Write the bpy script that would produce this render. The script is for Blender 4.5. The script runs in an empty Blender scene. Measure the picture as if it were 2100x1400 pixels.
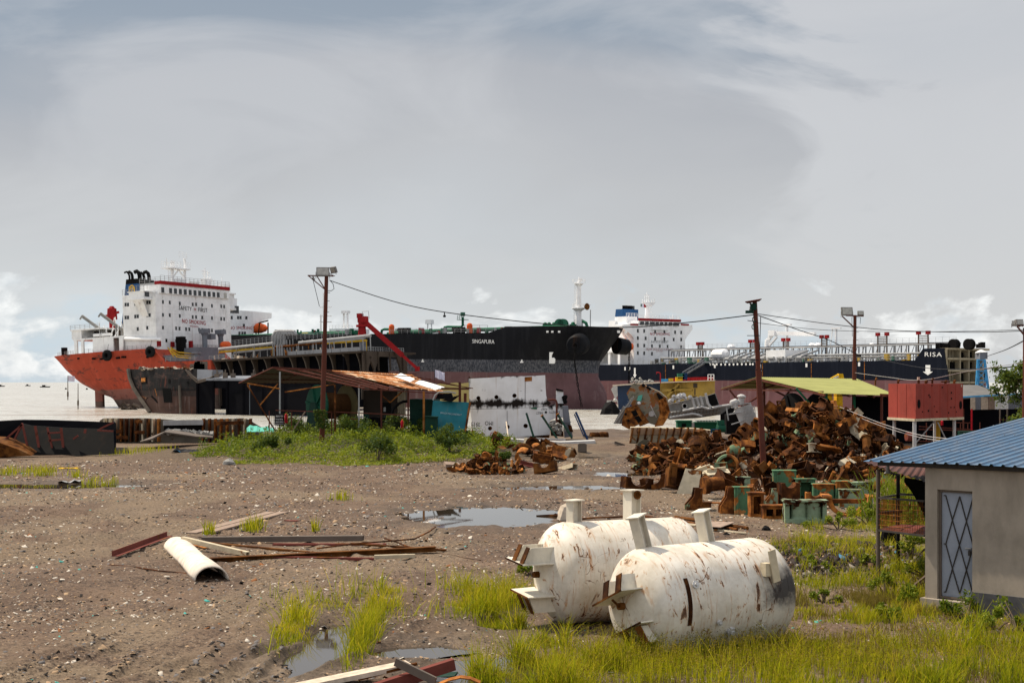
import bpy,math,random
import numpy as np
from mathutils import Vector,Matrix,Euler
random.seed(7)
rng=np.random.default_rng(11)
SC=bpy.context.scene
COL=SC.collection
R=math.radians
# camera
F=2917.0
EYE=4.5
HOR=783.0
cam_d=bpy.data.cameras.new('camera');cam=bpy.data.objects.new('camera',cam_d);COL.objects.link(cam)
cam.location=(0,0,EYE);cam.rotation_euler=(R(90),0,0)
cam_d.lens=50.0;cam_d.sensor_width=36.0;cam_d.shift_y=(HOR-700.0)/2100.0
cam_d.clip_start=0.5;cam_d.clip_end=40000
SC.camera=cam
SC.view_settings.view_transform='Standard';SC.view_settings.look='None'
SC.view_settings.exposure=0.30;SC.view_settings.gamma=1.0
# sun and sky
SUN_DIR=Vector((-0.47,0.30,0.80)).normalized()
sd=bpy.data.lights.new('sun','SUN');sd.energy=5.0;sd.angle=R(0.53);sd.color=(1.0,0.89,0.74)
sun=bpy.data.objects.new('sun',sd);COL.objects.link(sun)
sun.rotation_euler=SUN_DIR.to_track_quat('Z','Y').to_euler()
world=bpy.data.worlds.new('World');SC.world=world;world.use_nodes=True
def nd(nt,typ,**kw):
 n=nt.nodes.new(typ)
 for k,v in kw.items():
  if k.startswith('i_'):
   n.inputs[k[2:].replace('_',' ')].default_value=v
  else:
   setattr(n,k,v)
 return n
def math_n(nt,op,a,b=None,clamp=False,c=None):
 n=nt.nodes.new('ShaderNodeMath');n.operation=op;n.use_clamp=clamp
 for i,q in enumerate((a,b,c)):
  if q is None:continue
  if isinstance(q,(int,float)):n.inputs[i].default_value=q
  else:nt.links.new(q,n.inputs[i])
 return n.outputs[0]
def ramp_n(nt,fac,stops,interp='LINEAR'):
 n=nt.nodes.new('ShaderNodeValToRGB');n.color_ramp.interpolation=interp
 cr=n.color_ramp
 while len(cr.elements)<len(stops):cr.elements.new(0.5)
 for e,(p,c)in zip(cr.elements,stops):
  e.position=p
  e.color=(c,c,c,1)if isinstance(c,(int,float))else(*c,1)
 nt.links.new(fac,n.inputs[0]);return n.outputs[0]
def mix_n(nt,fac,a,b,mode='MIX'):
 n=nt.nodes.new('ShaderNodeMix');n.data_type='RGBA';n.blend_type=mode
 for sock,q in((n.inputs[0],fac),(n.inputs[6],a),(n.inputs[7],b)):
  if isinstance(q,(int,float)):sock.default_value=q
  elif isinstance(q,(tuple,list)):sock.default_value=(*q,1)
  else:nt.links.new(q,sock)
 return n.outputs[2]
def noise_n(nt,vec,scale,detail=5,rough=0.55,dist=0.0):
 n=nt.nodes.new('ShaderNodeTexNoise')
 n.inputs['Scale'].default_value=scale;n.inputs['Detail'].default_value=detail
 n.inputs['Roughness'].default_value=rough;n.inputs['Distortion'].default_value=dist
 if vec is not None:nt.links.new(vec,n.inputs['Vector'])
 return n.outputs[0]
def map_n(nt,vec,scale=(1,1,1),loc=(0,0,0)):
 n=nt.nodes.new('ShaderNodeMapping');n.inputs['Scale'].default_value=scale;n.inputs['Location'].default_value=loc
 nt.links.new(vec,n.inputs['Vector']);return n.outputs[0]
def build_sky():
 nt=world.node_tree;nt.nodes.clear()
 tc=nd(nt,'ShaderNodeTexCoord');sep=nd(nt,'ShaderNodeSeparateXYZ');nt.links.new(tc.outputs['Generated'],sep.inputs[0])
 X,Y,Z=sep.outputs
 ay=math_n(nt,'ADD',math_n(nt,'ABSOLUTE',Y),0.02)
 u=math_n(nt,'DIVIDE',X,ay);w=math_n(nt,'DIVIDE',Z,ay)
 cmb=nd(nt,'ShaderNodeCombineXYZ');nt.links.new(u,cmb.inputs[0]);nt.links.new(w,cmb.inputs[1])
 vec=cmb.outputs[0]
 n_big=noise_n(nt,map_n(nt,vec,(2.6,6.5,1),(3.1,0.4,0)),1.0,7,0.5,0.5)
 wv=math_n(nt,'ADD',w,math_n(nt,'MULTIPLY',math_n(nt,'SUBTRACT',n_big,0.5),0.20))
 base=ramp_n(nt,math_n(nt,'MULTIPLY',wv,2.0),[(0.0,(0.56,0.65,0.72)),(0.08,(0.62,0.645,0.67)),(0.16,(0.55,0.56,0.575)),(0.28,(0.50,0.495,0.50)),(0.40,(0.43,0.43,0.445)),(0.50,(0.295,0.335,0.385)),(0.62,(0.265,0.31,0.365)),(0.8,(0.42,0.45,0.49)),(1.0,(0.70,0.72,0.76))])
 n_mid=noise_n(nt,map_n(nt,vec,(4.2,10.0,1),(1.3,6.2,0)),1.0,8,0.56,0.7)
 soft=ramp_n(nt,n_mid,[(0.45,0.0),(0.62,1.0)])
 base=mix_n(nt,math_n(nt,'MULTIPLY',soft,0.5),base,(0.585,0.58,0.585))
 bank=math_n(nt,'SUBTRACT',math_n(nt,'ADD',math_n(nt,'MULTIPLY',u,3.0),math_n(nt,'MULTIPLY',n_mid,1.5)),1.28)
 base=mix_n(nt,math_n(nt,'MULTIPLY',ramp_n(nt,bank,[(0.0,0.0),(0.16,1.0)]),0.8),base,(0.60,0.595,0.60))
 n_cu=noise_n(nt,map_n(nt,vec,(10,17,1),(0.35,0.2,0)),1.0,10,0.58,0.3)
 thr=ramp_n(nt,math_n(nt,'MULTIPLY',w,8.0),[(0.0,0.60),(0.12,0.475),(0.34,0.485),(0.60,0.66),(0.72,1.0)])
 left=math_n(nt,'MULTIPLY',ramp_n(nt,math_n(nt,'MULTIPLY',u,-2.5),[(0.25,0.0),(0.8,1.0)]),0.07)
 cu=math_n(nt,'MULTIPLY',math_n(nt,'SUBTRACT',math_n(nt,'ADD',n_cu,left),thr),14.0,clamp=True)
 n_sh=noise_n(nt,map_n(nt,vec,(24,36,1),(0.6,1.2,0)),1.0,8,0.6)
 cucol=ramp_n(nt,n_sh,[(0.36,(0.66,0.69,0.72)),(0.58,(0.98,0.98,0.97))])
 base=mix_n(nt,math_n(nt,'MULTIPLY',cu,0.85),base,cucol)
 hole=math_n(nt,'MULTIPLY',math_n(nt,'SUBTRACT',ramp_n(nt,math_n(nt,'MULTIPLY',w,8.0),[(0.0,0.48),(0.35,0.455),(0.62,0.28)]),n_cu),9.0,clamp=True)
 base=mix_n(nt,math_n(nt,'MULTIPLY',hole,0.75),base,(0.52,0.635,0.73))
 base=mix_n(nt,1.0,base,(0.87,0.88,0.885),'MULTIPLY')
 high=ramp_n(nt,Z,[(0.28,0.0),(0.75,1.0)])
 base=mix_n(nt,high,base,(0.70,0.73,0.80))
 back=ramp_n(nt,Y,[(0.0,1.0),(0.5,0.0)])
 base=mix_n(nt,math_n(nt,'MULTIPLY',back,0.85),base,(0.70,0.72,0.77))
 sky=nd(nt,'ShaderNodeTexSky');sky.sky_type='NISHITA';sky.sun_disc=False
 sky.sun_elevation=math.asin(SUN_DIR.z);sky.sun_rotation=math.atan2(SUN_DIR.x,SUN_DIR.y)
 blue=mix_n(nt,1.0,sky.outputs[0],(0.10,0.10,0.10),'MULTIPLY')
 fin=mix_n(nt,0.9,blue,base)
 below=ramp_n(nt,Z,[(0.0,1.0),(0.001,0.0)])
 bg=nd(nt,'ShaderNodeBackground');bg.inputs['Strength'].default_value=1.0
 nt.links.new(fin,bg.inputs['Color'])
 out=nd(nt,'ShaderNodeOutputWorld');nt.links.new(bg.outputs[0],out.inputs[0])
build_sky()
# mesh builder
def basis(z,up=(0,0,1)):
 z=Vector(z).normalized();up=Vector(up)
 if abs(z.dot(up))>0.98:up=Vector((0,1,0))if abs(z.y)<0.9 else Vector((1,0,0))
 x=up.cross(z).normalized();y=z.cross(x)
 return x,y,z
class MB:
 def __init__(s):s.v=[];s.f=[];s.m=[];s.cur=0
 def add(s,vs,fs,m=None):
  b=len(s.v);s.v+=[tuple(p)for p in vs]
  for f in fs:s.f.append(tuple(i+b for i in f));s.m.append(s.cur if m is None else m)
  return s
 def box(s,c,d,rot=None,m=None):
  hx,hy,hz=d[0]/2,d[1]/2,d[2]/2
  P=[Vector((x,y,z))for x in(-hx,hx)for y in(-hy,hy)for z in(-hz,hz)]
  if rot is not None:
   M=rot if isinstance(rot,Matrix)else Euler(rot).to_matrix()
   P=[M@p for p in P]
  c=Vector(c);P=[p+c for p in P]
  return s.add(P,[(0,1,3,2),(4,6,7,5),(0,4,5,1),(2,3,7,6),(0,2,6,4),(1,5,7,3)],m)
 def bb(s,a,b,m=None):
  a,b=Vector(a),Vector(b)
  return s.box((a+b)/2,[abs(q)for q in(b-a)],m=m)
 def beam(s,a,b,w,h,up=(0,0,1),m=None):
  a,b=Vector(a),Vector(b);x,y,z=basis(b-a,up)
  P=[p+x*(i*w/2)+y*(j*h/2)for p in(a,b)for i,j in((-1,-1),(1,-1),(1,1),(-1,1))]
  return s.add(P,[(0,3,2,1),(4,5,6,7),(0,1,5,4),(1,2,6,5),(2,3,7,6),(3,0,4,7)],m)
 def ibeam(s,a,b,w,h,t=0.02,up=(0,0,1),m=None):
  a,b=Vector(a),Vector(b);x,y,z=basis(b-a,up)
  s.beam(a+y*(h/2-t/2),b+y*(h/2-t/2),w,t,up,m);s.beam(a-y*(h/2-t/2),b-y*(h/2-t/2),w,t,up,m)
  return s.beam(a,b,t,h-2*t,up,m)
 def channel(s,a,b,w,h,t=0.02,up=(0,0,1),m=None):
  a,b=Vector(a),Vector(b);x,y,z=basis(b-a,up)
  s.beam(a+x*(w/2-t/2),b+x*(w/2-t/2),t,h,up,m);s.beam(a-x*(w/2-t/2),b-x*(w/2-t/2),t,h,up,m)
  return s.beam(a+y*(h/2-t/2),b+y*(h/2-t/2),w-2*t,t,up,m)
 def tube(s,a,b,r,r2=None,n=8,caps=True,m=None):
  a,b=Vector(a),Vector(b);x,y,z=basis(b-a);r2=r if r2 is None else r2
  P=[]
  for p,q in((a,r),(b,r2)):
   for i in range(n):
    t=2*math.pi*i/n;P.append(p+x*(q*math.cos(t))+y*(q*math.sin(t)))
  fs=[(i,(i+1)%n,n+(i+1)%n,n+i)for i in range(n)]
  if caps:fs+=[tuple(range(n-1,-1,-1)),tuple(range(n,2*n))]
  return s.add(P,fs,m)
 def path(s,pts,r,n=6,m=None,caps=True):
  pts=[Vector(p)for p in pts];P=[];k=len(pts);ref=None
  for i,p in enumerate(pts):
   t=(pts[min(i+1,k-1)]-pts[max(i-1,0)])
   if t.length<1e-9:t=Vector((0,0,1))
   x,y,z=basis(t)
   if ref is not None:
    x=(ref-z*ref.dot(z)).normalized();y=z.cross(x)
   ref=x
   rr=r[i]if isinstance(r,(list,tuple))else r
   for j in range(n):
    a=2*math.pi*j/n;P.append(p+x*(rr*math.cos(a))+y*(rr*math.sin(a)))
  fs=[(i*n+j,i*n+(j+1)%n,(i+1)*n+(j+1)%n,(i+1)*n+j)for i in range(k-1)for j in range(n)]
  if caps:fs+=[tuple(range(n-1,-1,-1)),tuple((k-1)*n+j for j in range(n))]
  return s.add(P,fs,m)
 def slab(s,poly,off,m=None):
  """closed prism: polygon (3-D points) swept by off"""
  poly=[Vector(p)for p in poly];off=Vector(off);n=len(poly)
  P=poly+[p+off for p in poly]
  fs=[tuple(range(n)),tuple(range(2*n-1,n-1,-1))]+[(i,i+n,(i+1)%n+n,(i+1)%n)for i in range(n)]
  return s.add(P,fs,m)
 def grid(s,rows,m=None,close=False):
  k=len(rows[0]);P=[p for r in rows for p in r]
  fs=[]
  for i in range(len(rows)-1):
   for j in range(k if close else k-1):
    j2=(j+1)%k;fs.append((i*k+j,i*k+j2,(i+1)*k+j2,(i+1)*k+j))
  return s.add(P,fs,m)
 def lathe(s,o,axis,prof,n=16,m=None,up=(0,0,1),a0=0,a1=2*math.pi):
  """prof = [(along, radius)]"""
  o=Vector(o);x,y,z=basis(axis,up);full=abs(a1-a0-2*math.pi)<1e-6
  k=n if full else n+1
  rows=[]
  for t,r in prof:
   rows.append([o+z*t+x*(r*math.cos(a0+(a1-a0)*i/n))+y*(r*math.sin(a0+(a1-a0)*i/n))for i in range(k)])
  s.grid(rows,m,close=full)
  if full:
   b=len(s.v)-k*len(prof)
   if prof[0][1]>1e-6:s.f.append(tuple(b+i for i in range(k-1,-1,-1)));s.m.append(s.cur if m is None else m)
   if prof[-1][1]>1e-6:s.f.append(tuple(b+k*(len(prof)-1)+i for i in range(k)));s.m.append(s.cur if m is None else m)
  return s
 def holed(s,o,x,y,nx,ny,cell,r,th,seg=12,m=None):
  """plate of nx*ny cells, each with a round hole, lying in the x/y plane at o, thickness th"""
  o,x,y=Vector(o),Vector(x).normalized(),Vector(y).normalized();z=x.cross(y)
  for i in range(nx):
   for j in range(ny):
    c=o+x*((i+.5)*cell)+y*((j+.5)*cell)
    P=[]
    for zz in(0,th):
     for k in range(seg):
      a=2*math.pi*(k+.5)/seg;ca,sa=math.cos(a),math.sin(a);q=cell/2/max(abs(ca),abs(sa))
      P.append(c+x*(q*ca)+y*(q*sa)+z*zz)
     for k in range(seg):
      a=2*math.pi*(k+.5)/seg;P.append(c+x*(r*math.cos(a))+y*(r*math.sin(a))+z*zz)
    fs=[]
    for k in range(seg):
     k2=(k+1)%seg
     fs+=[(seg+k,seg+k2,k2,k),(2*seg+k,2*seg+k2,3*seg+k2,3*seg+k),(seg+k,3*seg+k,3*seg+k2,seg+k2),(k,k2,2*seg+k2,2*seg+k)]
    s.add(P,fs,m)
  return s
 def jitter(s,a):
  s.v=[(x+random.uniform(-a,a),y+random.uniform(-a,a),z+random.uniform(-a,a))for x,y,z in s.v];return s
 def build(s,name,mats,parent=None,origin=None,smooth=None):
  me=bpy.data.meshes.new(name)
  vs=s.v
  if origin is not None:
   ox,oy,oz=origin;vs=[(x-ox,y-oy,z-oz)for x,y,z in vs]
  me.from_pydata(vs,[],s.f)
  mats=mats if isinstance(mats,(list,tuple))else[mats]
  for q in mats:me.materials.append(q)
  if len(mats)>1:me.polygons.foreach_set('material_index',s.m)
  if smooth:
   me.polygons.foreach_set('use_smooth',[True]*len(me.polygons));me.set_sharp_from_angle(angle=R(smooth))
  me.update()
  ob=bpy.data.objects.new(name,me);COL.objects.link(ob)
  if parent is not None:ob.parent=parent
  elif origin is not None:ob.location=origin
  return ob
def tag(o,label=None,cat=None,group=None,kind=None):
 if label:o['label']=label
 if cat:o['category']=cat
 if group:o['group']=group
 if kind:o['kind']=kind
 return o
def thing(name,label,cat,loc=(0,0,0),rot=(0,0,0),group=None):
 o=bpy.data.objects.new(name,None);COL.objects.link(o);o.empty_display_size=0.2
 o.location=loc;o.rotation_euler=rot
 return tag(o,label,cat,group)
def lettering(txt,parent,o,x,y,size,mat,name='lettering',sx=1.0,spacing=1.0,off=0.006):
 """words whose baseline centre is o (parent frame), reading along x, upright along y"""
 c=bpy.data.curves.new(name,'FONT');c.body=txt;c.size=size;c.align_x='CENTER';c.align_y='CENTER'
 c.extrude=0.004*size;c.space_character=spacing;c.resolution_u=3
 c.materials.append(mat)
 tmp=bpy.data.objects.new(name,c);me=bpy.data.meshes.new_from_object(tmp);bpy.data.objects.remove(tmp)
 ob=bpy.data.objects.new(name,me);COL.objects.link(ob);ob.parent=parent
 x=Vector(x).normalized();y=Vector(y);y=(y-x*y.dot(x)).normalized();z=x.cross(y)
 M=Matrix((x*sx,y,z)).transposed().to_4x4();M.translation=Vector(o)+z*off
 ob.matrix_local=M
 return ob
def W(px,py,d):return Vector(((px-1050.0)/F*d,d,EYE+(HOR-py)/F*d))
class Frame:
 """a placed frame (ship, shed ...): finds where a sight line meets one of its planes"""
 def __init__(s,loc,rot=(0,0,0)):
  s.loc=Vector(loc);s.rot=rot
  s.M=Euler(rot).to_matrix().to_4x4();s.M.translation=s.loc;s.I=s.M.inverted()
 def hit(s,px,py,ax,val):
  o=s.I@Vector((0,0,EYE));q=s.I@W(px,py,100.0);d=q-o
  t=(val-o[ax])/d[ax];return o+d*t
  # materials
def new_mat(name):
 m=bpy.data.materials.new(name);m.use_nodes=True;nt=m.node_tree;nt.nodes.clear()
 out=nt.nodes.new('ShaderNodeOutputMaterial');b=nt.nodes.new('ShaderNodeBsdfPrincipled')
 nt.links.new(b.outputs[0],out.inputs[0]);b.inputs['Specular IOR Level'].default_value=0.05;return m,nt,b
def setc(nt,sock,q):
 if isinstance(q,(int,float)):sock.default_value=q
 elif isinstance(q,(tuple,list)):sock.default_value=(*q,1)
 else:nt.links.new(q,sock)
def bump(nt,b,h,strength=0.3,dist=0.02):
 n=nt.nodes.new('ShaderNodeBump');n.inputs['Strength'].default_value=strength;n.inputs['Distance'].default_value=dist
 nt.links.new(h,n.inputs['Height']);nt.links.new(n.outputs[0],b.inputs['Normal'])
def plain(name,col,rough=0.6,metal=0.0,var=0.25,scale=3.0):
 m,nt,b=new_mat(name);tc=nd(nt,'ShaderNodeTexCoord').outputs['Object']
 n=noise_n(nt,tc,scale,6,0.6)
 lo=tuple(c*(1-var)for c in col);hi=tuple(min(1,c*(1+var))for c in col)
 setc(nt,b.inputs['Base Color'],ramp_n(nt,n,[(0.3,lo),(0.7,hi)]))
 b.inputs['Roughness'].default_value=rough;b.inputs['Metallic'].default_value=metal
 if rough<0.3:b.inputs['Specular IOR Level'].default_value=0.5
 return m
RUST_D,RUST_M,RUST_L=(0.018,0.0075,0.004),(0.085,0.029,0.009),(0.31,0.115,0.025)
def weathered(name,col,rust=0.15,streak=0.3,scale=1.0,grime=0.2,rough=0.55,rustcol=None,spots=0.0,grimecol=(0.05,0.045,0.04)):
 """paint with tone variation, vertical rust runs, rust patches and grime; scale = features per metre"""
 m,nt,b=new_mat(name);tc=nd(nt,'ShaderNodeTexCoord').outputs['Object']
 n1=noise_n(nt,tc,0.7*scale,7,0.6)
 c=ramp_n(nt,n1,[(0.3,tuple(q*0.78 for q in col)),(0.5,col),(0.75,tuple(min(1,q*1.1)for q in col))])
 rn=noise_n(nt,tc,9*scale,4,0.6)
 rc=ramp_n(nt,rn,[(0.3,RUST_D),(0.52,RUST_M),(0.72,RUST_L)])if rustcol is None else ramp_n(nt,rn,[(0.3,tuple(q*.6 for q in rustcol)),(0.7,rustcol)])
 if streak>0:
  ns=noise_n(nt,map_n(nt,tc,(2.2*scale,2.2*scale,0.10*scale)),1.0,6,0.65)
  ng=noise_n(nt,map_n(nt,tc,(.5*scale,.5*scale,0.35*scale),(4,2,7)),1.0,4,0.6)
  sm=math_n(nt,'MULTIPLY',ramp_n(nt,ns,[(0.56,0.0),(0.74,1.0)]),ramp_n(nt,ng,[(0.4,0.0),(0.62,1.0)]))
  c=mix_n(nt,math_n(nt,'MULTIPLY',sm,streak),c,mix_n(nt,0.55,rc,(0.26,0.13,0.05)))
 if grime>0:
  n2=noise_n(nt,map_n(nt,tc,(1.3*scale,1.3*scale,0.5*scale),(9,1,3)),1.0,8,0.65)
  c=mix_n(nt,math_n(nt,'MULTIPLY',ramp_n(nt,n2,[(0.45,0.0),(0.75,1.0)]),grime),c,grimecol)
 if rust>0:
  n3=noise_n(nt,map_n(nt,tc,(1,1,0.8),(2,5,1)),1.6*scale,9,0.68)
  t=0.78-0.45*rust
  c=mix_n(nt,ramp_n(nt,n3,[(t,0.0),(t+0.05,1.0)]),c,rc)
 if spots>0:
  n4=noise_n(nt,tc,14*scale,3,0.5)
  c=mix_n(nt,math_n(nt,'MULTIPLY',ramp_n(nt,n4,[(0.64,0.0),(0.69,1.0)]),spots),c,RUST_D)
 setc(nt,b.inputs['Base Color'],c);b.inputs['Roughness'].default_value=rough
 bump(nt,b,noise_n(nt,tc,5*scale,6,0.6),0.15,0.03/scale)
 return m
def rusty(name,paint=None,amt=0.35,scale=1.6,bright=1.0):
 """bare rusted steel, with optional leftover paint; every object gets its own tone"""
 m,nt,b=new_mat(name);tc=nd(nt,'ShaderNodeTexCoord').outputs['Object']
 oi=nd(nt,'ShaderNodeObjectInfo');rnd=oi.outputs['Random']
 cmb=nd(nt,'ShaderNodeCombineXYZ');nt.links.new(math_n(nt,'MULTIPLY',rnd,37.0),cmb.inputs[0])
 va=nt.nodes.new('ShaderNodeVectorMath');va.operation='ADD';nt.links.new(tc,va.inputs[0]);nt.links.new(cmb.outputs[0],va.inputs[1])
 v=va.outputs[0]
 n1=noise_n(nt,v,scale,8,0.65)
 f=math_n(nt,'ADD',n1,math_n(nt,'MULTIPLY',math_n(nt,'SUBTRACT',rnd,0.5),0.22))
 k=bright
 c=ramp_n(nt,f,[(0.28,tuple(q*k for q in RUST_D)),(0.45,tuple(q*k for q in RUST_M)),(0.62,tuple(q*k for q in RUST_L)),(0.8,(0.42*k,0.22*k,0.09*k))])
 if paint is not None:
  n2=noise_n(nt,v,scale*1.1,8,0.62,0.4)
  t=0.68-0.4*amt
  pc=ramp_n(nt,noise_n(nt,v,scale*3,5,0.6),[(0.3,tuple(q*.7 for q in paint)),(0.7,paint)])
  c=mix_n(nt,ramp_n(nt,n2,[(t,0.0),(t+0.035,1.0)]),c,pc)
 setc(nt,b.inputs['Base Color'],c);b.inputs['Roughness'].default_value=0.75
 bump(nt,b,noise_n(nt,v,12,6,0.65),0.35,0.02)
 return m
def leafmat(name,cols,trans=0.35):
 m=bpy.data.materials.new(name);m.use_nodes=True;nt=m.node_tree;nt.nodes.clear()
 out=nt.nodes.new('ShaderNodeOutputMaterial')
 at=nd(nt,'ShaderNodeAttribute');at.attribute_name='tone'
 c=ramp_n(nt,at.outputs['Fac'],[(i/(len(cols)-1),q)for i,q in enumerate(cols)])
 d=nd(nt,'ShaderNodeBsdfPrincipled');d.inputs['Roughness'].default_value=0.6;d.inputs['Specular IOR Level'].default_value=0.12;nt.links.new(c,d.inputs['Base Color'])
 t=nd(nt,'ShaderNodeBsdfTranslucent');nt.links.new(mix_n(nt,0.3,c,(0.40,0.40,0.01)),t.inputs['Color'])
 mx=nd(nt,'ShaderNodeMixShader');mx.inputs[0].default_value=trans
 nt.links.new(d.outputs[0],mx.inputs[1]);nt.links.new(t.outputs[0],mx.inputs[2]);nt.links.new(mx.outputs[0],out.inputs[0])
 return m
M={}
M['white']=weathered('white_ship_paint',(0.78,0.78,0.765),rust=0.10,streak=0.95,scale=0.42,grime=0.16)
M['white2']=weathered('clean_white_ship_paint',(0.82,0.82,0.81),rust=0.0,streak=0.3,scale=0.35,grime=0.06)
M['whiteyard']=weathered('burnt_white_plate_paint',(0.66,0.67,0.67),rust=0.06,streak=0.4,scale=0.7,grime=0.18)
M['orange']=weathered('orange_red_hull_paint',(0.36,0.060,0.030),rust=0.05,streak=0.45,scale=0.28,grime=0.38,rustcol=(0.06,0.03,0.025))
M['black']=weathered('black_hull_paint',(0.006,0.007,0.009),rust=0.0,streak=0.25,scale=0.3,grime=0.3,grimecol=(0.035,0.03,0.028),rough=0.6)
M['navy']=weathered('dark_navy_hull_paint',(0.012,0.014,0.022),rust=0.0,streak=0.12,scale=0.3,grime=0.2,grimecol=(0.03,0.03,0.035),rough=0.6)
M['blue']=weathered('funnel_blue_paint',(0.022,0.075,0.185),rust=0.0,streak=0.1,scale=0.3,grime=0.15)
M['soot']=plain('sooty_black_paint',(0.007,0.0065,0.0065),0.7)
M['glass']=plain('dark_window_glass',(0.012,0.014,0.016),0.15,var=0.3)
M['void']=plain('dark_opening',(0.006,0.006,0.006),0.9)
M['red']=weathered('red_paint',(0.26,0.014,0.016),rust=0.05,streak=0.1,scale=0.6,grime=0.15)
M['redtext']=plain('red_letter_paint',(0.34,0.012,0.02),0.6)
M['darktext']=plain('dark_letter_paint',(0.02,0.022,0.025),0.6)
M['whitetext']=plain('white_letter_paint',(0.72,0.72,0.70),0.6,var=0.1)
M['paletext']=plain('faded_letter_paint',(0.38,0.42,0.44),0.7,var=0.4)
M['yellow']=weathered('yellow_paint',(0.50,0.31,0.03),rust=0.05,streak=0.2,scale=0.8,grime=0.35)
M['yellowbright']=plain('bright_yellow_paint',(0.62,0.36,0.015),0.5)
M['yellowbarge']=weathered('dirty_yellow_hull_paint',(0.36,0.235,0.055),rust=0.06,streak=0.35,scale=0.35,grime=0.55)
M['orangeboat']=plain('orange_lifeboat_shell',(0.62,0.11,0.03),0.45)
M['green']=weathered('green_pipe_paint',(0.018,0.115,0.060),rust=0.08,streak=0.1,scale=0.5,grime=0.2)
M['greendeck']=plain('green_deck_paint',(0.03,0.12,0.075),0.7)
M['grey']=weathered('grey_ship_paint',(0.17,0.18,0.20),rust=0.05,streak=0.2,scale=0.4,grime=0.25)
M['lgrey']=weathered('pale_grey_pipe_paint',(0.33,0.33,0.325),rust=0.08,streak=0.3,scale=0.6,grime=0.3)
M['deckbrown']=weathered('scorched_brown_steel',(0.060,0.046,0.036),rust=0.08,streak=0.3,scale=0.35,grime=0.4,grimecol=(0.02,0.017,0.015))
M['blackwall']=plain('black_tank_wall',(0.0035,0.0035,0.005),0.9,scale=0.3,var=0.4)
M['rib']=plain('dull_brown_rib_steel',(0.10,0.085,0.07),0.8,scale=0.5)
M['rope']=plain('rust_wire_rope',(0.080,0.036,0.014),0.8,scale=8)
M['rubber']=plain('black_rubber',(0.012,0.012,0.012),0.8)
M['rust']=rusty('bare_rust')
M['rustdark']=rusty('dark_rust',bright=0.42)
M['rustorange']=rusty('orange_rust',bright=1.3)
M['rustgreen']=rusty('rust_with_green_paint',(0.15,0.22,0.125),0.42)
M['greenrust']=rusty('green_paint_with_rust',(0.085,0.185,0.100),0.66,1.7)
M['palegreenrust']=rusty('pale_green_paint_with_rust',(0.24,0.32,0.21),0.60,1.8)
M['creamrust']=rusty('cream_paint_with_rust',(0.55,0.47,0.33),0.75,1.2)
M['cutbow']=weathered('weathered_cream_bulkhead',(0.27,0.235,0.165),rust=0.22,streak=0.8,scale=0.5,grime=0.6)
M['redrust']=rusty('dull_red_primer_on_rust',(0.17,0.050,0.038),0.8,0.8)
M['pole']=weathered('red_oxide_pole_paint',(0.105,0.033,0.022),rust=0.25,streak=0.2,scale=1.5,grime=0.3)
M['wire']=plain('black_cable',(0.02,0.02,0.022),0.6)
M['wirepale']=plain('pale_bare_cable',(0.30,0.28,0.27),0.5)
M['lamp']=plain('grey_lamp_housing',(0.20,0.19,0.18),0.5,scale=6)
M['lampglass']=plain('dusty_lamp_glass',(0.35,0.34,0.30),0.2,scale=6)
M['teal']=weathered('teal_paint',(0.022,0.145,0.175),rust=0.03,streak=0.3,scale=1.6,grime=0.25,rustcol=(0.14,0.24,0.24))
M['dgreen']=weathered('dark_green_paint',(0.010,0.038,0.026),rust=0.08,streak=0.2,scale=1.2,grime=0.3)
M['wgreen']=weathered('winch_green_paint',(0.012,0.075,0.045),rust=0.06,streak=0.2,scale=1.0,grime=0.25)
M['khaki']=weathered('khaki_winch_paint',(0.13,0.105,0.045),rust=0.12,streak=0.2,scale=1.0,grime=0.3)
M['concrete']=weathered('unpainted_render',(0.32,0.275,0.22),rust=0.0,streak=0.0,scale=1.5,grime=0.55,rough=0.9,grimecol=(0.13,0.115,0.09))
M['plinth']=plain('grey_cement_plinth',(0.075,0.075,0.078),0.9,scale=4)
M['doorgrey']=weathered('grey_door_paint',(0.26,0.285,0.33),rust=0.0,streak=0.0,scale=2.0,grime=0.12)
M['doorbar']=plain('dark_steel_bar',(0.045,0.040,0.036),0.6)
M['bluesheet']=weathered('blue_roof_sheet',(0.032,0.105,0.195),rust=0.0,streak=0.0,scale=1.4,grime=0.5,rough=0.33,grimecol=(0.20,0.18,0.165))
def sheetmat():
 m,nt,b=new_mat('streaky_rusted_roof_sheet');tc=nd(nt,'ShaderNodeTexCoord').outputs['Object']
 mp=nd(nt,'ShaderNodeMapping');mp.inputs['Rotation'].default_value=(0,0,R(48));nt.links.new(tc,mp.inputs['Vector'])
 v=map_n(nt,mp.outputs[0],(.16,1.5,1));n1=noise_n(nt,v,1.0,7,.62,.2);n2=noise_n(nt,map_n(nt,mp.outputs[0],(.5,4,1),(3,1,0)),1.0,6,.65)
 c=ramp_n(nt,n1,[(.30,(.085,.035,.016)),(.42,(.17,.062,.020)),(.55,(.36,.135,.040)),(.68,(.50,.26,.115))])
 c=mix_n(nt,ramp_n(nt,n2,[(.52,0.),(.64,.9)]),c,(.62,.50,.36));setc(nt,b.inputs['Base Color'],c);b.inputs['Roughness'].default_value=.75;return m
M['bluesheet'].node_tree.nodes['Principled BSDF'].inputs['Specular IOR Level'].default_value=0.6
M['rustsheet']=sheetmat()
M['olivesheet']=weathered('shade_toned_roof_underside',(0.060,0.056,0.036),rust=0.1,streak=0.2,scale=0.8,grime=0.4)  # dark olive tone paints in the shade on the underside of the back slope
M['whitesheet']=plain('white_roof_sheet',(0.68,0.68,0.66),0.5,scale=4,var=0.12)
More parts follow.
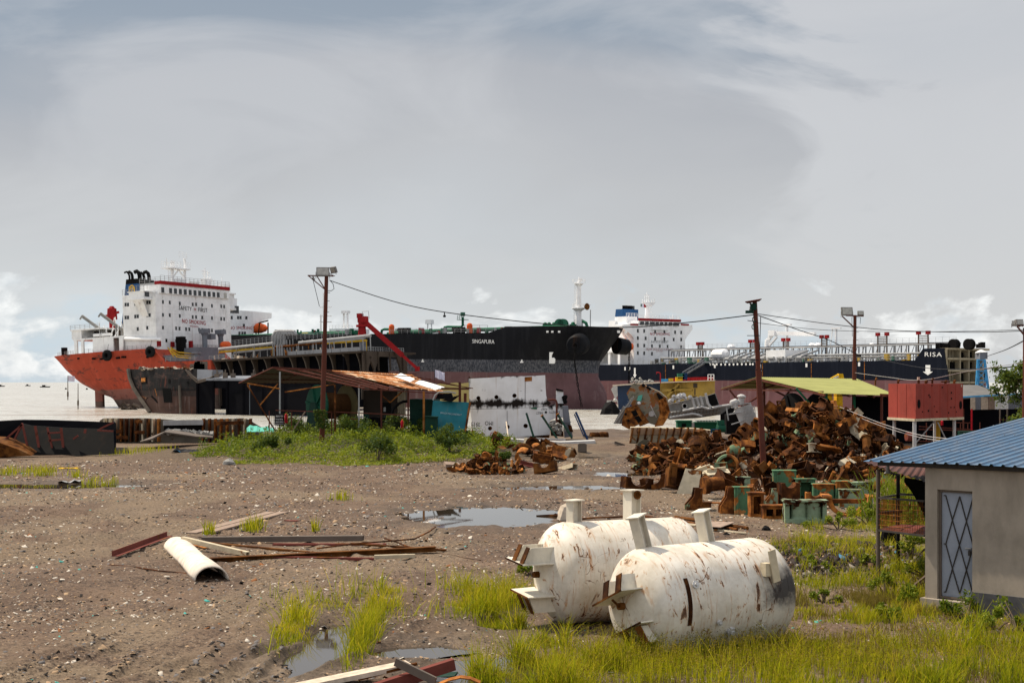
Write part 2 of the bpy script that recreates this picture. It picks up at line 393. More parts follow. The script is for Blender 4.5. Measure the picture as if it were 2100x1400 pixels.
M['greensheet']=weathered('pale_green_roof_sheet',(0.24,0.245,0.085),rust=0.0,streak=0.0,scale=0.9,grime=0.25,rough=0.7,grimecol=(0.17,0.15,0.06))
M['maroonsheet']=weathered('maroon_awning_sheet',(0.105,0.045,0.034),rust=0.08,streak=0.1,scale=1.4,grime=0.2)
M['greysheet']=plain('grey_roof_sheet',(0.12,0.115,0.11),0.8,scale=1)
M['redtank']=weathered('red_oxide_tank_paint',(0.27,0.050,0.036),rust=0.12,streak=0.35,scale=0.9,grime=0.25,spots=0.5,rustcol=(0.045,0.018,0.013))
M['creamwood']=plain('bleached_timber',(0.48,0.40,0.31),0.85,scale=6)
M['wood']=plain('grey_brown_timber',(0.27,0.20,0.155),0.85,scale=6)
M['beamgrey']=weathered('rust_grey_steel',(0.13,0.105,0.085),rust=0.3,streak=0.1,scale=2.0,grime=0.3)
M['alu']=weathered('dull_machine_grey',(0.24,0.235,0.22),rust=0.12,streak=0.25,scale=0.9,grime=0.5)
M['whitemach']=weathered('dirty_white_machine',(0.50,0.49,0.47),rust=0.15,streak=0.3,scale=1.0,grime=0.35)
M['tarp']=plain('turquoise_netting',(0.10,0.38,0.30),0.8,scale=9)
M['cloth']=plain('lilac_white_cloth',(0.60,0.58,0.68),0.85,scale=3,var=0.1)
M['bluepost']=plain('blue_paint',(0.010,0.028,0.075),0.6)
M['lightblue']=plain('sky_blue_paint',(0.06,0.27,0.50),0.55)
M['barkbrown']=plain('brown_bark',(0.10,0.075,0.055),0.9,scale=8)
M['stone']=plain('grey_stone',(0.26,0.25,0.23),0.9,scale=5)
def camo_mat():
 m,nt,b=new_mat('patchy_rust_and_grey_paint');tc=nd(nt,'ShaderNodeTexCoord').outputs['Object']
 n=noise_n(nt,tc,0.42,4,0.5,1.2)
 c=ramp_n(nt,noise_n(nt,tc,0.75,7,0.6,0.6),[(0.0,(0.05,0.055,0.045)),(0.36,(0.10,0.10,0.075)),(0.42,(0.20,0.18,0.125)),(0.53,(0.23,0.20,0.145)),(0.535,(0.30,0.10,0.045)),(0.56,(0.24,0.10,0.03)),(0.66,(0.20,0.105,0.04)),(0.68,(0.25,0.23,0.18))],'LINEAR')
 n2=noise_n(nt,tc,3.0,8,0.65)
 c=mix_n(nt,ramp_n(nt,n2,[(0.55,0.0),(0.75,0.6)]),c,RUST_M)
 setc(nt,b.inputs['Base Color'],c);b.inputs['Roughness'].default_value=0.75;return m
M['camo']=camo_mat()
def banded(name,top,mid,low,z1,z2,speck=0.5,scuff=0.0):
 """hull paint in three boot-top bands by height above the keel line"""
 m,nt,b=new_mat(name);tc=nd(nt,'ShaderNodeTexCoord').outputs['Object']
 sp=nd(nt,'ShaderNodeSeparateXYZ');nt.links.new(tc,sp.inputs[0])
 z=math_n(nt,'ADD',sp.outputs[2],math_n(nt,'MULTIPLY',math_n(nt,'SUBTRACT',noise_n(nt,tc,0.3,4),0.5),0.35))
 n=noise_n(nt,tc,0.25,7,0.65);st=noise_n(nt,map_n(nt,tc,(0.6,0.6,0.05)),1.0,6,0.65)
 sp2=noise_n(nt,map_n(nt,tc,(1,1,0.5)),2.6,6,0.75)
 t=mix_n(nt,math_n(nt,'MULTIPLY',ramp_n(nt,st,[(0.5,0.0),(0.75,1.0)]),0.5),top,tuple(q*1.9+0.010 for q in top))
 md=mix_n(nt,math_n(nt,'MULTIPLY',ramp_n(nt,sp2,[(0.42,0.0),(0.62,1.0)]),speck),mid,(0.24,0.245,0.26))
 lw=mix_n(nt,ramp_n(nt,n,[(0.35,0.0),(0.7,1.0)]),tuple(q*0.72 for q in low),low)
 lw=mix_n(nt,math_n(nt,'MULTIPLY',ramp_n(nt,st,[(0.55,0.0),(0.75,1.0)]),0.4),lw,(0.30,0.25,0.235))
 lw=mix_n(nt,ramp_n(nt,z,[(0.0,0.0),(0.5,0.0)]),lw,low)
 f1=ramp_n(nt,math_n(nt,'MULTIPLY',math_n(nt,'SUBTRACT',z,z1),4.0),[(0.0,0.0),(1.0,1.0)])
 f2=ramp_n(nt,math_n(nt,'MULTIPLY',math_n(nt,'SUBTRACT',z,z2),4.0),[(0.0,0.0),(1.0,1.0)])
 c=mix_n(nt,f2,lw,md);c=mix_n(nt,f1,c,t)
 if scuff:
  k1=noise_n(nt,map_n(nt,tc,(.22,.22,.5),(5,3,1)),1.0,9,.72,.5);k2=noise_n(nt,map_n(nt,tc,(.9,.9,.12),(1,8,2)),1.0,6,.65)
  c=mix_n(nt,math_n(nt,'MULTIPLY',ramp_n(nt,k1,[(.535,0.),(.61,1.)]),scuff),c,(.055,.035,.03))
  c=mix_n(nt,math_n(nt,'MULTIPLY',ramp_n(nt,k2,[(.6,0.),(.75,1.)]),scuff*.7),c,(.10,.045,.03))
  c=mix_n(nt,ramp_n(nt,k2,[(.28,.5),(.40,0.)]),c,mix_n(nt,.5,c,(.40,.105,.06)))
 setc(nt,b.inputs['Base Color'],c);b.inputs['Roughness'].default_value=0.6
 bump(nt,b,noise_n(nt,map_n(nt,tc,(0.35,0.35,0.35)),1.0,3),0.2,0.25)
 return m
M['hull_singapura']=banded('black_grey_and_red_hull',(0.010,0.0105,0.0125),(0.030,0.033,0.042),(0.15,0.082,0.084),13.3,9.8,0.42)
M['hull_risa']=banded('navy_and_red_hull',(0.006,0.0080,0.0145),(0.006,0.0080,0.0145),(0.15,0.074,0.079),7.9,7.85,0.0)
M['hull_orange']=banded('orange_hull_with_stained_bottom',(0.34,0.056,0.030),(0.25,0.090,0.065),(0.15,0.105,0.085),6.0,3.0,0.15,scuff=0.8)
M['hull_block']=banded('charred_hull_plate',(0.013,0.0125,0.0125),(0.032,0.022,0.019),(0.078,0.044,0.035),5.2,3.9,0.05,scuff=0.9)
# numpy noise
def _hash(ix,iy,seed):
 h=(ix.astype(np.int64)*374761393+iy.astype(np.int64)*668265263+seed*1442695041)&0xffffffff
 h=((h^(h>>13))*1274126177)&0xffffffff
 return((h^(h>>16))&0xffff)/65535.0
def vnoise(x,y,seed=0):
 ix=np.floor(x);iy=np.floor(y);fx=x-ix;fy=y-iy
 fx=fx*fx*(3-2*fx);fy=fy*fy*(3-2*fy)
 a=_hash(ix,iy,seed);b=_hash(ix+1,iy,seed);c=_hash(ix,iy+1,seed);d=_hash(ix+1,iy+1,seed)
 return(a*(1-fx)+b*fx)*(1-fy)+(c*(1-fx)+d*fx)*fy
def fbm(x,y,seed=0,o=4):
 s=0;a=0.5;t=0
 for i in range(o):
  s=s+a*vnoise(x*2**i+17.3*i,y*2**i-9.1*i,seed+i);t+=a;a*=0.5
 return s/t
def sstep(e0,e1,x):
 t=np.clip((x-e0)/(e1-e0),0,1);return t*t*(3-2*t)
 # terrain shape
def heap(x,y):
 """height of the big scrap heap and its left foot"""
 a=2.75*np.exp(-((((x-15.9)/4.1)**2+((y-75.0)/8.6)**2)**1.5))
 b=1.25*np.exp(-((((x-10.3)/3.0)**2+((y-75)/7.5)**2)**1.2))
 c=1.1*np.exp(-((((x-19.2)/2.2)**2+((y-76)/4.0)**2)**1.2))
 return np.maximum(np.maximum(a,b),c)
PUD=[(-0.85,48.5,2.55,3.4,0.0),(2.0,61.5,2.9,1.6,0.0),(5.6,70.5,1.6,2.4,0.0),(-20.5,62.5,4.2,1.6,0.0),(-3.25,24.6,0.42,2.3,-0.06),(-1.55,24.1,0.85,0.45,0.05),(-0.25,22.4,0.95,1.15,0.3),(-0.15,26.9,0.42,0.5,0.0),(0.85,21.2,0.8,0.5,0.0),(4.2,86.5,1.6,2.0,0)]
RUT=[(-8.2,20.5,-7.35,25.2),(-7.6,20.3,-6.95,24.6),(-6.4,20.3,-6.5,23.8),(-4.95,20.8,-4.55,24.2),(-4.45,20.9,-4.05,24.0),(-5.5,20.7,-5.2,24.4),(-3.95,21.0,-3.75,23.5)]
ARC=[(-20.0,30.0,17.0),(-20.0,30.0,18.3),(-20.5,27.0,15.3),(-21.5,42.0,9.0),(-21.5,42.0,9.8)]
def gz(x,y):
 x=np.asarray(x,float);y=np.asarray(y,float)
 z=-np.clip((y-116)*0.029,0,7)+sstep(118,145,y)*((fbm(x*.09,y*.05,19)-.5)*1.0+(fbm(x*.5,y*.25,20)-.5)*.35)
 z=z+1.15*np.exp(-((((x+9.0)/10.5)**2+((y-92)/11.0)**2)**1.6))
 z=z+0.70*heap(x,y)
 z=z+0.42*np.exp(-(((x-8.0)/2.6)**2+((y-35.2)/1.5)**2)**1.3)*(0.7+0.6*fbm(x*1.3,y*1.3,5))
 z=z+0.16*np.exp(-(((x+2.2)/3.2)**2+((y-29.5)/2.2)**2)**1.3)
 near=np.clip(1.2-y/75,0.1,1)
 z=z+(fbm(x*0.22,y*0.22,1)-0.5)*0.20*np.clip(y/30,.5,1)+(fbm(x*1.1,y*1.1,2)-0.5)*0.065*near+(fbm(x*4.0,y*4.0,3,3)-0.5)*0.05*near
 for x0,y0,x1,y1 in RUT:
  dx,dy=x1-x0,y1-y0;L=math.hypot(dx,dy);dx/=L;dy/=L
  t=(x-x0)*dx+(y-y0)*dy;s=(x-x0)*dy-(y-y0)*dx+0.05*np.sin(t*2.1+x0)
  w=sstep(-.6,.3,t)*sstep(L+.9,L-.4,t)
  z=z+w*(-0.045*np.exp(-(s/0.13)**2)+0.045*np.exp(-((s-0.25)/0.08)**2)*(0.1+1.8*vnoise(x*9,y*9,8)))
 z=z+(vnoise(x*11,y*9,15)-0.5)*0.030*near*sstep(.40,.58,fbm(x*.5,y*.5,16))
 for cx,cy,rr in ARC:
  s=np.hypot(x-cx,y-cy)-rr
  z=z+(-0.05*np.exp(-(s/0.16)**2)+0.055*np.exp(-((s-0.26)/0.12)**2)*(0.4+vnoise(x*3,y*3,8)))
 for cx,cy,a,b,r in PUD:
  c,s_=math.cos(r),math.sin(r)
  q=np.hypot(((x-cx)*c+(y-cy)*s_)/a,(-(x-cx)*s_+(y-cy)*c)/b)+(fbm(x*1.4,y*1.4,21)-0.5)*0.75
  k=sstep(1.55,0.72,q)
  z=z*(1-k)+(-0.155)*k
 return z
WATER=-0.085
def G(px,py,dz=0.0):
 """ground point seen at a pixel"""
 d=EYE*F/(py-HOR)
 for _ in range(12):
  x=(px-1050)/F*d;z=float(gz(x,d))+dz
  d2=(EYE-z)*F/(py-HOR);d=d+(d2-d)*0.7
 return Vector(((px-1050)/F*d,d,float(gz((px-1050)/F*d,d))))
def ground_mesh():
 ys=[14.0]
 while ys[-1]<130:ys.append(ys[-1]+max(0.055,ys[-1]*ys[-1]*0.00012+0.0))
 while ys[-1]<420:ys.append(ys[-1]*1.03)
 ys=np.array(ys)
 us=np.linspace(-0.46,0.46,560)
 U,Y=np.meshgrid(us,ys);X=U*Y
 Z=gz(X,Y)
 L=len(ys);V=np.stack([X,Y,Z],-1)
 left=V[:,:1].copy();left[...,0]-=300;right=V[:,-1:].copy();right[...,0]+=300
 V=np.concatenate([left,V,right],1)
 front=V[:1].copy();front[...,1]=-60;front[...,2]=0
 V=np.concatenate([front,V],0);n0,n1=V.shape[:2]
 idx=np.arange(n0*n1).reshape(n0,n1)
 q=np.stack([idx[:-1,:-1],idx[:-1,1:],idx[1:,1:],idx[1:,:-1]],-1).reshape(-1,4)
 me=bpy.data.meshes.new('ground');v=V.reshape(-1,3)
 me.vertices.add(len(v));me.vertices.foreach_set('co',v.ravel())
 me.loops.add(q.size);me.loops.foreach_set('vertex_index',q.ravel().astype(np.int32))
 me.polygons.add(len(q));me.polygons.foreach_set('loop_start',np.arange(0,q.size,4,dtype=np.int32));me.polygons.foreach_set('loop_total',np.full(len(q),4,np.int32))
 me.polygons.foreach_set('use_smooth',np.ones(len(q),bool));me.update(calc_edges=True)
 x,y=v[:,0],v[:,1]
 wet=np.zeros(len(v))
 for cx,cy,a,b,r in PUD:
  c,s_=math.cos(r),math.sin(r)
  d=np.hypot(((x-cx)*c+(y-cy)*s_)/(a+.5),(-(x-cx)*s_+(y-cy)*c)/(b+.6))+(fbm(x*.9,y*.9,31)-0.5)*0.8
  wet=np.maximum(wet,sstep(1.9,0.9,d))
 wet=np.maximum(wet,sstep(112,122,y))
 wet=np.maximum(wet,0.75*sstep(0.5,0.62,fbm(x*0.12,y*0.10,41))*sstep(70,84,y)*(x>-2))
 sand=sstep(0.50,0.62,fbm(x*0.30,y*0.16,51))*0.8
 sand=np.maximum(sand,sstep(25.5,21.5,y)*sstep(-2.3,-3.4,x)*sstep(0.35,0.6,fbm(x*0.9,y*0.9,53)))
 sand=np.maximum(sand,0.9*np.exp(-((x+0.2)**2/2.2+(y-24.4)**2/3.0)))
 rshade=np.clip(heap(x,y)*2.0,0,1)
 mound=np.exp(-((((x+9.0)/11.5)**2+((y-91)/12.0)**2)**1.6))
 for nm,arr in(('wet',wet),('sand',sand),('rustshade',rshade),('mound',mound)):
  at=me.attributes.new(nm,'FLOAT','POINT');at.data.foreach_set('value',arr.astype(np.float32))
 m,nt,b=new_mat('yard_soil');tc=nd(nt,'ShaderNodeTexCoord').outputs['Object']
 def A(nm):
  n=nd(nt,'ShaderNodeAttribute');n.attribute_name=nm;return n.outputs['Fac']
 n1=noise_n(nt,tc,0.45,8,0.62);n2=noise_n(nt,tc,5.0,8,0.7);n3=noise_n(nt,tc,28.0,4,0.7)
 c=ramp_n(nt,n1,[(0.3,(0.086,0.055,0.037)),(0.5,(0.122,0.080,0.054)),(0.7,(0.172,0.116,0.077))])
 c=mix_n(nt,math_n(nt,'MULTIPLY',A('sand'),0.75),c,(0.205,0.152,0.098))
 c=mix_n(nt,A('rustshade'),c,(0.060,0.032,0.020));c=mix_n(nt,A('mound'),c,(0.05,0.055,0.022))  # dark rusty tone under the heap paints the shade in its gaps
 g1=noise_n(nt,tc,9.0,5,.75);g2=noise_n(nt,tc,24.0,3,.7);gm=ramp_n(nt,noise_n(nt,tc,0.55,5,.6),[(.38,.45),(.56,1.)])  # dark grit from both noises puts the shadows between stones into the colour
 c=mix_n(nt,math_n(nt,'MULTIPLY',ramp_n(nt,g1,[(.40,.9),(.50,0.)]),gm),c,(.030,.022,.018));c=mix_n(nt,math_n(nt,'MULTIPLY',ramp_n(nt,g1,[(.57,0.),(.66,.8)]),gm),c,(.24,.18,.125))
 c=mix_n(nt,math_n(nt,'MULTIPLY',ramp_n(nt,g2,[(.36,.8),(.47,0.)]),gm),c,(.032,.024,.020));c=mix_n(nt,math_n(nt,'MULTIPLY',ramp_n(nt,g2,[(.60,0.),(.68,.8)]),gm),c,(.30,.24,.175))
 vo=nt.nodes.new('ShaderNodeTexVoronoi');vo.inputs['Scale'].default_value=13.0;nt.links.new(tc,vo.inputs['Vector'])
 spk=math_n(nt,'MULTIPLY',ramp_n(nt,vo.outputs['Distance'],[(0.15,1.0),(0.24,0.0)]),ramp_n(nt,noise_n(nt,tc,0.9,5,0.6),[(0.42,0.0),(0.6,1.0)]))
 crumb=mix_n(nt,ramp_n(nt,vo.outputs['Color'],[(0.35,0.0),(0.75,1.0)]),(0.055,0.045,0.04),(0.36,0.31,0.25))
 c=mix_n(nt,math_n(nt,'MULTIPLY',spk,0.85),c,crumb)
 c=mix_n(nt,ramp_n(nt,n3,[(0.62,0.0),(0.72,0.6)]),c,(0.25,0.21,0.17))
 wn=noise_n(nt,map_n(nt,tc,(1,.35,1)),1.6,8,.7)
 c=mix_n(nt,math_n(nt,'MULTIPLY',A('wet'),ramp_n(nt,wn,[(.36,.85),(.6,.15)])),c,ramp_n(nt,wn,[(.35,(0.040,0.029,0.020)),(.7,(0.115,0.078,0.046))]))
 setc(nt,b.inputs['Base Color'],c)
 setc(nt,b.inputs['Roughness'],ramp_n(nt,A('wet'),[(0.0,0.92),(1.0,0.62)]))
 b.inputs['Specular IOR Level'].default_value=0.12
 hh=math_n(nt,'ADD',math_n(nt,'MULTIPLY',n2,1.0),math_n(nt,'MULTIPLY',n3,0.35))
 bump(nt,b,hh,0.85,0.06)
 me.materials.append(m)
 ob=bpy.data.objects.new('ground',me);COL.objects.link(ob);tag(ob,'brown gravelly yard ground with tyre ruts and damp patches',kind='structure')
ground_mesh()
# sea
def sea():
 me=MB();S=30000
 me.add([(-S,100,-3),(S,100,-3),(S,S,-3),(-S,S,-3)],[(0,1,2,3)])
 m,nt,b=new_mat('muddy_sea');tc=nd(nt,'ShaderNodeTexCoord').outputs['Object']
 n=noise_n(nt,map_n(nt,tc,(0.02,0.008,1)),1.0,6,0.6)
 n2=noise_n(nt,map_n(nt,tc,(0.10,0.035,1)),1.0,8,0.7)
 n3=noise_n(nt,map_n(nt,tc,(0.30,0.075,1),(7,3,0)),1.0,7,0.7,0.3);n4=noise_n(nt,map_n(nt,tc,(0.013,0.05,1),(2,9,0)),1.0,5,0.6)
 c=ramp_n(nt,n,[(0.3,(0.40,0.38,0.325)),(0.7,(0.48,0.465,0.41))])
 c=mix_n(nt,ramp_n(nt,n3,[(0.53,0.0),(0.66,0.85)]),c,(0.22,0.155,0.095))
 c=mix_n(nt,ramp_n(nt,n4,[(0.58,0.0),(0.68,0.75)]),c,(0.235,0.165,0.10))
 c=mix_n(nt,ramp_n(nt,n2,[(0.56,0.0),(0.70,0.8)]),c,(0.62,0.60,0.56))  # pale flecks put wave glitter, along with foam, into the colour
 setc(nt,b.inputs['Base Color'],c);b.inputs['Roughness'].default_value=0.2;b.inputs['Specular IOR Level'].default_value=0.5
 w1=noise_n(nt,map_n(nt,tc,(0.35,0.18,1)),1.0,6,0.65,0.6);w2=noise_n(nt,map_n(nt,tc,(2.2,1.1,1)),1.0,4,0.6)
 bump(nt,b,math_n(nt,'ADD',w1,math_n(nt,'MULTIPLY',w2,0.22)),0.9,0.85)
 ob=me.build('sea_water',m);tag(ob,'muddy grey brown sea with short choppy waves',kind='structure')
sea()
# puddles
def puddle_mat():
 m,nt,b=new_mat('puddle_water');tc=nd(nt,'ShaderNodeTexCoord').outputs['Object']
 b.inputs['Base Color'].default_value=(0.035,0.026,0.016,1);b.inputs['Roughness'].default_value=0.02
 b.inputs['IOR'].default_value=1.5;b.inputs['Specular IOR Level'].default_value=0.8
 bump(nt,b,noise_n(nt,tc,3.0,3),0.02,0.01);return m
PM=puddle_mat()
PLAB=['wide puddle mirroring the sky in the middle of the yard','long thin puddle on the track left of the scrap heap','small puddle at the left foot of the scrap heap','muddy puddle near the black hull plate','narrow puddle filling a rut between two strips of grass','shallow puddle right of the grassy rut','reedy puddle beside the red beam end','tiny puddle near the bracket of the rear tank','puddle under sedge at the lower edge','puddle on the muddy beach track']
for(cx,cy,a,b_,r),lab in zip(PUD,PLAB):
 mb=MB();n=28
 mb.add([(cx+1.5*a*math.cos(2*math.pi*i/n),cy+1.5*b_*math.sin(2*math.pi*i/n),WATER)for i in range(n)],[tuple(range(n))])
 tag(mb.build('puddle',PM),lab,kind='structure')
 # many-faced scatter meshes (numpy)
def raw_mesh(name,V,Fq,tone,mats,midx=None,corners=4):
 me=bpy.data.meshes.new(name);V=np.asarray(V,np.float32).reshape(-1,3);Fq=np.asarray(Fq,np.int32).reshape(-1,corners)
 me.vertices.add(len(V));me.vertices.foreach_set('co',V.ravel())
 me.loops.add(Fq.size);me.loops.foreach_set('vertex_index',Fq.ravel())
 me.polygons.add(len(Fq));me.polygons.foreach_set('loop_start',np.arange(0,Fq.size,corners,dtype=np.int32));me.polygons.foreach_set('loop_total',np.full(len(Fq),corners,np.int32))
 for q in mats:me.materials.append(q)
 if midx is not None:me.polygons.foreach_set('material_index',np.asarray(midx,np.int32))
 me.update(calc_edges=True)
 if tone is not None:
  at=me.attributes.new('tone','FLOAT','POINT');at.data.foreach_set('value',np.asarray(tone,np.float32))
 return me
def link_mesh(name,me,parent=None,loc=None):
 ob=bpy.data.objects.new(name,me);COL.objects.link(ob)
 if parent is not None:ob.parent=parent
 if loc is not None:ob.location=loc
 return ob
def leaf_mesh(name,P,size,mat,tone=None,nrm=None,up=0.35):
 """one small bent leaf (two triangles as a quad) per point"""
 n=len(P);s=size*rng.uniform(0.6,1.35,n)
 d=rng.normal(size=(n,3));d[:,2]+=up
 if nrm is not None:d=d*0.7+nrm*1.2
 d/=np.linalg.norm(d,axis=1)[:,None]
 a=rng.normal(size=(n,3));a-=d*(a*d).sum(1)[:,None];a/=np.linalg.norm(a,axis=1)[:,None];b=np.cross(d,a)
 s=s[:,None]
 V=np.stack([P-a*s,P-b*s*0.42+d*s*0.08,P+a*s,P+b*s*0.42+d*s*0.08],1)
 Fq=np.arange(4*n).reshape(n,4)
 tone=rng.uniform(0,1,n)if tone is None else tone
 return raw_mesh(name,V,Fq,np.repeat(tone,4),[mat])
def blade_mesh(name,P,h,w,mat,tone,lean=0.35,bend=0.5):
 n=len(P);h=h*rng.uniform(0.55,1.25,n);az=rng.uniform(0,2*np.pi,n)
 sx=np.stack([np.cos(az),np.sin(az),np.zeros(n)],1)*(w/2)
 la=rng.uniform(0,2*np.pi,n);lm=np.abs(rng.normal(0,lean,n))
 D=np.stack([np.cos(la)*lm,np.sin(la)*lm,np.ones(n)],1)
 B=np.stack([np.cos(la),np.sin(la),-0.35*np.ones(n)],1)*(bend*np.abs(rng.normal(0.4,0.3,n)))[:,None]
 H=h[:,None]
 p0=P;p1=P+D*H*0.55;p2=P+D*H*0.95+B*H*0.45
 V=np.stack([p0-sx,p0+sx,p1+sx*0.8,p1-sx*0.8,p2+sx*0.15,p2-sx*0.15],1)
 k=np.arange(n)[:,None]*6
 Fq=np.concatenate([k+np.array([[0,1,2,3]]),k+np.array([[3,2,4,5]])],0)
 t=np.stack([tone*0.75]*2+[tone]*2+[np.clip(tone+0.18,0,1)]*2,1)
 return raw_mesh(name,V,Fq,t.ravel(),[mat])
LEAF=leafmat('weed_leaves',[(0.016,0.044,0.006),(0.060,0.110,0.009),(0.14,0.19,0.012),(0.25,0.27,0.035)])
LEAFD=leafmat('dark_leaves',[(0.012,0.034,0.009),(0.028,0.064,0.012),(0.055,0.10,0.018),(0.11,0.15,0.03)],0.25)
GRASS=leafmat('grass_blades',[(0.050,0.085,0.004),(0.19,0.23,0.007),(0.36,0.34,0.010),(0.50,0.36,0.035)],0.5)
SEDGE=leafmat('sedge_heads',[(0.085,0.060,0.008),(0.15,0.110,0.012),(0.22,0.155,0.018)],0.3)
DRY=leafmat('reddish_dry_grass',[(0.10,0.065,0.02),(0.16,0.11,0.03),(0.21,0.16,0.04)],0.3)
TREE=leafmat('tree_leaves',[(0.018,0.042,0.010),(0.042,0.085,0.014),(0.080,0.125,0.022),(0.15,0.19,0.06)],0.3)
# litter flakes on the soil
def litter():
 mats=[plain('bone_white_crumb',(0.46,0.41,0.34),0.8),plain('tan_crumb',(0.30,0.205,0.125),0.8),plain('grey_crumb',(0.13,0.12,0.115),0.8),plain('black_crumb',(0.025,0.022,0.02),0.8),plain('teal_scrap_of_plastic',(0.06,0.30,0.26),0.6),plain('rust_crumb',(0.20,0.08,0.03),0.8)]
 n=95000
 y=20+62*rng.uniform(0,1,n)**1.35;x=rng.uniform(-0.385,0.385,n)*y
 dens=fbm(x*0.35,y*0.25,61);dens2=fbm(x*1.5,y*1.5,62)
 keep=(dens*0.6+dens2*0.4+rng.uniform(-.2,.2,n)>0.50)
 keep&=~((y<24.5)&(x<-3.2)&(rng.uniform(0,1,n)<0.65))
 keep&=~((x>1.2)&(y<31)&(rng.uniform(0,1,n)<0.6))
 x,y=x[keep],y[keep];big=np.zeros(len(x))
 for x0,y0,x1,y1 in RUT:
  k=70;t=rng.uniform(0,1,k);L=math.hypot(x1-x0,y1-y0);nx,ny=(y1-y0)/L,-(x1-x0)/L;o=rng.normal(.25,.075,k)
  x=np.append(x,x0+(x1-x0)*t+nx*o);y=np.append(y,y0+(y1-y0)*t+ny*o);big=np.append(big,np.ones(k))
 z=gz(x,y);keep=z>WATER-0.01
 x,y,z,big=x[keep],y[keep],z[keep],big[keep];n=len(x)
 s=np.exp(rng.normal(math.log(0.017),0.55,n))*(0.62+y/62);s=np.clip(s*(1+.7*big),0.008,0.035+y*.0011)
 az=rng.uniform(0,6.28,n);tilt=rng.normal(0,0.35,(n,2));asp=rng.uniform(0.3,0.9,n);th=s*rng.uniform(0.08,0.45,n)
 a=np.stack([np.cos(az),np.sin(az),tilt[:,0]],1)*s[:,None];b=np.stack([-np.sin(az),np.cos(az),tilt[:,1]],1)*(s*asp)[:,None]
 P=np.stack([x,y,z],1);up=np.zeros((n,3));up[:,2]=th
 V=np.stack([P-a-b*.8,P+a*.8-b,P+a+b*.7,P-a*.7+b,P-a*.8-b*.6+up,P+a*.7-b*.8+up,P+a*.8+b*.6+up,P-a*.6+b*.8+up],1)
 k=np.arange(n)[:,None]*8
 Fq=np.concatenate([k+np.array([q])for q in([4,5,6,7],[0,1,5,4],[1,2,6,5],[2,3,7,6],[3,0,4,7])],0)
 mi=rng.choice(6,n,p=[0.20,0.31,0.18,0.27,0.012,0.028]);mi=np.where(big>0,rng.choice([1,2,2,3,3],n),mi)
 me=raw_mesh('gravel_litter',V,Fq,None,mats,np.tile(mi,5))
 tag(link_mesh('gravel_litter',me),'pale and dark crumbs of shell, plaster and plastic strewn on the soil',kind='stuff')
litter()
# rubble berm by the house
def rubble():
 mats=[plain('dark_rubble',(0.05,0.04,0.036),0.9),plain('pale_rubble',(0.24,0.21,0.18),0.9),plain('brown_rubble',(0.12,0.075,0.05),0.9),plain('blue_rubble',(0.06,0.16,0.26),0.7)]
 n=4200
 x=rng.normal(8.2,1.15,n);y=rng.normal(34.3,0.9,n)
 z=gz(x,y);s=np.clip(np.exp(rng.normal(math.log(0.028),0.5,n)),0.012,0.09)
 P=np.stack([x,y,z+s*0.3],1)
 base=np.array([[-1,-1,-1],[1,-1,-1],[1,1,-1],[-1,1,-1],[-1,-1,1],[1,-1,1],[1,1,1],[-1,1,1]])*0.7
 V=P[:,None,:]+(base[None]+rng.normal(0,0.35,(n,8,3)))*s[:,None,None]
 k=np.arange(n)[:,None]*8
 Fq=np.concatenate([k+np.array([q])for q in([4,5,6,7],[0,1,5,4],[1,2,6,5],[2,3,7,6],[3,0,4,7])],0)
 mi=rng.choice(4,n,p=[0.62,0.11,0.26,0.01])
 tag(link_mesh('rubble',raw_mesh('rubble',V,Fq,None,mats,np.tile(mi,5))),'bank of dark broken rubble left of the grey house',kind='stuff')
rubble()
